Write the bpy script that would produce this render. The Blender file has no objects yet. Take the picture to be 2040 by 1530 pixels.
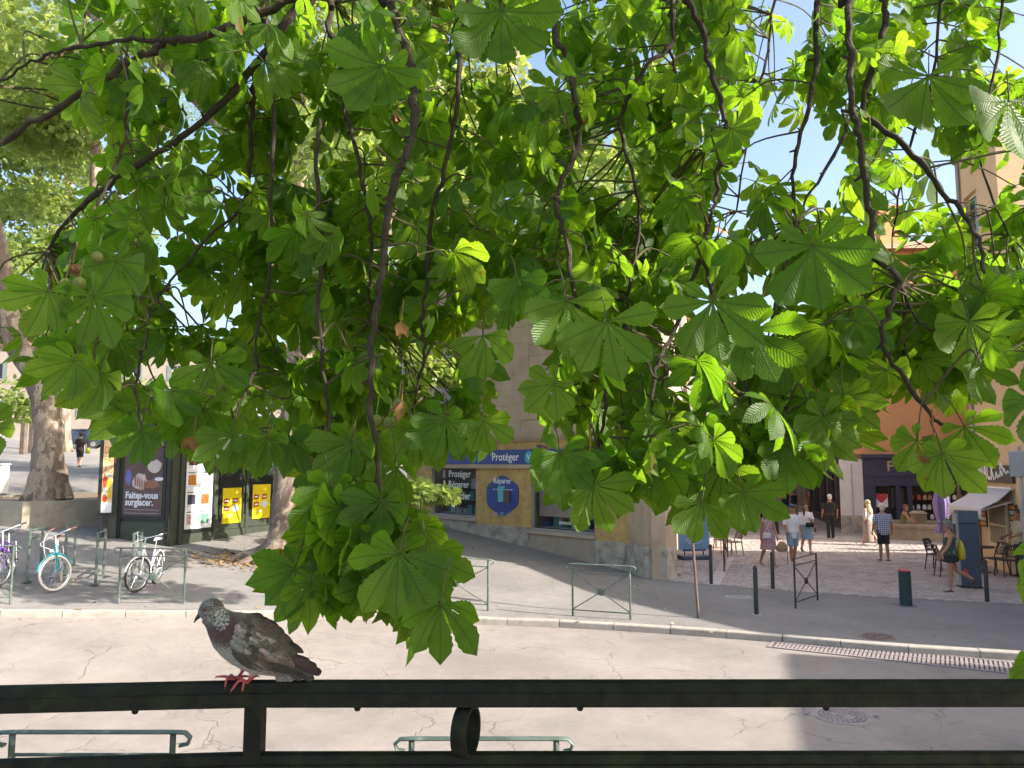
import bpy, bmesh, math, random
import numpy as np
from mathutils import Vector, Matrix
random.seed(7); rng = np.random.default_rng(7)
scene = bpy.context.scene
col = scene.collection
R = math.radians
# ------------------------------------------------------------------ camera, sky, sun, exposure
CAMZ, PITCH, F = 3.0, R(5.86), 1550.0
cam_d = bpy.data.cameras.new('camera'); cam = bpy.data.objects.new('camera', cam_d); col.objects.link(cam)
cam.location = (0, 0, CAMZ); cam.rotation_euler = (R(90) + PITCH, 0, 0)
cam_d.sensor_width = 36; cam_d.lens = F / 2040 * 36; cam_d.clip_start = .05; cam_d.clip_end = 4000
scene.camera = cam
SUN_EL = 33.0
SUN_H = Vector((.95, -.31, 0)).normalized()                 # horizontal direction towards the sun
sun_dir = (SUN_H * math.cos(R(SUN_EL)) + Vector((0, 0, math.sin(R(SUN_EL))))).normalized()
w = bpy.data.worlds.new('World'); scene.world = w; w.use_nodes = True
nt = w.node_tree; nt.nodes.clear()
sky = nt.nodes.new('ShaderNodeTexSky'); sky.sky_type = 'NISHITA'; sky.sun_disc = False
sky.sun_elevation = R(SUN_EL); sky.sun_rotation = math.atan2(sun_dir.x, sun_dir.y)
sky.air_density = 1.0; sky.dust_density = 3.6; sky.ozone_density = 1.0
bg = nt.nodes.new('ShaderNodeBackground'); bg.inputs['Strength'].default_value = .15
wo = nt.nodes.new('ShaderNodeOutputWorld')
nt.links.new(sky.outputs[0], bg.inputs[0]); nt.links.new(bg.outputs[0], wo.inputs[0])
sl = bpy.data.lights.new('sun', 'SUN'); sl.energy = 4.6; sl.angle = R(.53); sl.color = (1, .93, .82)
so = bpy.data.objects.new('sun', sl); col.objects.link(so); so.location = (20, -10, 30)
so.rotation_euler = (-sun_dir).to_track_quat('-Z', 'Y').to_euler()
scene.view_settings.view_transform = 'Standard'; scene.view_settings.look = 'None'
scene.view_settings.exposure = 1.35; scene.view_settings.gamma = 1.0
scene.cycles.use_denoising = True
scene.cycles.max_bounces = 6; scene.cycles.diffuse_bounces = 4; scene.cycles.glossy_bounces = 2; scene.cycles.transmission_bounces = 4; scene.cycles.transparent_max_bounces = 6
scene.cycles.caustics_reflective = False; scene.cycles.caustics_refractive = False; scene.cycles.use_adaptive_sampling = True; scene.cycles.adaptive_threshold = .03
scene.cycles.sample_clamp_indirect = 8

# ------------------------------------------------------------------ pixel -> place helpers
CP, SP = math.cos(PITCH), math.sin(PITCH)
C0 = Vector((0, 0, CAMZ))
def ray(px, py):
    a = (px - 1020) / F; b = -(py - 765) / F
    return Vector((a, CP - SP * b, SP + CP * b))
def at(px, py, Y):
    d = ray(px, py); return C0 + d * (Y / d.y)
def sm(a, b, x):
    t = min(1, max(0, (x - a) / (b - a))); return t * t * (3 - 2 * t)
def Hg(x, y):                       # lie of the land: flat by the square, rising up the street on the left
    s = -.777 * x + .6286 * (y - 14) - 1.5
    q = .5 * (s + math.sqrt(s * s + 1.0)) - .02
    side = .732 * (x - 3.2) + .681 * (y - 21.5)
    k = 1 - sm(0.2, 2.5, side) * sm(19, 21, y)
    q = q if q < 24 else 24 + (q - 24) * .7
    return .095 * max(0, q) * k
def gp(px, py, h=0.0):
    d = ray(px, py); t = 2.0; step = .5
    while t < 200:
        p = C0 + d * t
        if p.z < Hg(p.x, p.y) + h:
            lo, hi = t - step, t
            for _ in range(30):
                m = (lo + hi) / 2; p = C0 + d * m
                if p.z < Hg(p.x, p.y) + h: hi = m
                else: lo = m
            return C0 + d * hi
        t += step
    return C0 + d * 100
def onplane(px, py, P, N):
    d = ray(px, py); return C0 + d * ((P - C0).dot(N) / d.dot(N))
def topx(p):
    v = Vector(p) - C0; f = v.y * CP + v.z * SP; u = -v.y * SP + v.z * CP
    return 1020 + F * v.x / f, 765 - F * u / f, f

# ------------------------------------------------------------------ objects
def tag(o, label=None, cat=None, group=None, kind=None):
    if label: o['label'] = label
    if cat: o['category'] = cat
    if group: o['group'] = group
    if kind: o['kind'] = kind
    return o
def thing(name, loc, rz, label, cat, group=None):
    o = bpy.data.objects.new(name, None); col.objects.link(o); o.empty_display_size = .2
    o.location = loc; o.rotation_euler = (0, 0, rz)
    return tag(o, label, cat, group)
def wloc(o):
    v = Vector((0, 0, 0))
    while o: v = v + o.location; o = o.parent
    return v
def link_mesh(name, me, mat, parent=None):
    o = bpy.data.objects.new(name, me); col.objects.link(o)
    if mat is not None and len(me.materials) == 0:
        for m in (mat if isinstance(mat, (list, tuple)) else [mat]): me.materials.append(m)
    if parent: o.parent = parent
    return o
def copy_tree(o, parent=None):
    c = o.copy(); col.objects.link(c); c.parent = parent
    for ch in [k for k in bpy.data.objects if k.parent == o]: copy_tree(ch, c)
    return c
class MB:
    def __init__(s): s.v = []; s.f = []; s.m = []; s.cur = 0
    def add(s, vs, fs):
        n = len(s.v); s.v += [tuple(v) for v in vs]; s.f += [tuple(i + n for i in f) for f in fs]; s.m += [s.cur] * len(fs); return s
    def obox(s, O, a, b, c):            # parallelepiped from corner O with edge vectors
        O, a, b, c = map(Vector, (O, a, b, c))
        vs = [O, O + a, O + a + b, O + b, O + c, O + a + c, O + a + b + c, O + b + c]
        fs = [(0, 3, 2, 1), (4, 5, 6, 7), (0, 1, 5, 4), (1, 2, 6, 5), (2, 3, 7, 6), (3, 0, 4, 7)]
        if a.cross(b).dot(c) < 0: fs = [f[::-1] for f in fs]
        return s.add(vs, fs)
    def box(s, c, d, M=None):
        c = Vector(c); x, y, z = Vector((d[0], 0, 0)), Vector((0, d[1], 0)), Vector((0, 0, d[2]))
        if M is not None: x, y, z = M @ x, M @ y, M @ z
        return s.obox(c - x / 2 - y / 2 - z / 2, x, y, z)
    def bbox(s, c, d, bev=.01, M=None):  # box with chamfered vertical and top edges
        hx, hy, hz = d[0] / 2, d[1] / 2, d[2] / 2; b = min(bev, hx * .9, hy * .9, hz * .9); vs = []; c = Vector(c)
        def ring(ix, iy, z): return [(-ix, -iy + b, z), (-ix + b, -iy, z), (ix - b, -iy, z), (ix, -iy + b, z), (ix, iy - b, z), (ix - b, iy, z), (-ix + b, iy, z), (-ix, iy - b, z)]
        for (ix, iy, z) in ((hx - b * .7, hy - b * .7, -hz), (hx, hy, -hz + b), (hx, hy, hz - b), (hx - b * .7, hy - b * .7, hz)):
            for p in ring(ix, iy, z):
                p = Vector(p); vs.append(c + (M @ p if M is not None else p))
        fs = [tuple(range(7, -1, -1)), tuple(range(24, 32))]
        for k in range(3):
            for i in range(8): fs.append((k * 8 + i, k * 8 + (i + 1) % 8, k * 8 + 8 + (i + 1) % 8, k * 8 + 8 + i))
        return s.add(vs, fs)
    def tube(s, pts, rad, n=8, cap=True, ell=None, up=None):
        P = [Vector(p) for p in pts]; m = len(P)
        if not isinstance(rad, (list, tuple)): rad = [rad] * m
        T = [(P[min(i + 1, m - 1)] - P[max(i - 1, 0)]) for i in range(m)]
        T = [t.normalized() if t.length > 1e-9 else Vector((0, 0, 1)) for t in T]
        u = Vector(up) if up is not None else (Vector((0, 0, 1)) if abs(T[0].z) < .9 else Vector((1, 0, 0)))
        vs = []; 
        for i in range(m):
            u = (u - T[i] * u.dot(T[i]))
            u = u.normalized() if u.length > 1e-6 else T[i].orthogonal().normalized()
            b = T[i].cross(u); r = rad[i]
            ra, rb = (r, r) if not isinstance(r, (tuple, list)) else r
            for k in range(n):
                a = 2 * math.pi * k / n; vs.append(P[i] + u * (math.cos(a) * ra) + b * (math.sin(a) * rb))
        fs = []
        for i in range(m - 1):
            for k in range(n): fs.append((i * n + k, i * n + (k + 1) % n, (i + 1) * n + (k + 1) % n, (i + 1) * n + k))
        if cap: fs += [tuple(range(n - 1, -1, -1)), tuple((m - 1) * n + k for k in range(n))]
        return s.add(vs, fs)
    def lathe(s, prof, n=16, c=(0, 0, 0), sx=1, sy=1, fold=None, M=None):
        c = Vector(c); vs = []; m = len(prof)
        for (r, z) in prof:
            for k in range(n):
                a = 2 * math.pi * k / n; rr = r * (1 + (fold(a, z) if fold else 0))
                p = Vector((rr * math.cos(a) * sx, rr * math.sin(a) * sy, z)); vs.append(c + (M @ p if M is not None else p))
        fs = []
        for i in range(m - 1):
            for k in range(n): fs.append((i * n + k, i * n + (k + 1) % n, (i + 1) * n + (k + 1) % n, (i + 1) * n + k))
        fs += [tuple(range(n - 1, -1, -1)), tuple((m - 1) * n + k for k in range(n))]
        return s.add(vs, fs)
    def sphere(s, c, r, n=10, sc=(1, 1, 1), M=None):
        k = n // 2 + 1; c = Vector(c); vs = []
        for i in range(1, k):
            t = math.pi * i / k
            for j in range(n):
                a = 2 * math.pi * j / n
                p = Vector((math.sin(t) * math.cos(a) * r * sc[0], math.sin(t) * math.sin(a) * r * sc[1], math.cos(t) * r * sc[2]))
                vs.append(c + (M @ p if M is not None else p))
        p = Vector((0, 0, r * sc[2])); 
        if M is not None: p = M @ p
        vs += [c + p, c - p]; a, b = len(vs) - 2, len(vs) - 1; fs = []
        for i in range(k - 2):
            for j in range(n): fs.append((i * n + j, (i + 1) * n + j, (i + 1) * n + (j + 1) % n, i * n + (j + 1) % n))
        for j in range(n): fs += [(a, j, (j + 1) % n), (b, (k - 2) * n + (j + 1) % n, (k - 2) * n + j)]
        return s.add(vs, fs)
    def torus(s, c, Rr, r, ax, n=28, m=6, a0=0, a1=2 * math.pi, flat=1.0):
        c = Vector(c); ax = Vector(ax).normalized(); u = ax.orthogonal().normalized()
        if abs(ax.z) < .9: u = (Vector((0, 0, 1)) - ax * ax.z).normalized()
        b = ax.cross(u); full = abs(a1 - a0 - 2 * math.pi) < 1e-6; N = n if full else n + 1; vs = []
        for i in range(N):
            a = a0 + (a1 - a0) * i / n; d = u * math.cos(a) + b * math.sin(a)
            for k in range(m):
                t = 2 * math.pi * k / m; vs.append(c + d * (Rr + r * math.cos(t)) + ax * (r * flat * math.sin(t)))
        fs = []
        for i in range(n):
            j = (i + 1) % N
            for k in range(m): fs.append((i * m + k, j * m + k, j * m + (k + 1) % m, i * m + (k + 1) % m))
        return s.add(vs, fs)
    def prism(s, poly, e):               # poly: 3D points in a plane, e: extrusion vector
        e = Vector(e); P = [Vector(p) for p in poly]; n = len(P)
        nn = Vector((0, 0, 0))
        for i in range(n): nn += (P[i] - P[0]).cross(P[(i + 1) % n] - P[0])
        if nn.dot(e) > 0: P = P[::-1]
        return s.add(P + [p + e for p in P], [tuple(range(n)), tuple(range(2 * n - 1, n - 1, -1))] + [(i, i + n, (i + 1) % n + n, (i + 1) % n) for i in range(n)])
    def quad(s, a, b, c, d): return s.add([a, b, c, d], [(0, 1, 2, 3)])
    def mesh(s, name, off=None, smooth=False):
        me = bpy.data.meshes.new(name)
        v = s.v if off is None else [(a - off[0], b - off[1], c - off[2]) for a, b, c in s.v]
        me.from_pydata(v, [], s.f); me.update()
        if any(s.m): me.polygons.foreach_set('material_index', s.m)
        if smooth: me.polygons.foreach_set('use_smooth', [True] * len(me.polygons))
        return me
    def build(s, name, mat, parent=None, world=False, smooth=False, label=None, kind=None):
        me = s.mesh(name, wloc(parent) if (world and parent) else None, smooth)
        if smooth and smooth != 'all': me.set_sharp_from_angle(angle=R(42))
        o = link_mesh(name, me, mat, parent)
        if label: o['label'] = label
        if kind: o['kind'] = kind
        return o
def rz(a): return Matrix.Rotation(a, 3, 'Z')
def catmull(P, n=6):
    P = [Vector(p) for p in P]; out = []
    for i in range(len(P) - 1):
        p0, p1, p2, p3 = P[max(i - 1, 0)], P[i], P[i + 1], P[min(i + 2, len(P) - 1)]
        for k in range(n):
            t = k / n; out.append(.5 * ((2 * p1) + (p2 - p0) * t + (2 * p0 - 5 * p1 + 4 * p2 - p3) * t * t + (3 * p1 - p0 - 3 * p2 + p3) * t ** 3))
    out.append(P[-1]); return out
def lerpn(R_, n, m):
    x = np.linspace(0, len(R_) - 1, m); return list(np.interp(x, np.arange(len(R_)), R_))

# ------------------------------------------------------------------ materials
MATS = {}
class NT:
    def __init__(s, m): s.t = m.node_tree; s.n = s.t.nodes; s.l = s.t.links
    def add(s, typ, **kw):
        n = s.n.new(typ)
        for k, v in kw.items():
            if hasattr(n, k) and k not in n.inputs: setattr(n, k, v)
            else: n.inputs[k].default_value = v
        return n
    def lk(s, a, b): s.l.new(a, b)
    def math(s, op, a, b=0.0, clamp=False):
        n = s.n.new('ShaderNodeMath'); n.operation = op; n.use_clamp = clamp
        for i, x in enumerate((a, b)):
            if hasattr(x, 'is_linked') or isinstance(x, bpy.types.NodeSocket): s.l.new(x, n.inputs[i])
            else: n.inputs[i].default_value = x
        return n.outputs[0]
    def mix(s, fac, a, b, mode='MIX'):
        n = s.n.new('ShaderNodeMix'); n.data_type = 'RGBA'; n.blend_type = mode
        for sock, x in ((n.inputs[0], fac), (n.inputs[6], a), (n.inputs[7], b)):
            if isinstance(x, bpy.types.NodeSocket): s.l.new(x, sock)
            elif isinstance(x, (int, float)): sock.default_value = x
            else: sock.default_value = (*x[:3], 1)
        return n.outputs[2]
    def ramp(s, src, stops):
        n = s.n.new('ShaderNodeValToRGB'); e = n.color_ramp.elements
        while len(e) < len(stops): e.new(.5)
        for k, (p, c) in enumerate(stops):
            e[k].position = p; e[k].color = (c, c, c, 1) if isinstance(c, (int, float)) else (*c[:3], 1)
        s.l.new(src, n.inputs[0]); return n.outputs[0]
    def noise(s, vec, scale, detail=4, rough=.55, dist=0):
        n = s.n.new('ShaderNodeTexNoise'); n.inputs['Scale'].default_value = scale; n.inputs['Detail'].default_value = detail
        n.inputs['Roughness'].default_value = rough; n.inputs['Distortion'].default_value = dist
        if vec is not None: s.l.new(vec, n.inputs['Vector'])
        return n.outputs[0]
    def bump(s, h, strength=.3, dist=.01):
        n = s.n.new('ShaderNodeBump'); n.inputs['Strength'].default_value = strength; n.inputs['Distance'].default_value = dist
        s.l.new(h, n.inputs['Height']); return n.outputs[0]
def newmat(name):
    m = bpy.data.materials.new(name); m.use_nodes = True; t = NT(m); t.n.clear()
    out = t.n.new('ShaderNodeOutputMaterial'); b = t.n.new('ShaderNodeBsdfPrincipled'); t.l.new(b.outputs[0], out.inputs[0])
    return m, t, b, out
def M(name, c, rough=.7, metal=0.0, var=.12, vs=3.0, bump=0.0, bs=60.0, spec=.5, coat=0.0, world=True, dirt=None):
    if name in MATS: return MATS[name]
    m, t, b, out = newmat(name)
    if world: vec = t.n.new('ShaderNodeNewGeometry').outputs['Position']
    else: vec = t.n.new('ShaderNodeTexCoord').outputs['Object']
    colr = tuple(c)
    if var > 0:
        n1 = t.noise(vec, vs, 6, .6)
        f = t.ramp(n1, [(.3, 1 - var), (.7, 1 + var * .6)])
        colr = t.mix(1.0, c, f, 'MULTIPLY')
        if dirt:
            n2 = t.noise(vec, dirt[1], 8, .65, .4)
            colr = t.mix(t.ramp(n2, [(dirt[2], 0.0), (min(1, dirt[2] + .18), dirt[3])]), colr, dirt[0])
        t.lk(colr, b.inputs['Base Color'])
        t.lk(t.ramp(n1, [(.3, min(1, rough + .08)), (.7, max(0.02, rough - .08))]), b.inputs['Roughness'])
    else:
        b.inputs['Base Color'].default_value = (*c, 1); b.inputs['Roughness'].default_value = rough
    b.inputs['Metallic'].default_value = metal; b.inputs['Specular IOR Level'].default_value = spec
    if coat: b.inputs['Coat Weight'].default_value = coat; b.inputs['Coat Roughness'].default_value = .08
    if bump: t.lk(t.bump(t.noise(vec, bs, 5, .6), bump, .01), b.inputs['Normal'])
    MATS[name] = m; return m
def glass_mat(name, tint=(.06, .07, .08), rough=.05, alpha=.5):
    if name in MATS: return MATS[name]
    m, t, b, out = newmat(name)
    b.inputs['Base Color'].default_value = (*tint, 1); b.inputs['Roughness'].default_value = rough; b.inputs['Specular IOR Level'].default_value = .9
    tr = t.n.new('ShaderNodeBsdfTransparent'); mx = t.n.new('ShaderNodeMixShader'); mx.inputs[0].default_value = alpha
    t.lk(tr.outputs[0], mx.inputs[1]); t.lk(b.outputs[0], mx.inputs[2]); t.lk(mx.outputs[0], out.inputs[0])
    MATS[name] = m; return m
def asphalt(name, c, crack=.5, patch=.15):
    m, t, b, out = newmat(name)
    pos = t.n.new('ShaderNodeNewGeometry').outputs['Position']
    big = t.noise(pos, .45, 5, .6); med = t.noise(pos, 4.0, 6, .7); fine = t.noise(pos, 160, 3, .7)
    cc = t.mix(1.0, c, t.ramp(big, [(.3, 1 - patch), (.7, 1 + patch)]), 'MULTIPLY')
    cc = t.mix(1.0, cc, t.ramp(med, [(.25, .88), (.75, 1.1)]), 'MULTIPLY')
    cc = t.mix(1.0, cc, t.ramp(fine, [(.3, .72), (.68, 1.25)]), 'MULTIPLY')
    hgt = fine
    if crack:
        wv = t.add('ShaderNodeTexNoise', Scale=1.3, Detail=4.0); t.lk(pos, wv.inputs['Vector'])
        sub = t.n.new('ShaderNodeVectorMath'); sub.operation = 'MULTIPLY_ADD'; t.lk(wv.outputs[1], sub.inputs[0]); sub.inputs[1].default_value = (.9, .9, .9); t.lk(pos, sub.inputs[2])
        vo = t.n.new('ShaderNodeTexVoronoi'); vo.feature = 'DISTANCE_TO_EDGE'; vo.inputs['Scale'].default_value = .75; t.lk(sub.outputs[0], vo.inputs['Vector'])
        on = t.ramp(t.noise(pos, .7, 3, .5), [(.44, 0.0), (.58, 1.0)])
        cr = t.math('MULTIPLY', t.ramp(vo.outputs['Distance'], [(.0, 1.0), (.012, 0.0)]), on)
        vo2 = t.n.new('ShaderNodeTexVoronoi'); vo2.feature = 'DISTANCE_TO_EDGE'; vo2.inputs['Scale'].default_value = 2.6; t.lk(sub.outputs[0], vo2.inputs['Vector'])
        on2 = t.ramp(t.noise(pos, .5, 3, .5), [(.52, 0.0), (.62, .8)])
        cr2 = t.math('MULTIPLY', t.ramp(vo2.outputs['Distance'], [(.0, 1.0), (.016, 0.0)]), on2)
        crs = t.math('MAXIMUM', cr, cr2)
        cc = t.mix(t.math('MULTIPLY', crs, crack), cc, tuple(x * .3 for x in c))
        hgt = t.math('SUBTRACT', fine, t.math('MULTIPLY', crs, 1.5))
    t.lk(cc, b.inputs['Base Color']); b.inputs['Roughness'].default_value = .88; b.inputs['Specular IOR Level'].default_value = .3
    t.lk(t.bump(hgt, .55, .006), b.inputs['Normal']); return m
def remeshed(mb, voxel=.018, smooth_iter=2):
    me = mb.mesh('tmp'); o = bpy.data.objects.new('tmp', me); col.objects.link(o)
    r = o.modifiers.new('r', 'REMESH'); r.mode = 'VOXEL'; r.voxel_size = voxel; r.use_smooth_shade = True
    s = o.modifiers.new('s', 'SMOOTH'); s.iterations = smooth_iter; s.factor = .5
    dg = bpy.context.evaluated_depsgraph_get(); out = bpy.data.meshes.new_from_object(o.evaluated_get(dg))
    bpy.data.objects.remove(o); bpy.data.meshes.remove(me); out.materials.clear(); return out
def merge_into(me, mb, smooth=True):       # append an MB (with its material indices) to a finished mesh
    n = len(me.vertices); bm = bmesh.new(); bm.from_mesh(me)
    vs = [bm.verts.new(v) for v in mb.v]
    for f, mi in zip(mb.f, mb.m):
        try:
            fc = bm.faces.new([vs[i] for i in f]); fc.material_index = mi; fc.smooth = smooth
        except ValueError: pass
    bm.to_mesh(me); bm.free(); return me
def text_mesh(s, size, extr=.004, align='LEFT', bold=0.0, shear=0.0, spacing=1.0):
    cu = bpy.data.curves.new('txt', 'FONT'); cu.body = s; cu.size = size; cu.extrude = extr; cu.align_x = align; cu.offset = bold * size; cu.shear = shear; cu.space_character = spacing; cu.resolution_u = 3
    o = bpy.data.objects.new('txt', cu); col.objects.link(o)
    dg = bpy.context.evaluated_depsgraph_get(); me = bpy.data.meshes.new_from_object(o.evaluated_get(dg))
    bpy.data.objects.remove(o); bpy.data.curves.remove(cu); me.materials.clear(); return me
class Facade:                              # a vertical plane with along-axis U, outward normal N
    def __init__(s, O, U):
        s.O = Vector(O); s.U = Vector((U[0], U[1], 0)).normalized(); s.N = Vector((s.U.y, -s.U.x, 0)); s.Z = Vector((0, 0, 1))
        if s.N.dot(C0 - s.O) < 0: s.N = -s.N
    def P(s, t, z, d=0.0): return Vector((s.O.x, s.O.y, 0)) + s.U * t + s.N * d + s.Z * z
    def tz(s, px, py):
        p = onplane(px, py, s.O, s.N); return (p - s.O).dot(s.U), p.z
    def rect(s, mb, t0, t1, z0, z1, d0, d1): return mb.obox(s.P(t0, z0, d0), s.U * (t1 - t0), s.Z * (z1 - z0), s.N * (d1 - d0))
    def wall(s, mb, t0, t1, z0, z1, holes, d0=-.3, d1=0.0):
        T = sorted({t0, t1, *[h[0] for h in holes], *[h[1] for h in holes]}); Zs = sorted({z0, z1, *[h[2] for h in holes], *[h[3] for h in holes]})
        for a, b in zip(T, T[1:]):
            run = None
            for c, d in zip(Zs, Zs[1:]):
                hole = any(h[0] < (a + b) / 2 < h[1] and h[2] < (c + d) / 2 < h[3] for h in holes)
                if hole:
                    if run: s.rect(mb, a, b, run[0], run[1], d0, d1); run = None
                else: run = (run[0], d) if run else (c, d)
            if run: s.rect(mb, a, b, run[0], run[1], d0, d1)
    def text(s, name, txt, size, t, z, d, mat, parent, align='LEFT', bold=.0, spacing=1.0, flip=False, squeeze=1.0, shear=0.0):
        me = text_mesh(txt, size, .004, align, bold, shear, spacing); o = link_mesh(name, me, mat, parent)
        # reading direction as seen from outside: right-hand is Z x N
        X = s.Z.cross(s.N); p = s.P(t, z, d) - wloc(parent)
        Mx = Matrix((X * squeeze, s.Z, s.N)).transposed().to_4x4(); Mx.translation = p; o.matrix_local = Mx; return o
# ================================================================== SETTING: ground, road, kerb, pavement, square
kerb_px = [(-700, 1206), (-300, 1212), (0, 1216), (300, 1217), (600, 1219), (850, 1226), (1100, 1236), (1300, 1248), (1430, 1257), (1550, 1266), (1700, 1280), (1870, 1292), (2040, 1301), (2300, 1322)]
kp = [gp(x, y) for x, y in kerb_px]
KX = [-70] + [p.x for p in kp] + [30.]; KY = [kp[0].y - (70 + kp[0].x) * .35] + [p.y for p in kp] + [kp[-1].y - (30 - kp[-1].x) * .55]
def yk(x): return float(np.interp(x, KX, KY))
NEAR_K = 6.3
m_road = asphalt('road_asphalt', (.25, .218, .198), .6, .2); m_pave = asphalt('pavement_asphalt', (.21, .195, .185), .25, .16)
m_near = asphalt('near_pavement_asphalt', (.24, .22, .20), .3, .12)
def sheet(name, xs, rows, y0f, y1f, zf, mat, powr=1.0):
    v = []; f = []
    for i, x in enumerate(xs):
        for j in range(rows + 1):
            t = (j / rows) ** powr; y = y0f(x) * (1 - t) + y1f(x) * t; v.append((x, y, zf(x, y)))
    n = rows + 1
    for i in range(len(xs) - 1):
        for j in range(rows): f.append((i * n + j, (i + 1) * n + j, (i + 1) * n + j + 1, i * n + j + 1))
    me = bpy.data.meshes.new(name); me.from_pydata(v, [], f); me.polygons.foreach_set('use_smooth', [True] * len(f)); me.update()
    o = link_mesh(name, me, mat); o['kind'] = 'structure'; return o
XS = sorted(set(list(np.linspace(-70, -14, 30)) + list(np.linspace(-14, 14, 90)) + list(np.linspace(14, 60, 14))))
sheet('road', XS, 24, lambda x: NEAR_K, lambda x: yk(x) + .05, lambda x, y: Hg(x, y) - .12, m_road)
sheet('pavement', XS, 90, lambda x: yk(x) + .12, lambda x: 150, lambda x, y: Hg(x, y), m_pave, 1.9)
sheet('near_pavement', np.linspace(-70, 60, 60), 12, lambda x: 2.0, lambda x: NEAR_K - .1, lambda x, y: Hg(x, y) + .12, m_near)
g = MB(); g.quad((-2500, -2500, -1.2), (2500, -2500, -1.2), (2500, 2500, -1.2), (-2500, 2500, -1.2)); tag(g.build('ground', M('far_ground', (.12, .11, .09))), kind='structure')
# kerbs: single stones
m_kerb = M('kerb_stone', (.36, .325, .285), .85, var=.16, vs=5, bump=.35, bs=45, dirt=((.16, .14, .12), 3.0, .56, .7))
def kerb(name, pts, gap=.012, width=.17, depth=.22, top=.006):
    root = bpy.data.objects.new(name, None); col.objects.link(root); root['kind'] = 'structure'
    P = [Vector(p) for p in pts]; L = [0]
    for a, b in zip(P, P[1:]): L.append(L[-1] + (b - a).length)
    def pos(s):
        i = max(0, min(len(P) - 2, int(np.searchsorted(L, s)) - 1)); t = (s - L[i]) / (L[i + 1] - L[i]); return P[i].lerp(P[i + 1], t)
    s = 0
    while s < L[-1] - .5:
        ln = 1.0 + random.uniform(-.06, .06); a, b = pos(s + gap / 2), pos(min(s + ln - gap / 2, L[-1])); u = (b - a); nn = Vector((-u.y, u.x, 0)).normalized()
        mb = MB(); j = random.uniform(-.004, .004)
        prof = [(0, -depth), (0, top - .025 + j), (.006, top - .010 + j), (.02, top + j), (width, top + j), (width, -depth)]
        A = [a + nn * d + Vector((0, 0, z)) for d, z in prof]; mb.prism(A, u); mb.build('kerb_stone', m_kerb, root, True); s += ln
    return root
kerb('kerb_far', [Vector((x, yk(x), Hg(x, yk(x)))) for x in np.linspace(-22, 13, 60)])
kerb('kerb_near', [Vector((x, NEAR_K, .12 + Hg(x, NEAR_K))) for x in np.linspace(9, -12, 30)])
# the square's stone setts: the near rows single, hand-laid looking
m_sett = M('sett_stone', (.40, .345, .315), .8, var=.22, vs=2.2, bump=.5, bs=50, dirt=((.22, .19, .18), 1.2, .5, .6))
edge_px = [(1290, 1152), (1310, 1155), (1434, 1167), (1568, 1178), (1699, 1187), (1880, 1196), (2040, 1204), (2300, 1215)]
ep = [gp(x, y) for x, y in edge_px]; EX = [p.x for p in ep]; EY = [p.y for p in ep]
FC = Vector((3.2, 21.5, 0)); FU = Vector((-.681, .732, 0)).normalized()          # shop corner and direction of its long front
GO = Vector((3.95, 20.35, 0)); GU = Vector((.25, 1, 0)).normalized()             # shop's end wall, along the pedestrian street
def in_square(x, y):
    if y < np.interp(x, EX, EY) or x > 16: return False
    return (x - GO.x) * GU.y - (y - GO.y) * GU.x > -.25
base = MB(); rows = []
xs2 = np.linspace(3.4, 30, 60)
sq = sheet('square_paving', xs2, 60, lambda x: float(np.interp(x, EX, EY)) + .03, lambda x: 110, lambda x, y: Hg(x, y) + .005, M('square_joints', (.27, .235, .215), .9, var=.2, vs=4, bump=.5, bs=40), 2.2)
sv = []; sf = []
y = 17.0; row = 0
while y < 33:
    hgt = .13 + (y - 17) * .004; x = 3.3 + (row % 2) * .09 + random.uniform(0, .05)
    while x < 16:
        wd = hgt * random.uniform(1.1, 1.6); cx, cy = x + wd / 2, y + hgt / 2 + .1 * math.sin(cx_ := x * .8 + row * .05)
        if in_square(cx, cy):
            z = Hg(cx, cy) + .006; t = .009 + random.uniform(-.003, .004); g_ = .008; n = len(sv); tx, ty = random.uniform(-.004, .004), random.uniform(-.004, .004)
            hx, hy = wd / 2 - g_, hgt / 2 - g_
            sv += [(cx - hx, cy - hy, z), (cx + hx, cy - hy, z), (cx + hx, cy + hy, z), (cx - hx, cy + hy, z)]
            sv += [(cx - hx * .9, cy - hy * .88, z + t - tx - ty), (cx + hx * .9, cy - hy * .88, z + t + tx - ty), (cx + hx * .9, cy + hy * .88, z + t + tx + ty), (cx - hx * .9, cy + hy * .88, z + t - tx + ty)]
            sf += [tuple(n + k for k in q) for q in ((4, 5, 6, 7), (0, 1, 5, 4), (1, 2, 6, 5), (2, 3, 7, 6), (3, 0, 4, 7))]
        x += wd
    y += hgt; row += 1
me = bpy.data.meshes.new('setts'); me.from_pydata(sv, [], sf); me.update(); o = link_mesh('setts', me, m_sett, sq); o['kind'] = 'stuff'
# light stone border strips laid in the square and by the shop door
st = MB()
for a, b, wd in (((1434, 1167), (1462, 1112), .3),):
    p, q = gp(*a), gp(*b); u = (q - p).normalized(); nn = Vector((-u.y, u.x, 0)); st.obox(p + Vector((0, 0, -.05)), q - p, nn * wd, (0, 0, .075))
tag(st.build('stone_strip', M('strip_stone', (.45, .42, .40), .8, var=.15, bump=.3)), kind='structure')
# terrace the photographer stands on, with its retaining wall
m_conc = M('terrace_concrete', (.36, .34, .31), .85, var=.2, vs=2, bump=.3, bs=30)
t = MB(); t.box((0, -8.95, 1.34), (60, 21.9, .12)); tag(t.build('terrace_floor', m_conc), kind='structure')
t = MB(); t.box((0, 1.9, .7), (60, .26, 1.72)); t.box((0, 1.88, 1.5), (60, .34, .10)); tag(t.build('retaining_wall', M('wall_render', (.45, .40, .33), .9, var=.2, bump=.3), None), 'rendered retaining wall under the black terrace railing', 'wall')

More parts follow.
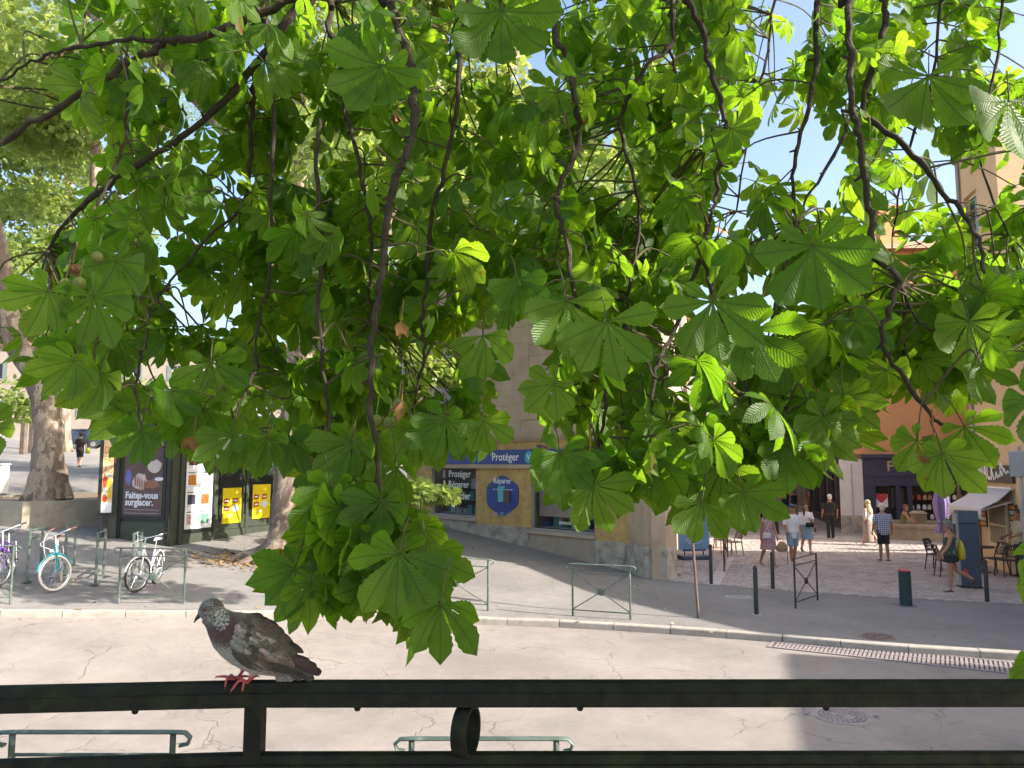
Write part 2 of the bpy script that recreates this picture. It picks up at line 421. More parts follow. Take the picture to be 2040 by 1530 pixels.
# ================================================================== CORNER SHOP
FS = Facade(FC, FU)
z_e = Hg(*(FC + FU * 10).xy)
shop = thing('corner_shop_building', (FC.x, FC.y, 0), 0, 'corner building with ochre ground floor, blue phone-shop sign and tan stone above', 'building')
m_ochre = M('ochre_render', (.50, .33, .12), .85, var=.22, vs=3.5, bump=.3, bs=70, dirt=((.30, .19, .08), 5, .52, .7))
m_tan = M('tan_stone', (.44, .33, .23), .85, var=.16, vs=1.6, bump=.25, bs=50, dirt=((.27, .20, .14), 1.4, .55, .5))
m_plinth = M('plinth_stone', (.42, .37, .31), .85, var=.25, vs=4, bump=.35, bs=40, dirt=((.10, .09, .08), 2.2, .50, .85))
m_bframe = M('grey_frame', (.32, .32, .34), .5, .3, var=.08)
m_blue = M('sign_blue', (.035, .06, .24), .45, var=.05); m_white = M('sign_white', (.82, .82, .82), .5, var=0); m_teal = M('sign_teal', (.06, .36, .40), .5, var=0)
GF = FS.tz(1050, 897)[1] + .28           # top of ground floor
t1 = FS.tz(948, 980)[0]; t0 = FS.tz(860, 980)[0]; w1z0 = FS.tz(905, 1029)[1]; w1z1 = FS.tz(905, 929)[1]
t3 = FS.tz(1185, 1000)[0]; t2 = FS.tz(1057, 1000)[0]; w2z0 = FS.tz(1120, 1061)[1]; w2z1 = FS.tz(1120, 934)[1]
TL = FS.tz(700, 980)[0] + 6
w0a, w0b = FS.tz(820, 980)[0], FS.tz(770, 980)[0]
TOPH = 10.0
wl = MB(); FS.wall(wl, 0, TL, -.3, GF, [(t1, t0, w1z0, w1z1), (t3, t2, w2z0, w2z1), (w0a + .3, w0b + 1.2, w1z0 + .1, w1z1)]); wl.build('ground_floor_wall', m_ochre, shop, True)
# upper floors: dressed stones, laid singly around the windows
uw_a, uw_b = FS.tz(945, 740)[0], FS.tz(945, 740)[0] + 1.15
uz0, uz1 = FS.tz(960, 822)[1], FS.tz(960, 822)[1] + 2.1
holes = [(uw_a, uw_b, uz0, uz1), (uw_a + 4.2, uw_b + 4.2, uz0, uz1)]
ZC = GF + .16
bk = MB(); FS.wall(bk, .02, TL, ZC - .16, TOPH, holes, -.35, -.02); bk.build('upper_wall', M('joint_stone', (.30, .22, .15), .9), shop, True)
zc = ZC; k = 0
while zc < TOPH - .1:
    hh = .5; t = .03; 
    off = .0 if k % 2 else .55
    edges = [.03] + list(np.arange(off + .45, TL, 1.1)) + [TL]
    for a, b in zip(edges, edges[1:]):
        segs = [(a, b)]
        for h in holes:
            if zc + hh > h[2] + .02 and zc < h[3] - .02:
                ns = []
                for (c, d) in segs:
                    if d <= h[0] or c >= h[1]: ns.append((c, d))
                    else:
                        if c < h[0]: ns.append((c, h[0]))
                        if d > h[1]: ns.append((h[1], d))
                segs = ns
        for (c, d) in segs:
            if d - c < .05 or c > 11: continue
            s_ = MB(); j = random.uniform(0, .003); FS.rect(s_, c + .004, d - .004, zc + .004, min(zc + hh, TOPH) - .004, -.03, .006 + j); s_.build('stone', m_tan, shop, True)
    zc += hh; k += 1
# raised panel frame on the blank wall right of the shutters
pf = MB(); pa, pb = FS.tz(1170, 700)[0], FS.tz(1048, 700)[0]; pz0, pz1 = FS.tz(1048, 836)[1], FS.tz(1048, 680)[1]
for (a, b, c, d) in ((pa, pb, pz0, pz0 + .12), (pa, pb, pz1 - .12, pz1), (pa, pa + .12, pz0 + .12, pz1 - .12), (pb - .12, pb, pz0 + .12, pz1 - .12)): FS.rect(pf, a, b, c, d, .004, .035)
pf.build('panel_moulding', m_tan, shop, True)
cn = MB()
for (a, b, d) in ((GF, GF + .06, .10), (GF + .06, GF + .13, .17), (GF + .13, GF + .16, .21)): FS.rect(cn, -.0, TL, a, b, -.1, d)
FS.rect(cn, -.2, TL, TOPH, TOPH + .35, -.4, .35)
cn.build('cornice', m_tan, shop, True)
rf = MB(); rf.add([FS.P(-.4, TOPH + .35, .5), FS.P(TL, TOPH + .35, .5), FS.P(TL, TOPH + 2.2, -5), FS.P(2.5, TOPH + 2.2, -5), FS.P(-.4, TOPH + .35, -11)], [(0, 1, 2, 3), (0, 3, 4)]); rf.build('roof', M('roof_tile', (.36, .17, .10), .85, var=.3, vs=6, bump=.6, bs=20), shop, True)
# plinth slabs
pzt = [(t3 - .3 - 3.0, t3, w2z0 - .14, .03), (t3, (t2 + t3) / 2 + .1, w2z0 - .14, .035), ((t2 + t3) / 2 + .1, t2, w2z0 - .14, .03), (t2, t1, w1z0 - .16, .03), (t1, (t0 + t1) / 2, w1z0 - .13, .035), ((t0 + t1) / 2, t0, w1z0 - .13, .03), (t0, t0 + 1.8, w1z0 + .05, .03), (t0 + 1.8, TL, w1z0 + .2, .03)]
plz = FS.tz(1230, 1080)[1]
for i, (a, b, z, d) in enumerate(pzt):
    a = max(a, 0.02)
    if i == 0: z = plz
    s_ = MB(); FS.rect(s_, a + .004, b - .004, -.3, z, -.05, d); s_.build('plinth_slab', m_plinth if i not in (1, 2) else M('plinth_slab_pink', (.36, .29, .23), .85, var=.15, vs=3, bump=.2), shop, True)
def shopwin(name, a, b, z0, z1, goods):
    fr = MB(); fw = .07
    for (c, d, e, f_) in ((a, b, z0, z0 + fw), (a, b, z1 - fw, z1), (a, a + fw, z0 + fw, z1 - fw), (b - fw, b, z0 + fw, z1 - fw)): FS.rect(fr, c, d, e, f_, -.16, -.06)
    wn = fr.build('window', m_bframe, shop, True)
    s_ = MB(); FS.rect(s_, a - .06, b + .06, z0 - .10, z0 - .001, -.14, .09); s_.build('sill', M('sill_stone', (.40, .33, .27), .8, bump=.2), wn, True)
    p = MB(); FS.rect(p, a + fw, b - fw, z0 + fw, z1 - fw, -.12, -.11); p.build('pane', glass_mat('shop_glass', (.02, .02, .025), .04, .22), wn, True)
    bx = MB(); FS.rect(bx, a - .02, b + .02, z0, z1, -1.25, -1.2); FS.rect(bx, a - .02, b + .02, z0 - .05, z0 + .0, -1.2, -.16); FS.rect(bx, a - .06, a - .02, z0, z1, -1.2, -.3); FS.rect(bx, b + .02, b + .06, z0, z1, -1.2, -.3); FS.rect(bx, a - .02, b + .02, z1, z1 + .04, -1.2, -.3)
    bx.build('display_case', M('display_dark', (.22, .21, .20), .8), wn, True)
    return wn
win1 = shopwin('w', t1, t0, w1z0, w1z1, 0); win2 = shopwin('w', t3, t2, w2z0, w2z1, 0)
gm = [M('goods_%d' % i, c, .5, var=.05) for i, c in enumerate([(.75, .75, .77), (.08, .45, .50), (.55, .57, .6), (.05, .12, .30), (.8, .8, .8), (.35, .33, .3), (.1, .3, .2)])]
def goods(wn, a, b, z0, z1, n, dz):
    sh = MB()
    for q in range(dz): FS.rect(sh, a + .06, b - .06, z0 + .02 + q * .48, z0 + .045 + q * .48, -.95, -.35)
    sh.build('shelf', M('shelf_white', (.6, .6, .62), .5, var=.03), wn, True)
    for q in range(dz):
        x = a + .12
        while x < b - .2:
            wd = random.uniform(.10, .26); hh = random.uniform(.12, .32); g_ = MB(); dd = random.uniform(-.75, -.45)
            g_.bbox(FS.P(x + wd / 2, z0 + .047 + q * .48 + hh / 2, dd), (wd, .14, hh), .008, rz(math.atan2(FU.y, FU.x) + random.uniform(-.2, .2))); g_.build('packet', random.choice(gm), wn, True); x += wd + random.uniform(.04, .14)
goods(win1, t1, t0, w1z0 + .05, w1z1, 6, 2); goods(win2, t3, t2, w2z0 + .05, w2z1, 8, 1)
bl = MB(); FS.rect(bl, t3 + .1, t2 - .1, w2z0 + .42, w2z1 - .55, -.30, -.28); bl.build('painted_reflection', M('reflection_paint', (.62, .52, .46), .6, var=.12, vs=3), win2, True)  # bright reflection in the glass, painted as a pale pinkish sheet behind the pane
pp = MB(); FS.rect(pp, t1 + .1, t1 + .62, w1z0 + .95, w1z0 + 1.3, -.32, -.31); pp.build('price_card', M('price_card', (.55, .65, .72), .6, var=.1, vs=9), win1, True)
ly = [FS.tz(900, v)[1] for v in (949, 970, 992)]
sz = .34
for i, s_ in enumerate(('Protéger', 'Réparer', 'Recycler')):
    FS.text('window_lettering', s_, sz, FS.tz(889, 960)[0], ly[i] - .02, -.10, m_white, win1, bold=.004)
    ic = MB(); a = FS.tz(880, 960)[0]; z = ly[i]
    for (c, d, e, f_) in ((a - .05, a + .05, z - .05, z - .035), (a - .05, a + .05, z + .2, z + .215), (a - .05, a - .035, z - .035, z + .2), (a + .035, a + .05, z - .035, z + .2), (a - .02, a + .02, z + .06, z + .09)): FS.rect(ic, c, d, e, f_, -.108, -.103)
    ic.build('window_icon', m_white, win1, True)
FS.text('window_lettering', 'save.co', .17, FS.tz(1109, 1042)[0], FS.tz(1109, 1044)[1], -.10, m_white, win2, bold=.004)
# fascia sign
sb0, sb1 = FS.tz(1200, 925)[0], FS.tz(858, 925)[0]; sz0, sz1 = FS.tz(1030, 925)[1], FS.tz(1030, 896)[1]
sg = MB(); FS.rect(sg, sb0, sb1, sz0, sz1, .004, .07); sgo = sg.build('fascia_sign', m_blue, shop, True)
ld = MB(); FS.rect(ld, sb0 - .1, sb1 + .1, sz0 - .13, sz0 - .004, .004, .10); ld.build('lintel', m_tan, shop, True)
zt = sz0 + .12
FS.text('sign_lettering', 'Protéger', .36, FS.tz(983, 912)[0], zt, .071, m_white, sgo, bold=.004)
FS.text('sign_lettering', 'Réparer', .36, FS.tz(1083, 912)[0], zt, .071, m_white, sgo, bold=.004)
for px in (1057, 945):
    a, z = FS.tz(px, 911); d = MB(); d.prism([FS.P(a + .19 * math.cos(q), z + .19 * math.sin(q), .071) for q in np.linspace(0, 2 * math.pi, 25)[:-1]], FS.N * .006); dd = d.build('sign_roundel', m_teal, sgo, True)
    FS.text('sign_lettering', 'V.', .25, a + .085, z - .08, .079, m_white, sgo, bold=.004)
# hexagonal wall sign
hp = [(1002, 945), (1034, 968), (1034, 1006), (1002, 1031), (971, 1006), (971, 967)]
hx = [FS.tz(*p) for p in hp]; d = MB(); hc = Vector((sum(a for a, z in hx) / 6, sum(z for a, z in hx) / 6, 0))
pts = []
for i in range(6):
    a = Vector((*hx[i], 0)); p_ = Vector((*hx[i - 1], 0)); n_ = Vector((*hx[(i + 1) % 6], 0))
    for q in (.12, .0, -.12):
        pts.append(a.lerp(p_, q) if q > 0 else (a.lerp(hc, .06) if q == 0 else a.lerp(n_, -q)))
d.prism([FS.P(p.x, p.y, .004) for p in pts], FS.N * .03); hxo = d.build('hexagon_sign', m_blue, shop, True, label='blue hexagonal repair sign between the two shop windows')
FS.text('sign_lettering', 'Réparer', .26, hc.x, FS.tz(1002, 963)[1], .035, m_white, hxo, 'CENTER', .004)
dl = MB(); a, z = FS.tz(1002, 972); z -= .05
for q in range(7): FS.rect(dl, a - .5 + q * .14, a - .5 + q * .14 + .11, z - .015, z + .015, .035, .038)
for r_ in range(3):
    for q in range(3): FS.rect(dl, hc.x - .42 + q * .32, hc.x - .42 + q * .32 + .2, hc.y - .55 - r_ * .04, hc.y - .538 - r_ * .04, .035, .038)
dl.build('fine_print', M('pale_print', (.45, .5, .7), .5, var=0), hxo, True)
d = MB(); a, z = FS.tz(1008, 999); FS.rect(d, a, a + .33, z - .02, z + .48, .035, .06); d.build('phone_picture', M('phone_cyan', (.12, .42, .50), .4, var=.2, vs=6), hxo, True)
d = MB(); FS.rect(d, a - .24, a + .05, z - .02, z + .36, .0605, .075); d.build('phone_picture', M('phone_brown', (.10, .06, .055), .4, var=.1), hxo, True)
# sign lamp, upper windows with grey shutters
lp = MB(); a, z = FS.tz(1092, 891); lp.tube([FS.P(a, z - .02, .05), FS.P(a, z + .03, .25), FS.P(a, z, .42)], [.02, .02, .09], 8); lp.build('sign_lamp', M('lamp_grey', (.12, .13, .16), .4, .5), shop, True)
m_shut = M('shutter_grey', (.42, .42, .44), .7, var=.08)
for h in holes:
    f_ = MB()
    for (c, d, e, q) in ((h[0], h[1], h[2], h[2] + .07), (h[0], h[1], h[3] - .07, h[3]), (h[0], h[0] + .07, h[2] + .07, h[3] - .07), (h[1] - .07, h[1], h[2] + .07, h[3] - .07), ((h[0] + h[1]) / 2 - .04, (h[0] + h[1]) / 2 + .04, h[2] + .07, h[3] - .07), (h[0] + .07, h[1] - .07, (h[2] + h[3]) / 2 - .02, (h[2] + h[3]) / 2 + .02)): FS.rect(f_, c, d, e, q, -.22, -.15)
    wn = f_.build('upper_window', M('window_white', (.7, .7, .68), .5), shop, True)
    p = MB(); FS.rect(p, h[0] + .07, h[1] - .07, h[2] + .07, h[3] - .07, -.20, -.19); p.build('pane', glass_mat('dark_pane', (.03, .035, .04), .05, .92), wn, True)
    for a, b in ((h[0] - .62, h[0] - .02), (h[1] + .02, h[1] + .62)):
        s_ = MB()
        for (c, d, e, q) in ((a, a + .06, h[2], h[3]), (b - .06, b, h[2], h[3]), (a + .06, b - .06, h[2], h[2] + .1), (a + .06, b - .06, h[3] - .1, h[3]), (a + .06, b - .06, (h[2] + h[3]) / 2 - .05, (h[2] + h[3]) / 2 + .05)): FS.rect(s_, c, d, e, q, .03, .075)
        zz = h[2] + .12
        while zz < h[3] - .12:
            s_.obox(FS.P(a + .06, zz, .035), FS.U * (b - a - .12), FS.Z * .045 + FS.N * .025, FS.N * .008); zz += .06
        s_.build('shutter', m_shut, wn, True)
# rounded corner pilaster and the end wall on the pedestrian street
GS = Facade(GO, GU)
cpz = GF
P0, P1 = FS.P(0, 0, 0), GS.P(0, 0, 0); dd = P1 - P0
c_ = MB(); mid = P0.lerp(P1, .5) + Vector((-.1, -.25, 0))
arc = [P0, P0.lerp(mid, .55), mid, P1.lerp(mid, .5), P1, P1 + Vector((.4, .5, 0)), P0 + Vector((0.3, .6, 0))]
c_.prism([a + Vector((0, 0, -.3)) for a in arc], (0, 0, TOPH + .3)); c_.build('corner_pilaster', m_tan, shop, True)
c_ = MB(); big = [P0 - FU * -.06 + FS.N * .05, mid + Vector((-.02, -.07, 0)), P1 + GS.N * .0 + Vector((.03, -.05, 0)), P1 + Vector((.4, .5, 0)), P0 + Vector((.3, .6, 0))]; c_.prism([a + Vector((0, 0, -.3)) for a in big], (0, 0, plz + .3)); c_.build('corner_base', m_plinth, shop, True)
gw = MB(); GS.wall(gw, .0, 11, -.3, TOPH, [(.9, 2.1, .12, 2.6)], -.35, 0); gw.build('end_wall', m_tan, shop, True)
dr = MB(); GS.rect(dr, .9, 2.1, .12, 2.6, -.30, -.24); dr.build('door', M('door_grey', (.42, .40, .42), .5), shop, True)
dr = MB(); GS.rect(dr, .75, 2.3, 0, .12, -.25, .35); dr.build('door_step', m_plinth, shop, True)
for a in (.45, 2.45):
    s_ = MB(); GS.rect(s_, a - .16, a + .16, .95, 2.35, .004, .04); ss = s_.build('blue_panel', m_blue, shop, True)
    s_ = MB()
    for q in range(9): GS.rect(s_, a - .05, a + .05, 1.1 + q * .13, 1.16 + q * .13, .041, .044)
    s_.build('panel_lettering', m_white, ss, True)
# neighbours beyond the shop along the street
def townhouse(name, fac, t0, t1, h, colr, label, z0=0, floors=3, shop_h=3.2, shopcol=None, roofc=(.36, .18, .11), depth=9, win=(1.0, 1.7), pitch=2.4, shut=None):
    base_ = fac.P(t0, z0, 0); root = thing(name, base_, 0, label, 'building')
    mw = M('render_' + name + '_%d' % (len(MATS)), colr, .9, var=.10, vs=.8, bump=.12, bs=40, dirt=(tuple(x * .7 for x in colr), .9, .58, .5))
    hs = []; fl = (h - shop_h) / max(1, floors); n = max(1, int((t1 - t0) / pitch)); step = (t1 - t0) / n
    for k in range(floors):
        for i in range(n):
            c = t0 + step * (i + .5); z = z0 + shop_h + fl * k + .55; hs.append((c - win[0] / 2, c + win[0] / 2, z, z + win[1]))
    wl = MB(); fac.wall(wl, t0, t1, z0 + (shop_h if shopcol else 0) - .3 * (0 if shopcol else 1), z0 + h, hs, -.3, 0)
    for tt in (t0, t1 - .02): fac.rect(wl, tt, tt + .02, z0 + h - .001, z0 + h, -.3, -.2)
    wl.obox(fac.P(t0, z0 - .3, -.3), fac.U * (t1 - t0), fac.Z * (h + .3), fac.N * -depth + Vector((0, 0, 0)))
    wl.build('wall', mw, root, True)
    for hq in hs:
        f_ = MB()
        for (c, d, e, q) in ((hq[0], hq[1], hq[2], hq[2] + .06), (hq[0], hq[1], hq[3] - .06, hq[3]), (hq[0], hq[0] + .06, hq[2] + .06, hq[3] - .06), (hq[1] - .06, hq[1], hq[2] + .06, hq[3] - .06), ((hq[0] + hq[1]) / 2 - .03, (hq[0] + hq[1]) / 2 + .03, hq[2] + .06, hq[3] - .06)): fac.rect(f_, c, d, e, q, -.2, -.14)
        wn = f_.build('window', MATS['window_white'], root, True)
        p = MB(); fac.rect(p, hq[0] + .05, hq[1] - .05, hq[2] + .05, hq[3] - .05, -.185, -.175); p.build('pane', MATS['dark_pane'], wn, True)
        s_ = MB(); fac.rect(s_, hq[0] - .1, hq[1] + .1, hq[2] - .09, hq[2] - .002, -.1, .09); s_.build('sill', m_plinth, wn, True)
        if shut:
            for a, b in ((hq[0] - win[0] / 2 - .02, hq[0] - .02), (hq[1] + .02, hq[1] + win[0] / 2 + .02)):
                s_ = MB(); fac.rect(s_, a, b, hq[2], hq[3], .02, .05)
                zz = hq[2] + .08
                while zz < hq[3] - .1: fac.rect(s_, a + .05, b - .05, zz, zz + .06, .051, .062); zz += .1
                s_.build('shutter', M('shutter_%s' % name, shut, .7), wn, True)
    if shopcol:
        ms = M('shopfront_' + name, shopcol, .5, var=.08)
        s_ = MB(); fac.wall(s_, t0, t1, z0 - .3, z0 + shop_h, [(t0 + .35 + i * 2.3, min(t0 + .35 + i * 2.3 + 1.9, t1 - .3), z0 + .35, z0 + shop_h - .75) for i in range(int((t1 - t0 - .5) / 2.3))], -.25, .04); fac.rect(s_, t0, t1, z0 + shop_h - .5, z0 + shop_h, .042, .16)
        s_.build('shopfront', ms, root, True)
        p = MB(); fac.rect(p, t0 + .3, t1 - .3, z0 + .3, z0 + shop_h - .7, -.2, -.18); p.build('shop_pane', MATS['dark_pane'], root, True)
    cn = MB(); fac.rect(cn, t0 - .05, t1 + .05, z0 + h, z0 + h + .18, -depth - .3, .3); cn.build('cornice', m_tan, root, True)
    r_ = MB(); a, b, c, d = fac.P(t0 - .1, z0 + h + .18, .45), fac.P(t1 + .1, z0 + h + .18, .45), fac.P(t1 + .1, z0 + h + 1.6, -depth / 2), fac.P(t0 - .1, z0 + h + 1.6, -depth / 2); e, f2 = fac.P(t1 + .1, z0 + h + .18, -depth - .4), fac.P(t0 - .1, z0 + h + .18, -depth - .4)
    r_.add([a, b, c, d, e, f2], [(0, 1, 2, 3), (3, 2, 4, 5), (0, 3, 5), (1, 4, 2), (0, 5, 4, 1)]); rr = r_.build('roof', M('tile_' + name, roofc, .9, var=.3, vs=9, bump=.8, bs=14), root, True)
    ch = MB(); q = fac.P((t0 * 2 + t1) / 3, z0 + h + 1.0, -depth / 2 - .5); ch.box(q + Vector((0, 0, .6)), (.7, .5, 1.8)); ch.build('chimney', mw, rr, True)
    return root
townhouse('narrow_townhouse', GS, 11.05, 20, 11.5, (.62, .52, .40), 'cream plastered townhouse with louvred shutters past the phone shop', 0, 3, 3.2, (.30, .26, .22), shut=(.40, .43, .48), depth=8)
townhouse('ochre_townhouse', GS, 20.1, 33, 12.5, (.60, .42, .22), 'ochre townhouse farther down the left side of the pedestrian street', 0, 3, 3.2, (.12, .14, .16), depth=8)
townhouse('pale_townhouse', GS, 33.1, 48, 11.0, (.58, .50, .42), 'pale townhouse at the far left end of the pedestrian street', 0, 3, 3.2, (.22, .16, .12), depth=8)
# right-hand row of the pedestrian street
ra, rb = gp(1690, 1060), gp(1606, 1024); RS = Facade(ra, rb - ra); RL = (rb - ra).length
dk = townhouse('dark_shop_house', RS, 0, RL, 10.5, (.62, .38, .22), 'house with dark plum shopfront and shutters beside the white pilaster', 0, 2, 3.9, (.065, .05, .06), depth=.5)
townhouse('beige_townhouse', RS, RL + .1, RL + 14, 11.0, (.50, .42, .36), 'beige stone house beyond the dark plum shopfront', 0, 3, 3.4, (.34, .29, .24), depth=6)
townhouse('end_townhouse', RS, RL + 14.1, RL + 32, 9.5, (.55, .40, .25), 'tan house at the far right end of the pedestrian street', 0, 2, 3.2, (.3, .2, .12), depth=6)
ef = Facade((8, 78, 0), (1, 0, 0)); townhouse('closing_house', ef, 0, 24, 10.5, (.55, .46, .38), 'pale house closing the far end of the pedestrian street', 0, 3, 3.2, (.25, .22, .2), depth=8)
# ---- orange building with the navy food shop
oL = Vector((ra.x + .02, ra.y - .25, 0)); OF = Facade(oL, (1, -.06, 0))
oW = OF.tz(1952, 1000)[0]; oH = OF.tz(1800, 500)[1]
shopL = OF.tz(1719, 1000)[0]; shopTop = OF.tz(1760, 905)[1]
orange = thing('orange_building', oL, 0, 'tall orange plastered building above the navy shopfront on the square', 'building')
m_or = M('orange_render', (.62, .30, .13), .9, var=.10, vs=.7, bump=.1, bs=40, dirt=((.5, .25, .12), .8, .56, .6))
ow = MB(); wz = [OF.tz(1800, y) for y in (700, 560)]
hs = [(OF.tz(1795, 700)[0], OF.tz(1835, 700)[0], OF.tz(1800, 700)[1], OF.tz(1800, 640)[1]), (OF.tz(1715, 700)[0], OF.tz(1748, 700)[0], OF.tz(1800, 700)[1], OF.tz(1800, 640)[1]), (OF.tz(1870, 700)[0], OF.tz(1905, 700)[0], OF.tz(1800, 700)[1], OF.tz(1800, 640)[1])]
OF.wall(ow, 0, oW + 4, shopTop, oH, hs, -.3, 0); rdir = (rb - ra).normalized(); ow.prism([OF.P(.02, -.2, -.3), OF.P(oW + 4, -.2, -.3), OF.P(oW + 4, -.2, -8), OF.P(.02, -.2, -.3) + rdir * 8 - RS.N * .8], (0, 0, oH + .2)); ow.build('wall', m_or, orange, True)
for hq in hs:
    f_ = MB()
    for (c, d, e, q) in ((hq[0], hq[1], hq[2], hq[2] + .06), (hq[0], hq[1], hq[3] - .06, hq[3]), (hq[0], hq[0] + .06, hq[2] + .06, hq[3] - .06), (hq[1] - .06, hq[1], hq[2] + .06, hq[3] - .06)): OF.rect(f_, c, d, e, q, -.2, -.1)
    wn = f_.build('window', MATS['window_white'], orange, True); p = MB(); OF.rect(p, hq[0] + .05, hq[1] - .05, hq[2] + .05, hq[3] - .05, -.17, -.16); p.build('pane', MATS['dark_pane'], wn, True)
    s_ = MB(); OF.rect(s_, hq[0] - .12, hq[1] + .12, hq[2] - .12, hq[2] - .002, -.05, .12); s_.build('sill', m_plinth, wn, True)
r_ = MB(); r_.add([OF.P(-.2, oH, .5), OF.P(oW + 4, oH, .5), OF.P(oW + 4, oH + 1.6, -4), OF.P(-.2, oH + 1.6, -4), OF.P(oW + 4, oH, -8.5), OF.P(-.2, oH, -8.5)], [(0, 1, 2, 3), (3, 2, 4, 5), (0, 3, 5), (1, 4, 2), (0, 5, 4, 1)]); rr = r_.build('roof', M('tile_orange', (.40, .20, .12), .9, var=.3, vs=9, bump=.8, bs=14), orange, True)
ch = MB(); ch.box(OF.P(oW - 2.2, oH + 1.8, -2.5), (1.2, .6, 2.2)); ch.build('chimney', m_or, rr, True)
wp = MB(); OF.rect(wp, OF.tz(1674, 1000)[0], shopL - .02, -.1, OF.tz(1700, 915)[1], .004, .18); wp.build('white_pilaster', M('pilaster_white', (.66, .60, .57), .85, var=.08, bump=.1), orange, True)
wp = MB(); OF.rect(wp, OF.tz(1672, 1000)[0], shopL + .0, -.1, .75, .182, .24); wp.build('pilaster_base', m_plinth, orange, True)
cb = MB(); cb.tube(catmull([OF.P(OF.tz(1693, 930)[0], z, .2 + .01 * math.sin(z * 5)) for z in np.linspace(.3, 3.0, 8)], 3), .015, 5); cb.build('cable', M('cable', (.3, .28, .3), .6), orange, True)
m_navy = M('navy_paint', (.045, .048, .085), .5, var=.08); m_blk = M('black_paint', (.018, .018, .02), .45, var=.1)
sR = oW - .1
fr = MB(); gz1 = OF.tz(1760, 968)[1]
OF.rect(fr, shopL, sR, gz1, shopTop, .004, .22); OF.rect(fr, shopL - .06, sR, shopTop - .16, shopTop, .221, .36); OF.rect(fr, shopL, sR, gz1 + .02, gz1 + .05, .221, .24); OF.rect(fr, shopL, sR, gz1 + .42, gz1 + .45, .221, .25)
for a in (shopL, shopL + 1.35, OF.tz(1805, 1000)[0], sR - .4): OF.rect(fr, a, a + (.5 if a == shopL else .2), -.1, gz1, .004, .2)
OF.rect(fr, shopL, sR, -.1, .22, .004, .17); fo = fr.build('shopfront', m_navy, orange, True)
OF.text('shop_lettering', 'F O', .62, OF.tz(1762, 930)[0], OF.tz(1762, 938)[1], .225, M('brass_letters', (.55, .42, .34), .4, .6, var=.1), fo, bold=.015, spacing=1.0)
dp = MB(); OF.rect(dp, shopL + .3, sR - .2, .2, gz1, -.28, -.24); dp.build('shop_interior', M('shop_inside', (.10, .08, .07), .8, var=.4, vs=5), fo, True)
gl = MB(); OF.rect(gl, shopL + .5, OF.tz(1805, 1000)[0], .22, gz1, .06, .07); gl.build('shop_pane', glass_mat('food_glass', (.03, .035, .04), .05, .3), fo, True)
pm = [M('jar_%d' % i, c, .4, var=.1) for i, c in enumerate([(.75, .72, .68), (.55, .30, .15), (.40, .22, .12), (.7, .6, .45), (.6, .12, .08), (.8, .8, .78)])]
for zq in np.arange(.55, gz1 - .4, .42):
    a = OF.tz(1812, 1000)[0]
    s_ = MB(); OF.rect(s_, a, sR - .42, zq, zq + .03, -.2, .1); s_.build('display_shelf', m_blk, fo, True)
    while a < sR - .6:
        j = MB(); j.lathe([(.05, 0), (.085, .02), (.085, .15), (.06, .19), (.06, .22)], 8, OF.P(a + .1, zq + .031, -.02)); j.build('jar', random.choice(pm), fo, True, smooth=True); a += random.uniform(.2, .32)
s_ = MB(); OF.rect(s_, OF.tz(1742, 980)[0], OF.tz(1766, 980)[0], OF.tz(1742, 1010)[1], OF.tz(1742, 985)[1], .08, .10); po = s_.build('heart_poster', M('poster_white', (.75, .73, .74), .6, var=.12, vs=8), fo, True)
a, z = OF.tz(1754, 990); s_ = MB(); s_.prism([OF.P(a + .016 * 16 * math.sin(q) ** 3, z - .03 + .016 * (13 * math.cos(q) - 5 * math.cos(2 * q) - 2 * math.cos(3 * q) - math.cos(4 * q)), .101) for q in np.linspace(0, 2 * math.pi, 25)[:-1]], OF.N * .004); s_.build('red_heart', M('heart_red', (.55, .05, .06), .5), po, True)
# hanging clothes-like cloth in the doorway, small counter
s_ = MB(); a0, a1 = OF.tz(1778, 1000)[0], OF.tz(1803, 1000)[0]; z0_, z1_ = OF.tz(1780, 1012)[1], OF.tz(1780, 972)[1]
for q in range(6): OF.rect(s_, a0 + (a1 - a0) * q / 6, a0 + (a1 - a0) * (q + 1) / 6 - .01, z0_ + .1 * (q % 2), z1_, -.1 - .03 * (q % 2), -.05)
s_.build('hanging_apron', M('apron_grey', (.33, .33, .36), .9, var=.2, vs=4), fo, True)
# ---- snack building on the right
sa = gp(2022, 1145); sU = Vector((.20, 1, 0)).normalized(); SF = Facade(sa, sU)
sL, _ = SF.tz(1947, 1000)
snack = thing('snack_building', sa, 0, 'sandy yellow building with the dark SNACK sign and white awning', 'building')
m_sand = M('sand_render', (.60, .45, .28), .9, var=.10, vs=.6, bump=.12, bs=40, dirt=((.42, .31, .2), .8, .58, .7))
sH = 13.2; s0 = -4.5
w1 = [SF.tz(1976, 1040)[0], SF.tz(2008, 1040)[0], SF.tz(1990, 1083)[1], SF.tz(1990, 1003)[1]]
whole = (min(w1[:2]), max(w1[:2]), w1[2], w1[3])
sw = MB(); SF.wall(sw, s0, -.5, -.1, 9.0, [], -.3, 0); SF.wall(sw, -.5, sL, -.1, sH, [whole, (1.0, 2.0, 6.0, 8.0), (1.0, 2.0, 9.3, 11.2)], -.3, 0)
fp = [SF.P(s0, -.1, -.3), SF.P(sL, -.1, -.3), SF.P(sL, -.1, -.3) + Vector((12, -1.3, 0)), Vector((26, 10.2, -.1)), Vector((17.6, 9.85, -.1))]
sw.prism(fp, (0, 0, sH + .1 - 4.2)); sw.obox(SF.P(-.5, sH - 4.3, -.3), SF.U * (sL + .5), SF.Z * 4.29, SF.N * -6); sw.build('wall', m_sand, snack, True)
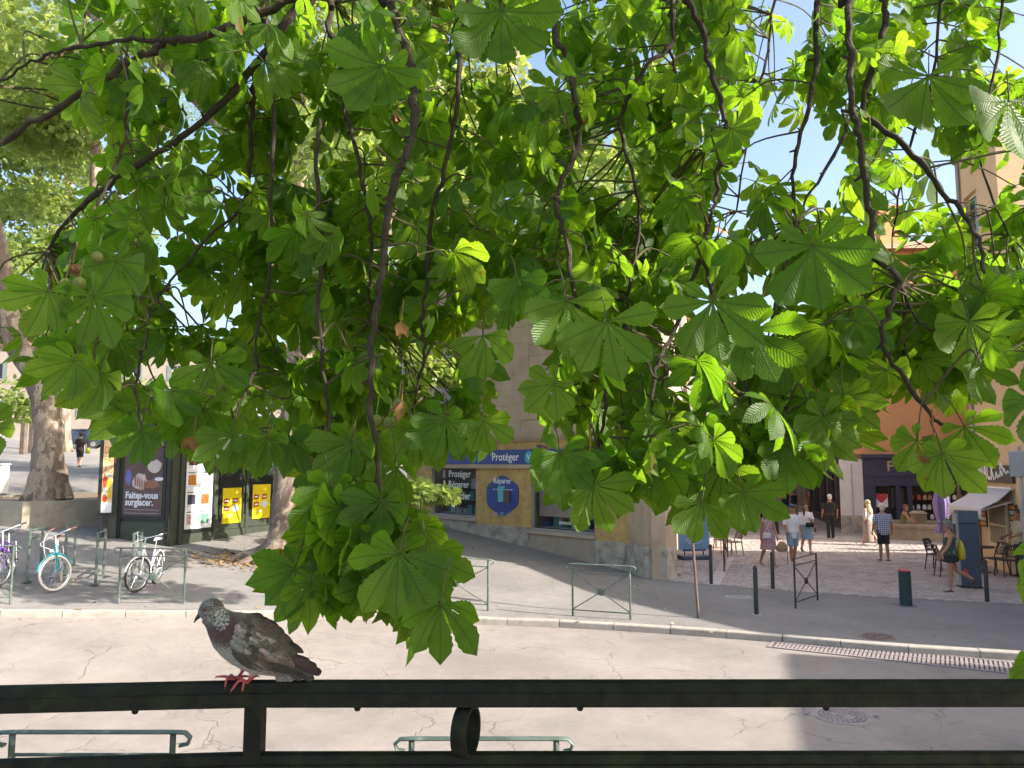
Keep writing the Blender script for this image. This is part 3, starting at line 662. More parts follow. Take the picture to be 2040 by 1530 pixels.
for hq in [(1.0, 2.0, 6.0, 8.0), (1.0, 2.0, 9.3, 11.2)]:
    f_ = MB(); SF.rect(f_, hq[0], hq[1], hq[2], hq[3], -.2, -.15); wn = f_.build('window', MATS['window_white'], snack, True)
    p = MB(); SF.rect(p, hq[0] + .08, hq[1] - .08, hq[2] + .08, hq[3] - .08, -.149, -.14); p.build('pane', MATS['dark_pane'], wn, True)
f_ = MB(); SF.rect(f_, whole[0], whole[1], whole[2], whole[3], -.26, -.24); wn = f_.build('barred_window', M('louver_tan', (.45, .33, .18), .6), snack, True)
m_bar = M('cream_bars', (.68, .55, .36), .5)
for q in np.linspace(whole[0] + .03, whole[1] - .03, 11):
    b_ = MB(); b_.tube([SF.P(q, whole[2], .04), SF.P(q, whole[3], .04)], .014, 6); b_.build('bar', m_bar, wn, True)
b_ = MB(); SF.rect(b_, whole[0] - .05, whole[1] + .05, whole[2] + .5, whole[2] + .56, .055, .075); SF.rect(b_, whole[0] - .05, whole[1] + .05, whole[2] - .08, whole[2], -.02, .08); SF.rect(b_, whole[0] - .09, whole[0], whole[2] - .08, whole[3] + .09, .002, .07); SF.rect(b_, whole[1], whole[1] + .09, whole[2] - .08, whole[3] + .09, .002, .07); SF.rect(b_, whole[0], whole[1], whole[3], whole[3] + .09, .002, .07); b_.build('window_frame', m_bar, wn, True)
g0, g1 = SF.tz(1930, 940)[0], SF.tz(2022, 940)[0]; g0 = max(g0, g1) if g0 > sL else g0
ga, gb = sorted((SF.tz(2022, 940)[0], min(sL - .05, SF.tz(1948, 940)[0])))
sgz0, sgz1 = SF.tz(1985, 961)[1], SF.tz(1985, 927)[1]
s_ = MB(); SF.rect(s_, ga, gb, sgz0, sgz1, .004, .08); sgn = s_.build('snack_sign', M('sign_brown', (.055, .04, .038), .6, var=.15), snack, True)
tt = SF.text('snack_lettering', 'SiNACK', .74, SF.tz(1951, 955)[0], sgz0 + .07, .085, m_white, sgn, bold=.012, squeeze=1.0)
twd = max(v.co.x for v in tt.data.vertices); tt.data.transform(Matrix.Diagonal((abs(SF.tz(1951, 945)[0] - SF.tz(1988, 945)[0]) / twd, 1, 1, 1)))
sc_ = MB(); a = SF.tz(1990, 950)[0]; z = sgz0 + .12
sc_.tube(catmull([SF.P(a - q * .075, z + (.16 if q in (1, 5, 8) else .05 if q % 2 else -.02) + .015 * q, .088) for q in range(13)], 3), .018, 5); sc_.tube(catmull([SF.P(a - .35, z + .25, .088), SF.P(a - .42, z + .42, .088), SF.P(a - .5, z + .3, .088), SF.P(a - .6, z + .25, .088)], 3), .022, 5); sc_.build('script_lettering', m_white, sgn, True)
# awning
az, _z = SF.tz(2020, 978); aw0, aw1 = SF.tz(2022, 985)[0], min(sL - .1, SF.tz(1950, 965)[0]); zt_, zb_ = SF.tz(1990, 972)[1], SF.tz(1990, 972)[1] - .55
aw = MB(); n = 10; vs = []
out_ = .85
for i in range(n + 1):
    a = aw0 + (aw1 - aw0) * i / n; vs += [SF.P(a, zt_, .06), SF.P(a, (zt_ + zb_) / 2 - .06 - .02 * math.sin(i * 1.1), out_ / 2), SF.P(a, zb_, out_), SF.P(a, zb_ - .26 - .03 * (i % 2), out_ + .02)]
aw.add(vs, [(i * 4 + k, i * 4 + k + 1, (i + 1) * 4 + k + 1, (i + 1) * 4 + k) for i in range(n) for k in range(3)])
ao = aw.build('awning', M('awning_white', (.62, .60, .63), .8, var=.06, bump=.15, bs=20), snack, True, smooth=True); sd = ao.modifiers.new('thick', 'SOLIDIFY'); sd.thickness = .012
ar = MB()
for a in (aw0 + .1, aw1 - .1): ar.tube([SF.P(a, zt_ - .35, .03), SF.P(a, zb_ - .03, out_ - .03)], .025, 6)
ar.tube([SF.P(aw0, zt_ + .0, .05), SF.P(aw1, zt_ + .0, .05)], .05, 8); ar.build('awning_arms', M('awning_metal', (.6, .6, .6), .4, .4), snack, True)
for (x0, x1, y0, y1, cols) in ((1953, 1967, 1000, 1048, 0), (2012, 2027, 1005, 1060, 1)):
    a, b = sorted((SF.tz(x0, y0)[0], SF.tz(x1, y0)[0])); z1_ = SF.tz((x0 + x1) / 2, y0)[1]; z0_ = SF.tz((x0 + x1) / 2, y1)[1]
    s_ = MB(); SF.rect(s_, a, b, z0_, z1_, .004, .05); bo = s_.build('menu_board', M('board_dark', (.075, .05, .04), .7, var=.2, vs=5), snack, True)
    for i in range(5):
        q = MB(); zz = z0_ + (z1_ - z0_) * (i + .3) / 5.2; SF.rect(q, a + .06, b - .06, zz, zz + .10, .051, .056); q.build('menu_picture', [M('menu_orange', (.62, .24, .04), .6, var=.2, vs=8), M('menu_white', (.6, .58, .52), .6, var=.2, vs=8)][i % 2], bo, True)
dpipe = MB(); dpipe.tube([SF.P(sL - .12, .1, .06), SF.P(sL - .12, sH - .3, .06)], .055, 8); dpipe.build('drainpipe', M('zinc', (.36, .34, .34), .5, .4), snack, True)
wpst = MB(); a = SF.tz(1951, 1060)[0]; wpst.tube([SF.P(a, 0, .5), SF.P(a, 2.5, .5)], .05, 8); wpst.build('awning_post', M('brown_post', (.16, .10, .07), .7), snack, True)
# off-frame block across the lane on the right (throws the shade on the road)
nb = thing('lane_building', (15, 0, 0), 0, 'plain rendered block just out of view on the right across the lane', 'building')
b_ = MB(); b_.prism([Vector((18.1, 8.75, -.2)), Vector((15.0, -1.8, -.2)), Vector((27, -6, -.2)), Vector((30, 5, -.2))], (0, 0, 9.2)); b_.build('wall', m_sand, nb, True)
b_ = MB(); b_.prism([Vector((18.2, 8.8, 9.0)), Vector((14.9, -1.9, 9.0)), Vector((27.1, -6.1, 9.0)), Vector((30.1, 5.1, 9.0))], (0, 0, .25)); b_.build('cornice', m_tan, nb, True)
# block behind the snack building, beyond the sunlit gap
b2 = thing('rear_building', (26, 30, 0), 0, 'plain pink block hidden behind the snack building, across the sunlit gap', 'building')
b_ = MB(); b_.prism([Vector((22.5, 27.6, -.2)), Vector((24, 40, -.2)), Vector((44, 38, -.2)), Vector((42, 20, -.2))], (0, 0, 13)); b_.build('wall', m_sand, b2, True)
# ================================================================== STREET FURNITURE
m_green = M('barrier_green', (.11, .15, .125), .5, .25, var=.2, vs=8, bump=.15, bs=90, dirt=((.36, .36, .34), 9, .55, .8))
m_dkgreen = M('barrier_dark', (.03, .036, .036), .5, .2, var=.2, vs=8)
def barrier(pa, pb, label, mat=m_green, h=1.0, emblem=True, curl=True):
    a, b = Vector(pa), Vector(pb); c = (a + b) / 2; L = (Vector((b.x, b.y, 0)) - Vector((a.x, a.y, 0))).length; ang = math.atan2(b.y - a.y, b.x - a.x); dz = (b.z - a.z) / 2
    root = thing('crossed_barrier', c, ang, label, 'barrier', 'steel pavement barriers with a saltire')
    sl = lambda x: dz * x / (L / 2)
    def P(x, z): return (x, 0, z + sl(x))
    hl = L / 2
    for sx in (-1, 1):
        m_ = MB(); m_.tube([P(sx * hl, -.1), P(sx * hl, h)], .021, 8); m_.build('post', mat, root, smooth=True)
    m_ = MB(); pts = [P(-hl - .05, h - .07), P(-hl - .10, h - .06), P(-hl - .115, h - .02), P(-hl - .08, h + .012), P(-hl, h + .015), P(hl, h + .015), P(hl + .08, h + .012), P(hl + .115, h - .02), P(hl + .10, h - .06), P(hl + .05, h - .07)]
    m_.tube(pts if curl else [P(-hl - .03, h + .015), P(hl + .03, h + .015)], [(.013, .028)] * (10 if curl else 2), 8); m_.build('top_rail', mat, root, smooth=True)
    for z in (h - .13, .12): m_ = MB(); m_.tube([P(-hl, z), P(hl, z)], .012, 6); m_.build('cross_rail', mat, root, smooth=True)
    for (z0, z1) in ((.13, h - .14), (h - .14, .13)):
        m_ = MB(); m_.tube([P(-hl, z0), P(hl, z1)], .011, 6); m_.build('diagonal_bar', mat, root, smooth=True)
    if emblem:
        z = (h - .01) / 2; m_ = MB(); m_.lathe([(.03, -.022), (.065, -.016), (.075, 0), (.065, .016), (.03, .022)], 14, (0, 0, z), M=Matrix.Rotation(R(90), 3, 'X'))
        for k in range(4): m_.box((-.036 + k * .024, -.02, z - .02), (.010, .018, .08))
        m_.box((0, -.02, z + .035), (.09, .018, .02)); m_.build('emblem', mat, root, smooth=True)
    return root
barrier(gp(1141, 1227), gp(1256, 1235), 'crossed steel barrier on the kerb in front of the corner shop plinth')
barrier(gp(842, 1208), gp(972, 1217), 'crossed steel barrier half hidden behind the lowest hanging chestnut leaves')
barrier(gp(236, 1203), gp(366, 1203), 'crossed steel barrier standing in front of the white bicycle')
barrier(gp(-108, 1205), gp(20, 1204), 'crossed steel barrier cut by the left picture edge by the purple bicycle')
barrier(gp(1585, 1212), gp(1629, 1196), 'dark crossed barrier set askew at the edge of the square', m_dkgreen, curl=False)
barrier(gp(1443, 1141), gp(1450, 1112), 'dark crossed barrier seen end-on beside the bistro chairs', m_dkgreen, curl=False)
def near_barrier(xa, xb, ya, yb, Y, label):
    a, b = at(xa, ya, Y), at(xb, yb, Y); a.z = Hg(a.x, a.y) + .12; b.z = a.z; barrier(a, b, label, h=at((xa + xb) / 2, ya, Y).z - a.z)
near_barrier(25, 345, 1463, 1463, 5.4, 'nearest crossed barrier at lower left, seen between the terrace rails')
near_barrier(820, 1108, 1476, 1476, 5.6, 'near crossed barrier behind the ring of the terrace railing')
def bollard(px, py, top, label, cat='bollard', r=.045, mat=None, ball=True):
    p = gp(px, py); d = topx(p)[2]; h = (py - top) / F * d
    root = thing('bollard', p, 0, label, cat, 'slim dark posts round the square')
    m_ = MB(); m_.lathe([(r * 1.0, -.1), (r, 0), (r, h - .14), (r * .8, h - .12), (r * .8, h - .10), (r * 1.05, h - .09), (r * 1.05, h - .05), (r * .7, h - .02), (r * .2, h)] if ball else [(r, -.1), (r, h - .02), (r * .7, h)], 12); m_.build('post', m_dkgreen, root, smooth=True)
    f_ = MB(); f_.lathe([(r * 2.2, -.02), (r * 2.2, .008), (r * 1.1, .012)], 14); f_.build('footing', M('footing_concrete', (.36, .34, .32), .9, bump=.2), root, smooth=True)
    return root
bollard(1507, 1225, 1128, 'slim dark post standing alone nearest the kerb'); bollard(1540, 1174, 1100, 'slim dark post in front of the woman in the floral dress')
bollard(1417, 1165, 1085, 'slim dark post beside the blue display panel'); bollard(1967, 1200, 1115, 'slim dark post right of the parking totem')
p = gp(1805, 1206); d_ = topx(p)[2]; hb = (1206 - 1137) / F * d_
root = thing('retractable_bollard', p, 0, 'stout green bollard with a red top in the middle of the crossing', 'bollard')
m_ = MB(); m_.lathe([(.125, -.05), (.125, hb - .09), (.118, hb - .085), (.118, hb - .06), (.125, hb - .055), (.125, hb - .02)], 22); m_.build('body', M('bollard_green', (.03, .055, .055), .4, .2, var=.2, vs=14, dirt=((.2, .22, .22), 14, .58, .6)), root, smooth=True)
m_ = MB(); m_.lathe([(.124, hb - .02), (.124, hb), (.10, hb + .008)], 22); m_.build('red_band', M('band_red', (.55, .05, .06), .45), root, smooth=True)
m_ = MB(); m_.lathe([(.22, -.02), (.22, .007), (.13, .009)], 22); m_.build('collar', M('cast_iron', (.16, .15, .155), .6, .4, var=.15, bump=.2), root, smooth=True)
# rusty sign post with round sign
p = gp(1392, 1231); root = thing('sign_post', p, 0, 'rust brown leaning sign post at the kerb, its round sign up in the leaves', 'sign')
tp = at(1364, 870, p.y) - p; m_ = MB(); m_.tube([(0, 0, -.1), (tp.x, 0, tp.z)], .028, 8); m_.build('pole', M('rust_paint', (.17, .11, .085), .7, var=.25, vs=9, bump=.2), root, smooth=True)
m_ = MB(); m_.lathe([(.30, -.008), (.32, 0), (.30, .008)], 24, (tp.x - .01, -.05, tp.z - .32), M=Matrix.Rotation(R(90), 3, 'X')); m_.build('round_plate', M('sign_back', (.30, .31, .33), .5, .2), root)
# grey back of a road sign, upper right
p = gp(2052, 1228); root = thing('road_sign', p, 0, 'grey back of a road sign on a pole at the right picture edge', 'sign'); q = at(2030, 950, p.y) - p; q2 = at(2030, 899, p.y) - p
m_ = MB(); m_.tube([(0, 0, -.1), (0, 0, q2.z + .1)], .032, 10); m_.build('pole', M('galvanised', (.34, .35, .38), .45, .6, var=.1), root, smooth=True)
m_ = MB(); m_.bbox((at(2034, 920, p.y).x - p.x, -.06, (q.z + q2.z) / 2), (.56, .03, q2.z - q.z), .02); m_.build('plate', M('sign_back', (.35, .36, .38)), root)
# parking totem
p = gp(1931, 1171); d_ = topx(p)[2]; h = (1171 - 1019) / F * d_
root = thing('parking_totem', p, R(-14), 'tall slate blue totem with a red square sticker behind the walking woman', 'totem')
m_slate = M('slate_paint', (.055, .075, .11), .45, .1, var=.1, vs=6)
m_ = MB(); m_.bbox((.02, 0, h * .42), (.44, .34, h * .84), .025); m_.build('body', m_slate, root)
m_ = MB(); m_.prism([(-.2, -.18, h * .845), (.25, -.18, h * .845), (.24, -.15, h), (-.19, -.15, h)], (0, .36, 0)); m_.build('head', m_slate, root)
m_ = MB(); m_.box((-.225, 0, h * .5), (.05, .30, h * .92)); so_ = m_.build('side_panel', M('totem_grey', (.33, .33, .34), .5, .2), root)
m_ = MB(); m_.box((-.253, 0, h * .72), (.006, .2, .4)); m_.build('screen', M('dark_screen', (.03, .03, .035), .2), so_)
m_ = MB(); m_.box((-.1, -.172, h * .22), (.09, .005, .11)); m_.build('red_sticker', M('band_red', (.55, .05, .06)), root)
m_ = MB(); m_.bbox((.02, 0, .03), (.47, .37, .08), .015); m_.build('foot', m_blk, root)
# drain grate, manholes
m_iron = M('cast_iron2', (.30, .255, .255), .6, .2, var=.2, vs=8, bump=.2, bs=70)
ga_, gb_, gc_, gd_ = gp(1546, 1271, -.118), gp(2120, 1331, -.118), gp(2125, 1354, -.118), gp(1540, 1291, -.118)
root = thing('drain_grate', ga_, 0, 'long slotted iron drain grate along the right-hand kerb', 'drain')
u = (gd_ - ga_); L = (gb_ - ga_); up = Vector((0, 0, 1)); e1 = L.normalized(); e2 = Vector((e1.y, -e1.x, 0)); W = abs(u.dot(e2)); Ln = L.length
f_ = MB(); O = ga_ + up * .006
for (a, b, c, d) in ((0, Ln, 0, .05), (0, Ln, W - .05, W), (0, .05, .05, W - .05), (0, Ln, W / 2 - .02, W / 2 + .02)): f_.obox(O + e1 * a + e2 * c - up * .02, e1 * (b - a), e2 * (d - c), up * .03)
f_.build('frame', m_iron, root, True)
f_ = MB(); x = .1
while x < Ln - .05:
    for (c, d) in ((.05, W / 2 - .02), (W / 2 + .02, W - .05)): f_.obox(O + e1 * x + e2 * c - up * .02, e1 * .040, e2 * (d - c), up * .026)
    x += .066
o = f_.build('bars', m_iron, root, True); o['kind'] = 'stuff'
f_ = MB(); f_.obox(O + e1 * .02 + e2 * .02 - up * .012, e1 * (Ln - .04), e2 * (W - .04), up * .006); f_.build('drain_floor', M('drain_silt', (.09, .06, .05), .9, var=.3), root, True)
def manhole(px, py, r, label, mat, hoff=-.12, lugs=True, dome=True):
    p = gp(px, py, hoff); root = thing('manhole_cover', p, R(-8), label, 'manhole cover')
    m_ = MB(); m_.lathe([(r, -.02), (r, .008), (r - .03, .010), (r - .035, .004), (r - .05, .004)], 36)
    for rr in (.06, .13): m_.torus((0, 0, .006), rr, .008, (0, 0, 1), 24, 5)
    m_.build('plate', mat, root, smooth=True)
    b_ = MB(); k = 0
    for rr in np.arange(.17, r - .06, .05):
        n = int(2 * math.pi * rr / .06)
        for i in range(n):
            a = 2 * math.pi * (i + .5 * (k % 2)) / n; b_.box((rr * math.cos(a), rr * math.sin(a), .008), (.032, .026, .012), rz(a))
        k += 1
    b_.build('studs', mat, root)['kind'] = 'stuff'
    if lugs:
        for sx in (-1, 1):
            l_ = MB(); l_.torus((sx * (r + .04), 0, .006), .04, .012, (0, 0, 1), 14, 5); l_.build('lug', mat, root, smooth=True)
manhole(1678, 1426, .36, 'round cast iron manhole cover with lugs on the road under the rail', m_iron)
manhole(1748, 1268, .30, 'rusty round manhole cover on the pavement behind the drain grate', M('rusty_iron', (.23, .16, .14), .8, .2, var=.2, vs=8), 0, False)
p = gp(1472, 1190); root = thing('utility_cover', p, R(-5), 'small pale rectangular cover set in the pavement left of the lone post', 'utility cover'); m_ = MB(); m_.bbox((0, 0, .002), (.58, .42, .02), .005); m_.build('frame', M('footing_concrete', (.36, .34, .32)), root); m_ = MB(); m_.box((0, 0, .010), (.44, .28, .012)); m_.build('lid', m_iron, root)
# blue display panel by the shop door
p = gp(1383, 1115); d_ = topx(p)[2]; root = thing('display_panel', p, R(6), 'pale blue swing display panel on a dark base by the shop door', 'display panel'); wd = 64 / F * d_; h = (1115 - 1008) / F * d_
m_ = MB(); m_.bbox((0, 0, .07), (wd * .95, .5, .14), .03); m_.build('base', M('base_navy', (.05, .07, .11), .5), root)
m_ = MB(); m_.bbox((0, 0, .14 + (h - .14) / 2 + .08), (wd, .05, h - .3), .01); m_.build('frame', M('frame_silver', (.45, .46, .48), .4, .5), root)
m_ = MB(); m_.box((0, -.028, .14 + (h - .14) / 2 + .08), (wd - .07, .006, h - .38)); po = m_.build('poster', M('poster_blue', (.17, .30, .46), .5, var=.25, vs=2), root)
m_ = MB()
for q, (wq, zq) in enumerate(((.5, .42), (.56, .36), (.4, .30))): m_.box((0, -.032, h * .35 + (q - 1) * -.07), (wq, .002, .03))
m_.build('print_lines', M('pale_print', (.45, .5, .7)), po); m_ = MB(); m_.box((0, -.033, .30), (wd * .75, .002, .06)); m_.build('print_band', m_blue, po)
for sx in (-1, 1):
    m_ = MB(); m_.tube([(sx * wd * .3, 0, .1), (sx * wd * .3, 0, .26)], .02, 6); m_.build('spring', m_blk, root)
# chairs
def chair(p, rot, label, mat, perforated=True, group='black plastic terrace chairs', bistro=False):
    root = thing('terrace_chair' if not bistro else 'bistro_chair', p, rot, label, 'chair', group)
    m_ = MB(); m_.bbox((0, 0, .45), (.44, .44, .03), .02); m_.build('seat', mat, root)
    for sx in (-1, 1):
        for sy in (-1, 1):
            m_ = MB(); m_.tube([(sx * .19, sy * .18, .45), (sx * .23, sy * .24, 0)], [.02, .014], 6); m_.build('leg', mat, root)
    bk_ = MB(); yb = .20
    def B(x, z): return (x * (1 - .1 * (z - .45)), yb + .12 * (z - .45) / .4 + .05 * (1 - (x / .22) ** 2) - .05, z)
    for sx in (-1, 1): bk_.tube([B(sx * .21, .45), B(sx * .21, .65), B(sx * .19, .84)], .016, 6)
    bk_.tube([B(x, .84 + .02 * (1 - (x / .2) ** 2)) for x in np.linspace(-.2, .2, 7)], .018, 6)
    bk_.tube([B(x, .55) for x in np.linspace(-.2, .2, 5)], .012, 6)
    for i in range(-3, 4):
        a = i * .055; bk_.tube([B(a - .05, .55), B(a, .68), B(a + .05 * (1 if abs(i) < 3 else 0), .84)], .009, 5)
        bk_.tube([B(a + .05 * (1 if abs(i) < 3 else 0), .55), B(a, .70), B(a - .05, .84)], .009, 5)
    bk_.build('backrest', mat, root)
    return root
m_chair = M('chair_black', (.035, .038, .045), .5, var=.1); m_rat = M('rattan', (.20, .13, .085), .7, var=.3, vs=30); 
chair(gp(1868, 1136), R(35), 'black plastic chair left of the walking woman, nearer the fountain', m_chair); chair(gp(1886, 1150), R(80), 'black plastic chair half hidden behind the walking woman', m_chair)
chair(gp(1985, 1146), R(-80), 'black plastic chair under the barred window, side-on', m_chair); chair(gp(2008, 1150), R(178), 'black plastic chair with pierced back facing away, right-hand one', m_chair)
chair(gp(1440, 1102), R(20), 'brown woven bistro chair just right of the blue display panel', m_rat, group='woven bistro chairs', bistro=True); chair(gp(1462, 1107), R(-75), 'brown woven bistro chair turned sideways at the edge of the sunlit strip', m_rat, group='woven bistro chairs', bistro=True)
def table(p, label, r=.32, h=.72, mat=m_chair):
    root = thing('cafe_table', p, 0, label, 'table'); m_ = MB(); m_.lathe([(r, h - .03), (r, h)], 20); m_.build('top', mat, root); m_ = MB(); m_.tube([(0, 0, .02), (0, 0, h - .02)], .03, 8); m_.build('stem', mat, root); m_ = MB(); m_.lathe([(.22, 0), (.2, .03), (.03, .06)], 16); m_.build('base', mat, root)
table(gp(1427, 1092), 'small round cafe table behind the blue display panel', mat=m_rat); table(gp(1958, 1141), 'small dark cafe table between totem and barred window')
# fountain basin and purple parasol
fa = gp(1855, 1076); d_ = topx(fa)[2]; fr_ = 92 / F * d_; root = thing('stone_fountain', fa + Vector((0, .9, 0)), 0, 'low round stone fountain basin in front of the navy shop', 'fountain')
hf = 32 / F * d_
m_ = MB(); m_.lathe([(fr_, -.1), (fr_, hf * .72), (fr_ + .05, hf * .75), (fr_ + .07, hf * .95), (fr_ + .02, hf), (fr_ - .22, hf), (fr_ - .25, hf * .8), (fr_ - .25, hf * .35)], 32, sy=.8); m_.build('basin', M('fountain_stone', (.37, .29, .21), .85, var=.25, vs=4, bump=.4, bs=25, dirt=((.15, .13, .09), 3, .55, .7)), root, smooth=True)
m_ = MB(); m_.lathe([(fr_ - .26, hf * .62), (.01, hf * .622)], 32, sy=.8); m_.build('water', M('fountain_water', (.05, .07, .06), .08), root)
m_ = MB(); m_.lathe([(.32, .2), (.28, .9), (.36, 1.0), (.2, 1.1)], 12); m_.build('pillar', MATS['fountain_stone'], root, smooth=True)
pb = gp(1882, 1118); pb = Vector((pb.x * 1.10, pb.y * 1.10, 0)); d_ = topx(pb)[2]; root = thing('closed_parasol', pb, 0, 'closed purple parasol strapped round its pole in front of the fountain', 'parasol')
z0, z1 = at(1882, 1055, pb.y).z, at(1882, 965, pb.y).z
m_ = MB(); m_.lathe([(.20, z0 - .12), (.23, z0), (.13, z0 + .22), (.20, z0 + .5), (.24, z0 + .9), (.16, z1 - .25), (.02, z1)], 28, fold=lambda a, z: .22 * math.sin(a * 7 + z * .6)); m_.build('canopy', M('parasol_purple', (.26, .19, .40), .85, var=.12, vs=6), root, smooth='all')
m_ = MB(); m_.tube([(0, 0, 0), (0, 0, z1 + .1)], .025, 8); m_.build('pole', M('cream_bars', (.68, .55, .36)), root); m_ = MB(); m_.torus((0, 0, z0 + .22), .15, .02, (0, 0, 1), 20, 6); m_.build('strap', m_blk, root); m_ = MB(); m_.bbox((0, 0, .05), (.5, .5, .1), .03); m_.build('base', m_conc, root)
# potted plants by the snack bar and dark planter stand
for px, py, label in ((1903, 1108, 'small potted green plant in a dark trough right of the parasol'), (1942, 1100, 'potted plant in a dark trough behind the parking totem')):
    p = gp(px, py); root = thing('plant_trough', p, 0, label, 'potted plant'); m_ = MB(); m_.bbox((0, 0, .5), (.6, .3, 1.0), .02); m_.build('trough', m_chair, root)
    v = []; f = []
    for _ in range(260):
        c = Vector((random.gauss(0, .16), random.gauss(0, .09), 1.0 + abs(random.gauss(.1, .12)))); a = Vector((random.gauss(0, 1), random.gauss(0, 1), random.gauss(0, 1))).normalized() * .06; b = a.orthogonal().normalized() * .03; n = len(v); v += [c - a, c + b, c + a, c - b]; f.append((n, n + 1, n + 2, n + 3))
    m_ = MB(); m_.add(v, f); m_.build('foliage', M('pot_leaf', (.07, .15, .03), .6), root)

# ================================================================== KIOSK
kA, kB, kC, kD = gp(203, 1072), gp(236, 1072), gp(336, 1088), gp(545, 1055)
kz = min(kA.z, kB.z, kC.z, kD.z) - .15
kiosk = thing('press_kiosk', (kC.x, kC.y, kC.z), 0, 'dark green press kiosk with advertising posters on its sides', 'kiosk')
m_kg = M('kiosk_green', (.055, .065, .045), .45, .1, var=.2, vs=5, bump=.08, bs=30); m_kd = M('kiosk_dark', (.022, .024, .022), .4, .1, var=.15)
K1, K2 = Facade(kB, kC - kB), Facade(kC, kD - kC)
K0 = Facade(kA, kB - kA)
L1, L2, L0 = (kC - kB).length, (Vector((kD.x, kD.y, 0)) - Vector((kC.x, kC.y, 0))).length, (kB - kA).length
L1 = (Vector((kC.x, kC.y, 0)) - Vector((kB.x, kB.y, 0))).length; L0 = (Vector((kB.x, kB.y, 0)) - Vector((kA.x, kA.y, 0))).length
kt = K1.tz(290, 838)[1]
foot = [Vector((q.x, q.y, kz)) for q in (kA, kB, kC, kD)] ; foot += [foot[3] + Vector((-.9, 1.6, 0)), foot[0] + Vector((.4, 1.9, 0))]
def inset(P, d):
    c = sum(P, Vector()) / len(P); return [p + (c - p).normalized() * d for p in P]
b_ = MB(); b_.prism(foot, (0, 0, kt - kz)); b_.build('body', m_kg, kiosk, True)
b_ = MB(); b_.prism([p + Vector((0, 0, kt - kz + .002)) for p in inset(foot, -.14)], (0, 0, .12)); b_.prism([p + Vector((0, 0, kt - kz + .124)) for p in inset(foot, -.06)], (0, 0, .16)); b_.build('cornice', m_kd, kiosk, True)
zt = kt + .285; base_ = [Vector((p.x, p.y, zt)) for p in inset(foot, .05)]; mid_ = [Vector((p.x, p.y, zt + .45)) for p in inset(foot, .5)]; ap = [Vector((p.x, p.y, zt + .75)) for p in inset(foot, 1.4)]
n = 6; b_ = MB(); b_.add(base_ + mid_ + ap, [(i, (i + 1) % n, (i + 1) % n + n, i + n) for i in range(n)] + [(i + n, (i + 1) % n + n, (i + 1) % n + 2 * n, i + 2 * n) for i in range(n)] + [tuple(range(2 * n, 3 * n))]); b_.build('roof', M('zinc_roof', (.22, .23, .25), .5, .4, var=.15), kiosk, True)
ch = sum(ap, Vector()) / 6; b_ = MB(); b_.lathe([(.16, 0), (.16, .3), (.22, .32), (.22, .4), (.05, .55)], 12, ch); b_.build('finial', MATS['kiosk_dark'], kiosk, True)
for (Fc, t) in ((K0, .06), (K1, .03), (K1, L1 - .05), (K2, .32), (K2, L2 * .38), (K2, L2 * .69)):
    b_ = MB(); Fc.rect(b_, t - .06, t + .06, kz, kt, .003, .06); b_.build('pilaster', m_kd if Fc is not K2 else m_kg, kiosk, True)
b_ = MB(); K1.rect(b_, .1, L1 - .12, kz, kz + .75, .003, .05); K2.rect(b_, .4, L2, kz, kz + .42, .003, .05); K2.rect(b_, .4, L2, kz + .43, kz + .8, .003, .03); b_.build('plinth_panel', m_kg, kiosk, True)
for x in (L2 * .42, L2 * .55):
    pass
def poster(Fc, x0, x1, y0, y1, mat, nm='poster', d=.065, frame=None):
    a, b = sorted((Fc.tz(x0, (y0 + y1) / 2)[0], Fc.tz(x1, (y0 + y1) / 2)[0])); xm = (x0 + x1) / 2; za, zb = Fc.tz(xm, y1)[1], Fc.tz(xm, y0)[1]
    if frame:
        f_ = MB(); Fc.rect(f_, a - .09, b + .09, za - .09, zb + .09, .004, d - .01); f_.build('poster_frame', frame, kiosk, True)
    m_ = MB(); Fc.rect(m_, a, b, za, zb, .004, d); return m_.build(nm, mat, kiosk, True), a, b, za, zb
def dab(Fc, par, t, z, rt, rzv, d, mat, nm='printed_shape', seed=0, th=.002):
    r_ = random.Random(seed); m_ = MB(); m_.prism([Fc.P(t + rt * math.cos(q) * r_.uniform(.8, 1.1), z + rzv * math.sin(q) * r_.uniform(.8, 1.1), d) for q in np.linspace(0, 2 * math.pi, 15)[:-1]], Fc.N * th); m_.build(nm, mat, par, True)
m_brown = M('ad_brown', (.085, .045, .05), .25, var=.5, vs=4, coat=.5); pr = lambda n_, c: M('print_' + n_, c, .4, var=.12, vs=9)
# chocolate-ice poster
po, a, b, za, zb = poster(K1, 251, 328, 888, 1027, m_brown, frame=m_kd)
W_, H_ = b - a, zb - za; xs_ = 1 if K1.U.x > 0 else -1
X = lambda f_: (a + W_ * f_) if xs_ > 0 else (b - W_ * f_)
dab(K1, po, X(.78), zb - H_ * .30, .2 * W_, .10 * H_, .066, pr('cream', (.62, .52, .46)), seed=1); dab(K1, po, X(.42), zb - H_ * .52, .2 * W_, .13 * H_, .066, pr('cream', (.62, .52, .46)), seed=2); dab(K1, po, X(.72), zb - H_ * .55, .2 * W_, .07 * H_, .066, pr('caramel', (.30, .13, .08)), seed=3); dab(K1, po, X(.12), zb - H_ * .45, .09 * W_, .12 * H_, .066, pr('violet', (.13, .16, .42)), seed=4); dab(K1, po, X(.90), zb - H_ * .48, .12 * W_, .03 * H_, .066, pr('white', (.75, .75, .8)), seed=5)
for q in range(5): dab(K1, po, X(.30 + .06 * q), zb - H_ * (.50 + .02 * q), .022 * W_, .09 * H_, .069, pr('caramel', (.30, .13, .08)), seed=10 + q)
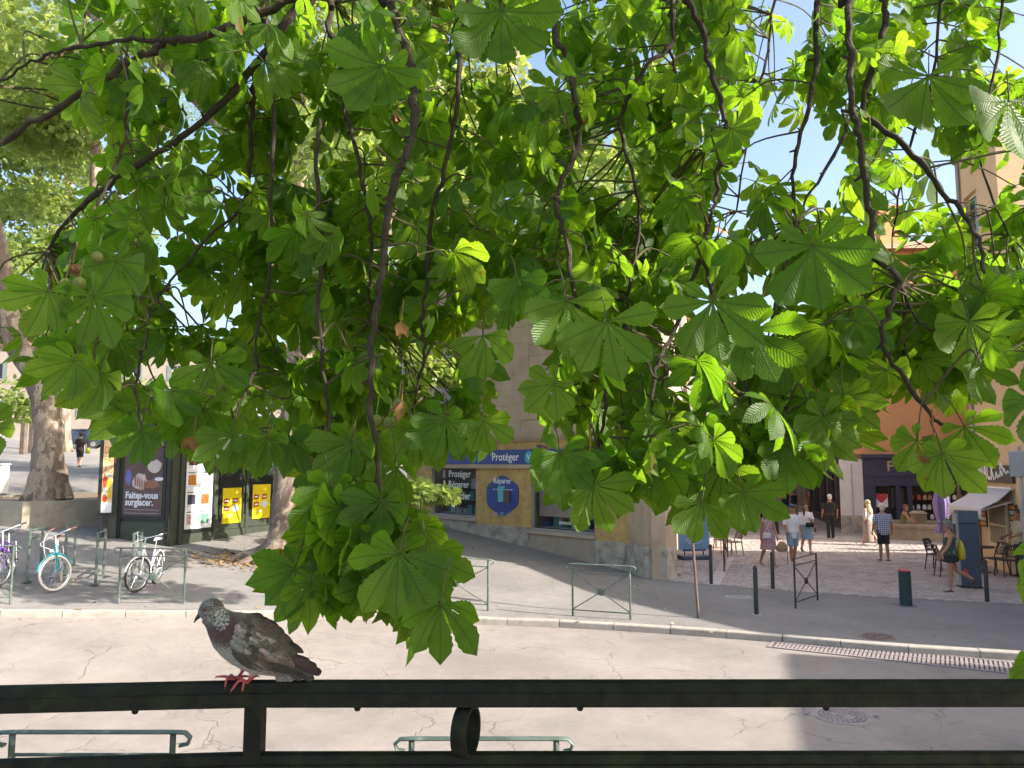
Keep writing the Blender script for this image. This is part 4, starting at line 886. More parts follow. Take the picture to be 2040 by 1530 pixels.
for i, s_ in enumerate(('Faites-vous', 'surglacer.')): K1.text('poster_lettering', s_, .19 * W_, X(.06), za + H_ * (.245 - .10 * i), .070, pr('white', (.75, .75, .8)), po, bold=.03, squeeze=.98)
m_ = MB()
for q in range(2): K1.rect(m_, *sorted((X(.06), X(.94))), za + H_ * (.03 + .05 * q), za + H_ * (.036 + .05 * q), .0655, .068)
m_.build('fine_print', pr('pale', (.4, .4, .45)), po, True)
# tall narrow poster on the left end
po, a, b, za, zb = poster(K0, 205, 226, 853, 1021, pr('peach', (.72, .52, .28)), frame=m_kd); W_, H_ = b - a, zb - za; xs_ = 1 if K0.U.x > 0 else -1; X = lambda f_: (a + W_ * f_) if xs_ > 0 else (b - W_ * f_)
m_ = MB(); K0.rect(m_, a, b, zb - H_ * .14, zb, .0655, .068); m_.build('blue_header', M('header_blue', (.03, .10, .42), .4, var=.05), po, True); m_ = MB(); K0.rect(m_, a, b, za, za + H_ * .12, .0655, .068); m_.build('white_footer', pr('white', (.75, .75, .8)), po, True)
for i, s_ in enumerate(('DES', 'FAIT', 'AIS')): K0.text('poster_lettering', s_, H_ * .12, X(.06), zb - H_ * (.30 + .115 * i), .067, pr('rust', (.50, .18, .05)), po, bold=.0, squeeze=.62)
for i, (fx, fz, r1, r2, c) in enumerate(((.3, .38, .25, .09, (.6, .08, .03)), (.7, .34, .25, .07, (.65, .40, .03)), (.4, .24, .3, .06, (.7, .6, .5)), (.75, .22, .22, .07, (.65, .45, .02)), (.3, .17, .25, .05, (.5, .05, .02)), (.6, .44, .35, .02, (.4, .5, .5)))): dab(K0, po, X(fx), za + H_ * fz, W_ * r1, H_ * r2, .067 + i * .0004, pr('food%d' % i, c), seed=i)
# magazine sheet grid and two yellow posters on the right side
po, a, b, za, zb = poster(K2, 367, 420, 888, 1052, M('sheet_white', (.74, .74, .74), .5, var=.05), frame=m_kd); W_, H_ = b - a, zb - za
xs_ = 1 if K2.U.x > 0 else -1; X = lambda f_: (a + W_ * f_) if xs_ > 0 else (b - W_ * f_)
pcs = [(.10, .04, .04), (.25, .25, .26), (.55, .22, .04), (.45, .45, .45), (.05, .05, .08), (.5, .12, .03), (.5, .35, .33), (.15, .32, .22)]
for r_ in range(4):
    for c_ in range(2):
        m_ = MB(); t_ = X(.22 + .5 * c_); z_ = zb - H_ * (.17 + .235 * r_); K2.rect(m_, t_ - W_ * .15, t_ + W_ * .15, z_ - H_ * .07, z_ + H_ * .05, .066, .0685); m_.build('cover_picture', M('cover_%d' % (r_ * 2 + c_), pcs[r_ * 2 + c_], .4, var=.5, vs=14), po, True)
        m_ = MB(); K2.rect(m_, t_ - W_ * .16, t_ + W_ * .10, z_ + H_ * .07, z_ + H_ * .082, .066, .0685); m_.build('caption', pr('dark', (.05, .05, .06)), po, True)
m_ = MB()
for r_ in range(3): z_ = zb - H_ * (.26 + .235 * r_); K2.rect(m_, a, b, z_ - .006, z_ + .006, .066, .0675)
m_.build('sheet_rules', pr('pale', (.4, .4, .45)), po, True)
for i, (x0, x1, y0, y1) in enumerate(((440, 477, 972, 1042), (500, 535, 965, 1032))):
    f_ = MB(); aa, bb = sorted((K2.tz(x0 - 5, 1000)[0], K2.tz(x1 + 5, 1000)[0])); K2.rect(f_, aa, bb, K2.tz((x0 + x1) / 2, y1 - 6)[1], K2.tz((x0 + x1) / 2, 936)[1], .004, .05); f_.build('black_hatch', m_kd, kiosk, True)
    po, a, b, za, zb = poster(K2, x0, x1, y0, y1, M('poster_yellow', (.80, .62, .01), .5, var=.04)); W_, H_ = b - a, zb - za; X = lambda f_: (a + W_ * f_) if xs_ > 0 else (b - W_ * f_)
    for j, (fx, fz) in enumerate(((.2, .64), (.65, .64), (.2, .42))):
        m_ = MB(); K2.rect(m_, X(fx) - W_ * .14, X(fx) + W_ * .14, za + H_ * (fz - .07), za + H_ * (fz + .07), .0655, .068); m_.build('red_box', pr('red', (.42, .05, .03)), po, True)
        m_ = MB(); K2.rect(m_, X(fx) - W_ * .10, X(fx) + W_ * .10, za + H_ * (fz - .02), za + H_ * (fz + .02), .0685, .07); m_.build('price_line', pr('white', (.75, .75, .8)), po, True)
    dab(K2, po, X(.66), za + H_ * .42, W_ * .2, H_ * .11, .0655, pr('white', (.75, .75, .8)), seed=40); dab(K2, po, X(.45), za + H_ * .22, W_ * .08, H_ * .045, .0655, pr('white', (.75, .75, .8)), seed=41)
# ================================================================== PLANTER WALL with the big plane
q0, q1, q2 = gp(-120, 1030), gp(42, 1053), gp(206, 1047)
ztop = onplane(42, 1000, q1, Vector((0, 1, 0))).z
pl = thing('stone_planter', q1, 0, 'raised concrete planter round the large plane tree at left', 'planter')
fpn = [Vector((q.x, q.y, 0)) for q in (q0, q1, q2)] + [Vector((q2.x + .8, q2.y + 6, 0)), Vector((q0.x - 1, q2.y + 6, 0))]
b_ = MB()
cc = sum(fpn, Vector()) / 5
for i in range(5):
    a, b = fpn[i], fpn[(i + 1) % 5]; ai, bi = a + (cc - a).normalized() * .35, b + (cc - b).normalized() * .35; b_.add([v + Vector((0, 0, z)) for z in (min(q1.z, q2.z) - .6, ztop) for v in (a, b, bi, ai)], [(0, 1, 5, 4), (2, 3, 7, 6), (4, 5, 6, 7), (1, 2, 6, 5), (3, 0, 4, 7)])
b_.build('wall', M('planter_concrete', (.34, .30, .23), .9, var=.2, vs=1.5, bump=.3, bs=25, dirt=((.16, .13, .08), 1.0, .5, .8)), pl, True)
b_ = MB(); b_.add([v + (cc - v).normalized() * .2 + Vector((0, 0, ztop - .06)) for v in fpn], [(0, 1, 2, 3, 4)]); b_.build('soil', M('soil', (.20, .14, .09), .95, var=.35, vs=7, bump=.8, bs=20), pl, True)
PLANTER = (q1, q2, ztop)
# white bin edge at far left
p = gp(-6, 985); root = thing('white_bin', p, 0, 'white bin just inside the left picture edge beside the planter', 'bin'); m_ = MB(); m_.bbox((0, 0, .5), (.5, .5, 1.0), .05); m_.build('body', M('bin_white', (.68, .67, .64), .5), root); m_ = MB(); m_.bbox((0, 0, 1.03), (.54, .54, .06), .02); m_.build('lid', M('bin_lid', (.5, .5, .5), .5), root)
# dark wooden posts / trunks of the far hedge
for i, (px, py) in enumerate(((45, 905), (62, 903))):
    p = gp(px, py); root = thing('wooden_post', p, 0, ['left-hand brown post behind the plane trunk at far left', 'right-hand brown post behind the plane trunk at far left'][i], 'post', 'brown posts in the background'); m_ = MB(); m_.bbox((0, 0, 1.2), (.3, .3, 3.0), .03); m_.build('shaft', M('post_wood', (.14, .10, .075), .9, var=.3), root)
# ================================================================== BICYCLE RACKS AND BICYCLES
def rack(pa, pb, label, h=.95):
    a, b = Vector(pa), Vector(pb); c = (a + b) / 2; ang = math.atan2(b.y - a.y, b.x - a.x); L = (b - a).length / 2
    root = thing('bicycle_rack', c, ang, label, 'bicycle rack', 'steel bicycle racks in a row')
    for sx in (-1, 1):
        m_ = MB(); m_.bbox((sx * L, 0, h / 2 - .05), (.05, .05, h + .1), .008); m_.build('post', m_green, root)
        m_ = MB(); m_.bbox((sx * L, 0, .01), (.14, .14, .02), .004); m_.build('foot_plate', m_green, root)
    for z in (h + .02, h - .14): m_ = MB(); m_.tube([(-L - .03, 0, z), (L + .03, 0, z)], .024, 8); m_.build('bar', m_green, root, smooth=True)
rk = [((54, 1162), (80, 1148), 'bicycle rack the teal bicycle is locked to, left hoop'), ((128, 1148), (147, 1128), 'bicycle rack directly right of the teal bicycle'), ((190, 1168), (206, 1148), 'empty bicycle rack between the teal and white bicycles'), ((262, 1168), (278, 1150), 'bicycle rack behind the white bicycle')]
for a, b, l in rk: rack(gp(*a), gp(*b), l, .98)
m_tyre = M('tyre_black', (.03, .03, .032), .8, var=.1); m_tyrew = M('tyre_cream', (.66, .60, .55), .7, var=.1); m_chrome = M('chrome', (.65, .65, .66), .25, .9, var=.05); m_sad = M('saddle_brown', (.18, .07, .045), .6); m_rub = M('rubber', (.03, .03, .03), .7)
def bicycle(p, rot, lean, steer, label, frame, tyre, saddle, grip, Rw=.335, basket=False, step=True, fender=None):
    root = thing('bicycle', p, rot, label, 'bicycle'); root.rotation_euler = (lean, 0, rot)
    wb = 1.06; rw = Vector((0, 0, Rw)); fw = Vector((wb, 0, Rw)); S = Matrix.Rotation(steer, 3, 'Z')
    hd = Vector((wb - .13, 0, .88)); hb = Vector((wb - .06, 0, .62)); bb = Vector((.44, 0, .30)); st = Vector((.30, 0, .72)); sdl = Vector((.25, 0, .92))
    sp = lambda v: hb + S @ (Vector(v) - hb)
    def wheel(c, ax):
        m_ = MB(); m_.torus(c, Rw - .02, .021, ax, 40, 8); wo_ = m_.build('wheel', tyre, root, smooth='all')
        m_ = MB(); m_.torus(c, Rw - .05, .013, ax, 40, 6); m_.build('rim', m_chrome, wo_, smooth='all')
        m_ = MB(); ax = Vector(ax).normalized(); u = Vector((0, 0, 1)); v = ax.cross(u)
        for k in range(24):
            a = 2 * math.pi * k / 24; dd = u * math.cos(a) + v * math.sin(a); m_.tube([c + ax * (.02 if k % 2 else -.02), c + dd * (Rw - .055)], .0022, 4)
        m_.tube([c - ax * .05, c + ax * .05], .018, 8); m_.build('spokes', m_chrome, wo_)
        m_ = MB(); m_.torus(c, Rw + .02, .022, ax, 16, 6, R(-75), R(75), .9); m_.build('mudguard', fender or frame, wo_, smooth='all')
    wheel(rw, (0, 1, 0)); wheel(sp(fw), S @ Vector((0, 1, 0)))
    m_ = MB(); m_.tube([hd, hb], .024, 8)
    if step: m_.tube(catmull([hb + Vector((-.02, 0, .05)), Vector((.72, 0, .38)), bb + Vector((.05, 0, .06)), bb], 5), .025, 8); m_.tube(catmull([hd + Vector((0, 0, -.06)), Vector((.68, 0, .55)), Vector((.40, 0, .44))], 5), .02, 8)
    else: m_.tube([hb, bb], .025, 8); m_.tube([hd + Vector((0, 0, -.03)), st], .022, 8)
    m_.tube([bb, st, st + Vector((-.02, 0, .06))], .02, 8)
    for sy in (-1, 1): m_.tube([bb + Vector((0, sy * .02, 0)), rw + Vector((0, sy * .06, 0))], .011, 6); m_.tube([st + Vector((0, sy * .015, -.05)), rw + Vector((0, sy * .06, 0))], .010, 6)
    m_.build('frame', frame, root, smooth=True)
    m_ = MB()
    for sy in (-1, 1): m_.tube([sp(hb + Vector((.02, sy * .05, .08))), sp(fw + Vector((0, sy * .06, 0)))], [.016, .011], 6)
    m_.tube([sp(hb + Vector((.02, -.06, .08))), sp(hb + Vector((.02, .06, .08)))], .02, 6); m_.build('fork', frame, root, smooth=True)
    top = hd + Vector((-.03, 0, .16)); m_ = MB(); m_.tube([hd, top], .015, 8)
    hbp = [(-.22, -.30, .10), (-.10, -.28, .08), (.02, -.2, .04), (.05, 0, 0), (.02, .2, .04), (-.10, .28, .08), (-.22, .30, .10)]
    HB = [top + S @ Vector(q) for q in hbp]; m_.tube(catmull(HB, 4), .012, 8); m_.build('handlebar', m_chrome, root, smooth=True)
    for e in (0, -1):
        q, q2 = HB[e], HB[1 if e == 0 else -2]; m_ = MB(); m_.tube([q + (q - q2) * .1, q.lerp(q2, .95)], .019, 8); m_.build('grip', grip, root, smooth=True)
        m_ = MB(); m_.tube([q2, q2 + S @ Vector((.06, 0, -.03)), q.lerp(q2, .3) + S @ Vector((.07, 0, -.05))], .007, 5); m_.build('brake_lever', m_chrome, root)
    m_ = MB(); m_.tube(catmull([HB[1] + Vector((.06, 0, 0)), top + S @ Vector((.28, .06, -.08)), hb + S @ Vector((.22, .02, .02)), hb + S @ Vector((.05, .03, .0))], 6), .005, 5); m_.tube(catmull([HB[5] + Vector((.06, 0, 0)), top + S @ Vector((.24, -.10, -.12)), hb + Vector((.0, -.03, .1)), bb], 6), .005, 5); m_.build('cable', M('cable_white', (.7, .7, .7), .5), root)
    m_ = MB(); m_.tube([st, sdl], .013, 8); m_.build('seat_post', m_chrome, root)
    m_ = MB(); m_.tube([sdl + Vector((.16, 0, .01)), sdl + Vector((.05, 0, .03)), sdl + Vector((-.06, 0, .035)), sdl + Vector((-.12, 0, .03))], [(.015, .02), (.025, .035), (.03, .085), (.02, .07)], 10); m_.build('saddle', saddle, root, smooth='all')
    m_ = MB(); m_.torus(bb + Vector((0, -.05, 0)), .085, .008, (0, 1, 0), 20, 5); m_.tube([bb + Vector((0, -.07, 0)), bb + Vector((.12, -.08, -.11))], .011, 6); m_.tube([bb + Vector((0, .07, 0)), bb + Vector((-.12, .08, .11))], .011, 6); m_.build('crankset', m_chrome, root)
    for sg, sy in ((1, -1), (-1, 1)): m_ = MB(); m_.bbox(bb + Vector((.12 * sg, sy * .13, -.11 * sg)), (.09, .09, .02), .005); m_.build('pedal', m_rub, root)
    m_ = MB(); m_.tube([bb + Vector((0, -.05, .085)), rw + Vector((0, -.05, .03))], .004, 4); m_.tube([bb + Vector((0, -.05, -.085)), rw + Vector((0, -.05, -.03))], .004, 4); m_.build('chain', m_rub, root)
    m_ = MB()
    for sy in (-1, 1): m_.tube([rw + Vector((0, sy * .08, 0)), rw + Vector((-.08, sy * .07, .40)), rw + Vector((.25, sy * .05, .40))], .006, 5)
    m_.build('rear_rack', m_chrome, root)
    m_ = MB(); m_.bbox(hb + S @ Vector((.10, 0, .14)), (.06, .07, .06), .015); m_.build('head_lamp', M('lamp_chrome', (.6, .6, .6), .3, .5), root)
    m_ = MB(); m_.box(sp(fw + Vector((0.02, 0, .2))), (.05, .012, .03)); m_.build('reflector', M('reflector_orange', (.8, .30, .02), .3), root)
    return root
def bike_at(fx, fy, heading, **k):        # put the FRONT wheel's contact point on a pixel
    p = gp(fx, fy); wb = 1.06; d = Vector((math.cos(heading), math.sin(heading), 0)); q = p - d * wb; q.z = (p.z + Hg(q.x, q.y)) / 2; o = bicycle(q, heading, **k); return o
bike_at(118, 1181, R(-62), lean=R(7), steer=R(-52), label='teal bicycle with cream tyres and brown saddle, front wheel turned', frame=M('teal_paint', (.02, .27, .33), .3, .1, var=.05, coat=.6, world=False), tyre=m_tyrew, saddle=m_sad, grip=m_sad)
bike_at(272, 1184, R(-84), lean=R(-4), steer=R(-22), label='white bicycle leaning behind the second crossed barrier', frame=M('bike_white', (.70, .72, .74), .35, .05, var=.05, coat=.5, world=False), tyre=m_tyre, saddle=M('saddle_pale', (.6, .6, .62), .5), grip=m_rub, fender=M('bike_white', (.7, .7, .7)))
bike_at(4, 1172, R(-66), lean=R(4), steer=R(-25), label='purple bicycle cut off by the left picture edge', frame=M('purple_paint', (.10, .04, .22), .3, .1, var=.05, coat=.6, world=False), tyre=m_tyre, saddle=m_rub, grip=m_rub, step=False)
# ================================================================== PARKED CARS far up the street
def car(p, rot, label, paint):
    root = thing('parked_car', p, rot, label, 'car', 'cars parked at the top of the street')
    L, W, H = 4.1, 1.72, 1.45
    prof = [(-2.05, .35), (-2.08, .62), (-2.0, .88), (-1.75, .98), (-1.25, 1.32), (-.7, 1.45), (.25, 1.43), (.75, 1.22), (1.1, .98), (1.75, .86), (2.02, .66), (2.06, .40), (1.9, .28), (-1.9, .28)]
    mb = MB(); st = [(-W / 2, .80, .0), (-W / 2 + .06, .93, 0), (-W / 2 + .16, 1, .0), (W / 2 - .16, 1, 0), (W / 2 - .06, .93, 0), (W / 2, .80, 0)]; n = len(prof); vs = []
    for (y, s, _) in st:
        for (x, z) in prof:
            zz = z if z < .9 else .9 + (z - .9) * (1 if s == 1 else (.6 if s > .9 else .0)); vs.append((x * (.985 if s < 1 else 1), y * (1 if z < 1 else 1), zz))
    fs = [(i * n + k, i * n + (k + 1) % n, (i + 1) * n + (k + 1) % n, (i + 1) * n + k) for i in range(5) for k in range(n)] + [tuple(range(n - 1, -1, -1)), tuple(5 * n + k for k in range(n))]
    mb.add(vs, fs); mb.build('body', paint, root, smooth=True)
    gm_ = MATS['dark_pane']
    m_ = MB(); m_.prism([(-1.15, 0, 1.0), (-.68, 0, 1.36), (.22, 0, 1.35), (.92, 0, 1.0)], (0, W - .16, 0)); m_.v = [(x, y - (W - .16) / 2, z) for x, y, z in m_.v]; m_.build('side_window', gm_, root)
    m_ = MB(); m_.add([(.80, -.68, 1.21), (.80, .68, 1.21), (1.13, .74, .99), (1.13, -.74, .99)], [(0, 3, 2, 1)]); m_.build('windscreen', gm_, root); m_ = MB(); m_.add([(-1.30, -.66, 1.31), (-1.30, .66, 1.31), (-1.74, .70, 1.01), (-1.74, -.70, 1.01)], [(0, 1, 2, 3)]); m_.build('rear_window', gm_, root)
    for x in (-1.3, 1.3):
        for sy in (-1, 1):
            m_ = MB(); m_.lathe([(.2, -.1), (.31, -.09), (.33, 0), (.31, .09), (.2, .1)], 20, (x, sy * (W / 2 - .08), .32), M=Matrix.Rotation(R(90), 3, 'X')); wh = m_.build('wheel', m_tyre, root, smooth=True); m_ = MB(); m_.lathe([(.19, -.11), (.19, .11)], 14, (x, sy * (W / 2 - .08), .32), M=Matrix.Rotation(R(90), 3, 'X')); m_.build('rim', m_chrome, wh)
    for sy in (-1, 1):
        m_ = MB(); m_.bbox((2.0, sy * .62, .66), (.12, .3, .14), .03); m_.build('headlight', M('headlight', (.8, .8, .8), .1), root); m_ = MB(); m_.bbox((-2.02, sy * .66, .78), (.1, .24, .2), .03); m_.build('tail_light', M('tail_red', (.5, .02, .02), .2), root)
        m_ = MB(); m_.bbox((.75, sy * (W / 2 + .06), 1.0), (.1, .16, .12), .03); m_.build('wing_mirror', m_rub, root)
car(gp(150, 893), R(200), 'dark blue car parked behind the plane trunk', M('car_blue', (.03, .05, .09), .25, .3, var=0, coat=1)); c1 = gp(186, 893)
car(c1 + Vector((-.3, 3.0, .25)), R(195), 'white car parked beyond the person in black', M('car_white', (.7, .7, .7), .25, .0, var=0, coat=1)); car(gp(214, 890), R(205), 'dark red car just left of the kiosk', M('car_red', (.22, .02, .02), .25, .2, var=0, coat=1))

# old building closing the view up the street behind the planes
bf = Facade((-62, 82, 0), (1, .12, 0)); townhouse('upper_townhouse', bf, 0, 46, 16, (.34, .29, .24), 'long grey-beige townhouse behind the trees at the top of the street', Hg(-40, 84) - .5, 3, 4.0, (.10, .09, .08), depth=10, pitch=4.5, shut=(.20, .24, .22))
# ================================================================== TERRACE RAILING
m_rail = M('rail_paint', (.010, .011, .009), .62, .0, var=.4, vs=25, bump=.3, bs=120, spec=.2, dirt=((.022, .028, .010), 12, .5, .8))
RZ = at(1020, 1359, 1.68).z
rail_xy = [(-3.2, 1.60), (-1.1, 1.655), (-.54, 1.70), (1.2, 1.705), (3.2, 1.71)]
railing = thing('terrace_railing', (0, 1.70, 1.4), 0, 'black painted iron terrace railing across the bottom of the picture', 'railing')
def railbar(z, hh, dp, name, rnd):
    for (a, b) in zip(rail_xy, rail_xy[1:]):
        A, B = Vector((a[0], a[1], z)), Vector((b[0], b[1], z)); u = (B - A); nn = Vector((-u.y, u.x, 0)).normalized()
        prof = [(-dp / 2, -hh), (-dp / 2, -hh * .45), (-dp / 2 + .004, -hh * .42), (-dp / 2 + .006, -rnd), (-dp / 2 + rnd * .8, -rnd * .25), (0, 0), (dp / 2 - rnd * .8, -rnd * .25), (dp / 2 - .006, -rnd), (dp / 2 - .004, -hh * .42), (dp / 2, -hh * .45), (dp / 2, -hh)]
        m_ = MB(); m_.prism([A + nn * d + Vector((0, 0, h)) for d, h in prof], u); m_.build(name, m_rail, railing, True, smooth=True)
railbar(RZ, .050, .052, 'top_rail', .016); railbar(at(1020, 1503, 1.685).z, .045, .045, 'lower_rail', .012)
def rail_y(x): return float(np.interp(x, [a for a, b in rail_xy], [b for a, b in rail_xy]))
for x in (-2.3, -.54, 1.36, 3.1):
    m_ = MB(); m_.box((x, rail_y(x), (RZ - .03 + 1.4) / 2), (.036, .036, RZ - .03 - 1.4)); m_.build('post', m_rail, railing, True)
for x in (-1.42, -.097, 2.2):
    m_ = MB(); zc = RZ - .052 - .0525; Mx = Matrix.Rotation(R(74), 3, 'Z') @ Matrix.Rotation(R(90), 3, 'X')
    m_.lathe([(.0515, -.016), (.0525, -.014), (.0525, .014), (.0515, .016), (.044, .016), (.044, -.016)], 40, (x, rail_y(x), zc), M=Mx); n = len(m_.v); m_.f = m_.f[:-2]; m_.m = m_.m[:-2]; k = 40; m_.add([], []); m_.f += [(5 * k + i, 5 * k + (i + 1) % k, (i + 1) % k, i) for i in range(k)]; m_.m += [0] * k
    m_.build('ring', m_rail, railing, True, smooth=True)
for px in (310, 725, 1150, 1620):
    x = (px - 1020) / F * 1.7; m_ = MB(); m_.lathe([(.005, -.008), (.007, -.004), (.007, .004)], 10, (x, rail_y(x) - .012, RZ - .052)); m_.build('stud', m_rail, railing, True)
for x in np.arange(-2.2, 2.3, .115):
    if abs(x + .54) > .04: m_ = MB(); m_.tube([(x, rail_y(x), 1.4), (x, rail_y(x), RZ - .19)], .008, 6); m_.build('baluster', m_rail, railing, True)

# ================================================================== PIGEON
PY = 1.695
def zp(x, y, lat=0.0): 
    v = at(340 + x / 5.667, 1150 + y / 5.667, PY); return Vector((v.x, v.y - lat, v.z))
PS = PY / F / 5.667
ctr = [(505, 455, 135), (560, 515, 172), (640, 592, 230), (730, 648, 264), (850, 720, 280), (980, 802, 270), (1110, 884, 230), (1230, 955, 168), (1330, 1010, 118), (1400, 1040, 66)]
pg_base = zp(830, 1185); pigeon = thing('pigeon', pg_base, 0, 'brown and grey mottled pigeon perched on the black railing, facing left', 'pigeon')
b_ = MB(); b_.tube([zp(x, y) for x, y, r in ctr], [(r * PS, r * PS * (.80 if i > 1 else .86)) for i, (x, y, r) in enumerate(ctr)], 24, up=(0, 0, 1))
b_.sphere(zp(462, 366), 132 * PS, 20, (1.05, .82, .98)); b_.sphere(zp(375, 395), 70 * PS, 14, (1.0, .8, .9)); b_.tube([zp(430, 400), zp(505, 455), zp(560, 515)], [(125 * PS, 95 * PS), (138 * PS, 112 * PS), (160 * PS, 135 * PS)], 16, up=(0, 0, 1))
for (x0, y0, x1, y1, s_) in ((840, 980, 775, 1075, -.012), (960, 1030, 930, 1105, .012)): b_.tube([zp(x0, y0, s_), zp(x1, y1, s_)], [62 * PS, 22 * PS], 10)
pm_ = remeshed(b_, .0028, 4)
def plumage_mat():
    m, t, b, out = newmat('plumage'); at_ = t.n.new('ShaderNodeAttribute'); at_.attribute_name = 'Col'; pos = t.n.new('ShaderNodeNewGeometry').outputs['Position']
    n1 = t.noise(pos, 160, 5, .65, .6); n2 = t.noise(pos, 700, 3, .6)
    cc = t.mix(1.0, at_.outputs[0], t.ramp(n1, [(.3, .55), (.5, 1.0), (.7, 1.45)]), 'MULTIPLY'); cc = t.mix(1.0, cc, t.ramp(n2, [(.3, .75), (.7, 1.25)]), 'MULTIPLY')
    t.lk(cc, b.inputs['Base Color']); b.inputs['Roughness'].default_value = .7; b.inputs['Specular IOR Level'].default_value = .35; b.inputs['Sheen Weight'].default_value = .25
    t.lk(t.bump(t.math('ADD', n1, n2), .6, .002), b.inputs['Normal']); return m
m_plum = plumage_mat()
def inv(v):                        # world -> zoom coordinates
    px, py, _ = topx(v); return (px - 340) * 5.667, (py - 1150) * 5.667
def skin_col(v):
    x, y = inv(v); ax = (x - 455) * .85 + (y - 365) * .53; r_ = random.random()
    def mixc(a, b, k): return tuple(p * (1 - k) + q * k for p, q in zip(a, b))
    belly = (.30, .27, .26); dark = (.035, .022, .022); head = (.20, .19, .19); maroon = (.055, .026, .028)
    c = belly
    down = (y - 900) * .85 - (x - 880) * .5
    k = sm(-40, 120, down + (r_ - .5) * 90); c = mixc((.10, .075, .065), belly, k)
    n_ = math.hypot(x - 560, y - 560)
    c = mixc(maroon, c, sm(150, 300, n_ + (r_ - .5) * 60)) if y > 380 else c
    kh = 1 - sm(120, 190, math.hypot(x - 450, y - 370) + (r_ - .5) * 50)
    c = mixc(c, head if r_ < .6 else dark, kh)
    if y < 330 and x > 480: c = mixc(c, dark, .7)
    w_ = math.hypot((x - 575) / 90, (y - 480) / 130)
    if w_ < 1 and r_ < .55 * (1.15 - w_) + .2: c = mixc(c, (.42, .43, .42), .8)
    return c
def paint(me, fn):
    ca = me.color_attributes.new('Col', 'FLOAT_COLOR', 'POINT'); dat = np.ones((len(me.vertices), 4), 'f')
    for i, v in enumerate(me.vertices): dat[i, :3] = fn(v.co)
    ca.data.foreach_set('color', dat.ravel())
paint(pm_, skin_col)
pm_.transform(Matrix.Translation(-pg_base)); body_o = link_mesh('body', pm_, m_plum, pigeon)
def lat_at(x, y):
    best = -1e9; 
    for (a, b) in zip(ctr, ctr[1:]):
        for k in (0, .25, .5, .75):
            cx, cy, r = (a[i] * (1 - k) + b[i] * k for i in range(3)); q = math.hypot(x - cx, y - cy) / r
            if q < 1: best = max(best, r * .80 * math.sqrt(1 - q * q))
    return max(best, 25) * PS
def feather(V, Fc, Cc, x, y, ang, L, W, colr, lift=4.0, side=1, curl=.0, dark=.55):
    dx, dy = math.cos(ang), math.sin(ang); n0 = len(V); st = [(0, .35), (.15, .75), (.4, 1.0), (.7, .95), (.88, .65), (1.0, .18)]
    for i, (s_, wv) in enumerate(st):
        for k in (-1, 0, 1):
            fx = x + dx * L * s_ - dy * W * .5 * wv * k; fy = y + dy * L * s_ + dx * W * .5 * wv * k
            l_ = lat_at(fx, fy) + (lift + 4 * (1 - abs(k)) + 5 * s_) * PS * 1.0
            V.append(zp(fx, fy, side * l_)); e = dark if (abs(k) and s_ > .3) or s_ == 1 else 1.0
            Cc.append(tuple(c * e * random.uniform(.85, 1.15) for c in colr))
    for i in range(len(st) - 1):
        for k in range(2): q = n0 + i * 3 + k; Fc.append((q, q + 1, q + 4, q + 3))
pal = [(.075, .055, .045), (.10, .08, .07), (.16, .14, .125), (.05, .038, .034), (.26, .245, .235), (.12, .095, .08), (.035, .028, .027)]
def wing(side):
    V = []; Fc = []; Cc = []; rr = random.Random(3 + side)
    for i, (x, y, a, L, W, c) in enumerate([(1010, 845, .46, 560, 70, (.03, .024, .024)), (1000, 862, .46, 500, 70, (.028, .022, .022)), (960, 872, .44, 420, 74, (.03, .024, .024)), (900, 868, .40, 360, 80, (.035, .028, .027)), (830, 845, .48, 300, 80, (.045, .036, .034))]): feather(V, Fc, Cc, x, y, a, L, W, c, 3 + i * .8, side)
    for row, (x0, y0, x1, y1, n, L, W) in enumerate([(800, 845, 1200, 690, 9, 300, 95), (775, 790, 1160, 610, 9, 250, 100), (765, 735, 1110, 545, 9, 210, 100), (765, 670, 1050, 490, 8, 180, 98), (775, 600, 990, 455, 7, 160, 90), (790, 540, 930, 430, 6, 140, 85), (800, 490, 880, 420, 4, 120, 75)]):
        for k in range(n):
            f_ = k / (n - 1); x = x0 + (x1 - x0) * f_ + rr.uniform(-12, 12); y = y0 + (y1 - y0) * f_ + rr.uniform(-12, 12)
            c = rr.choice(pal) if not (row in (3, 4, 5) and k < 1) else (.21, .20, .19)
            if f_ > .8: c = pal[0]
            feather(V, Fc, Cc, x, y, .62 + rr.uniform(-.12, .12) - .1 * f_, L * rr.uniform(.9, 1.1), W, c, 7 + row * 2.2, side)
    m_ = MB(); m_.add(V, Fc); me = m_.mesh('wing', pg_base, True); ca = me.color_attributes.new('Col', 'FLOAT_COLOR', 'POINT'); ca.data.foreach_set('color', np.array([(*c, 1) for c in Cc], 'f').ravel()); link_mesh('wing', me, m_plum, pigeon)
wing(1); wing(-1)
V = []; Fc = []; Cc = []
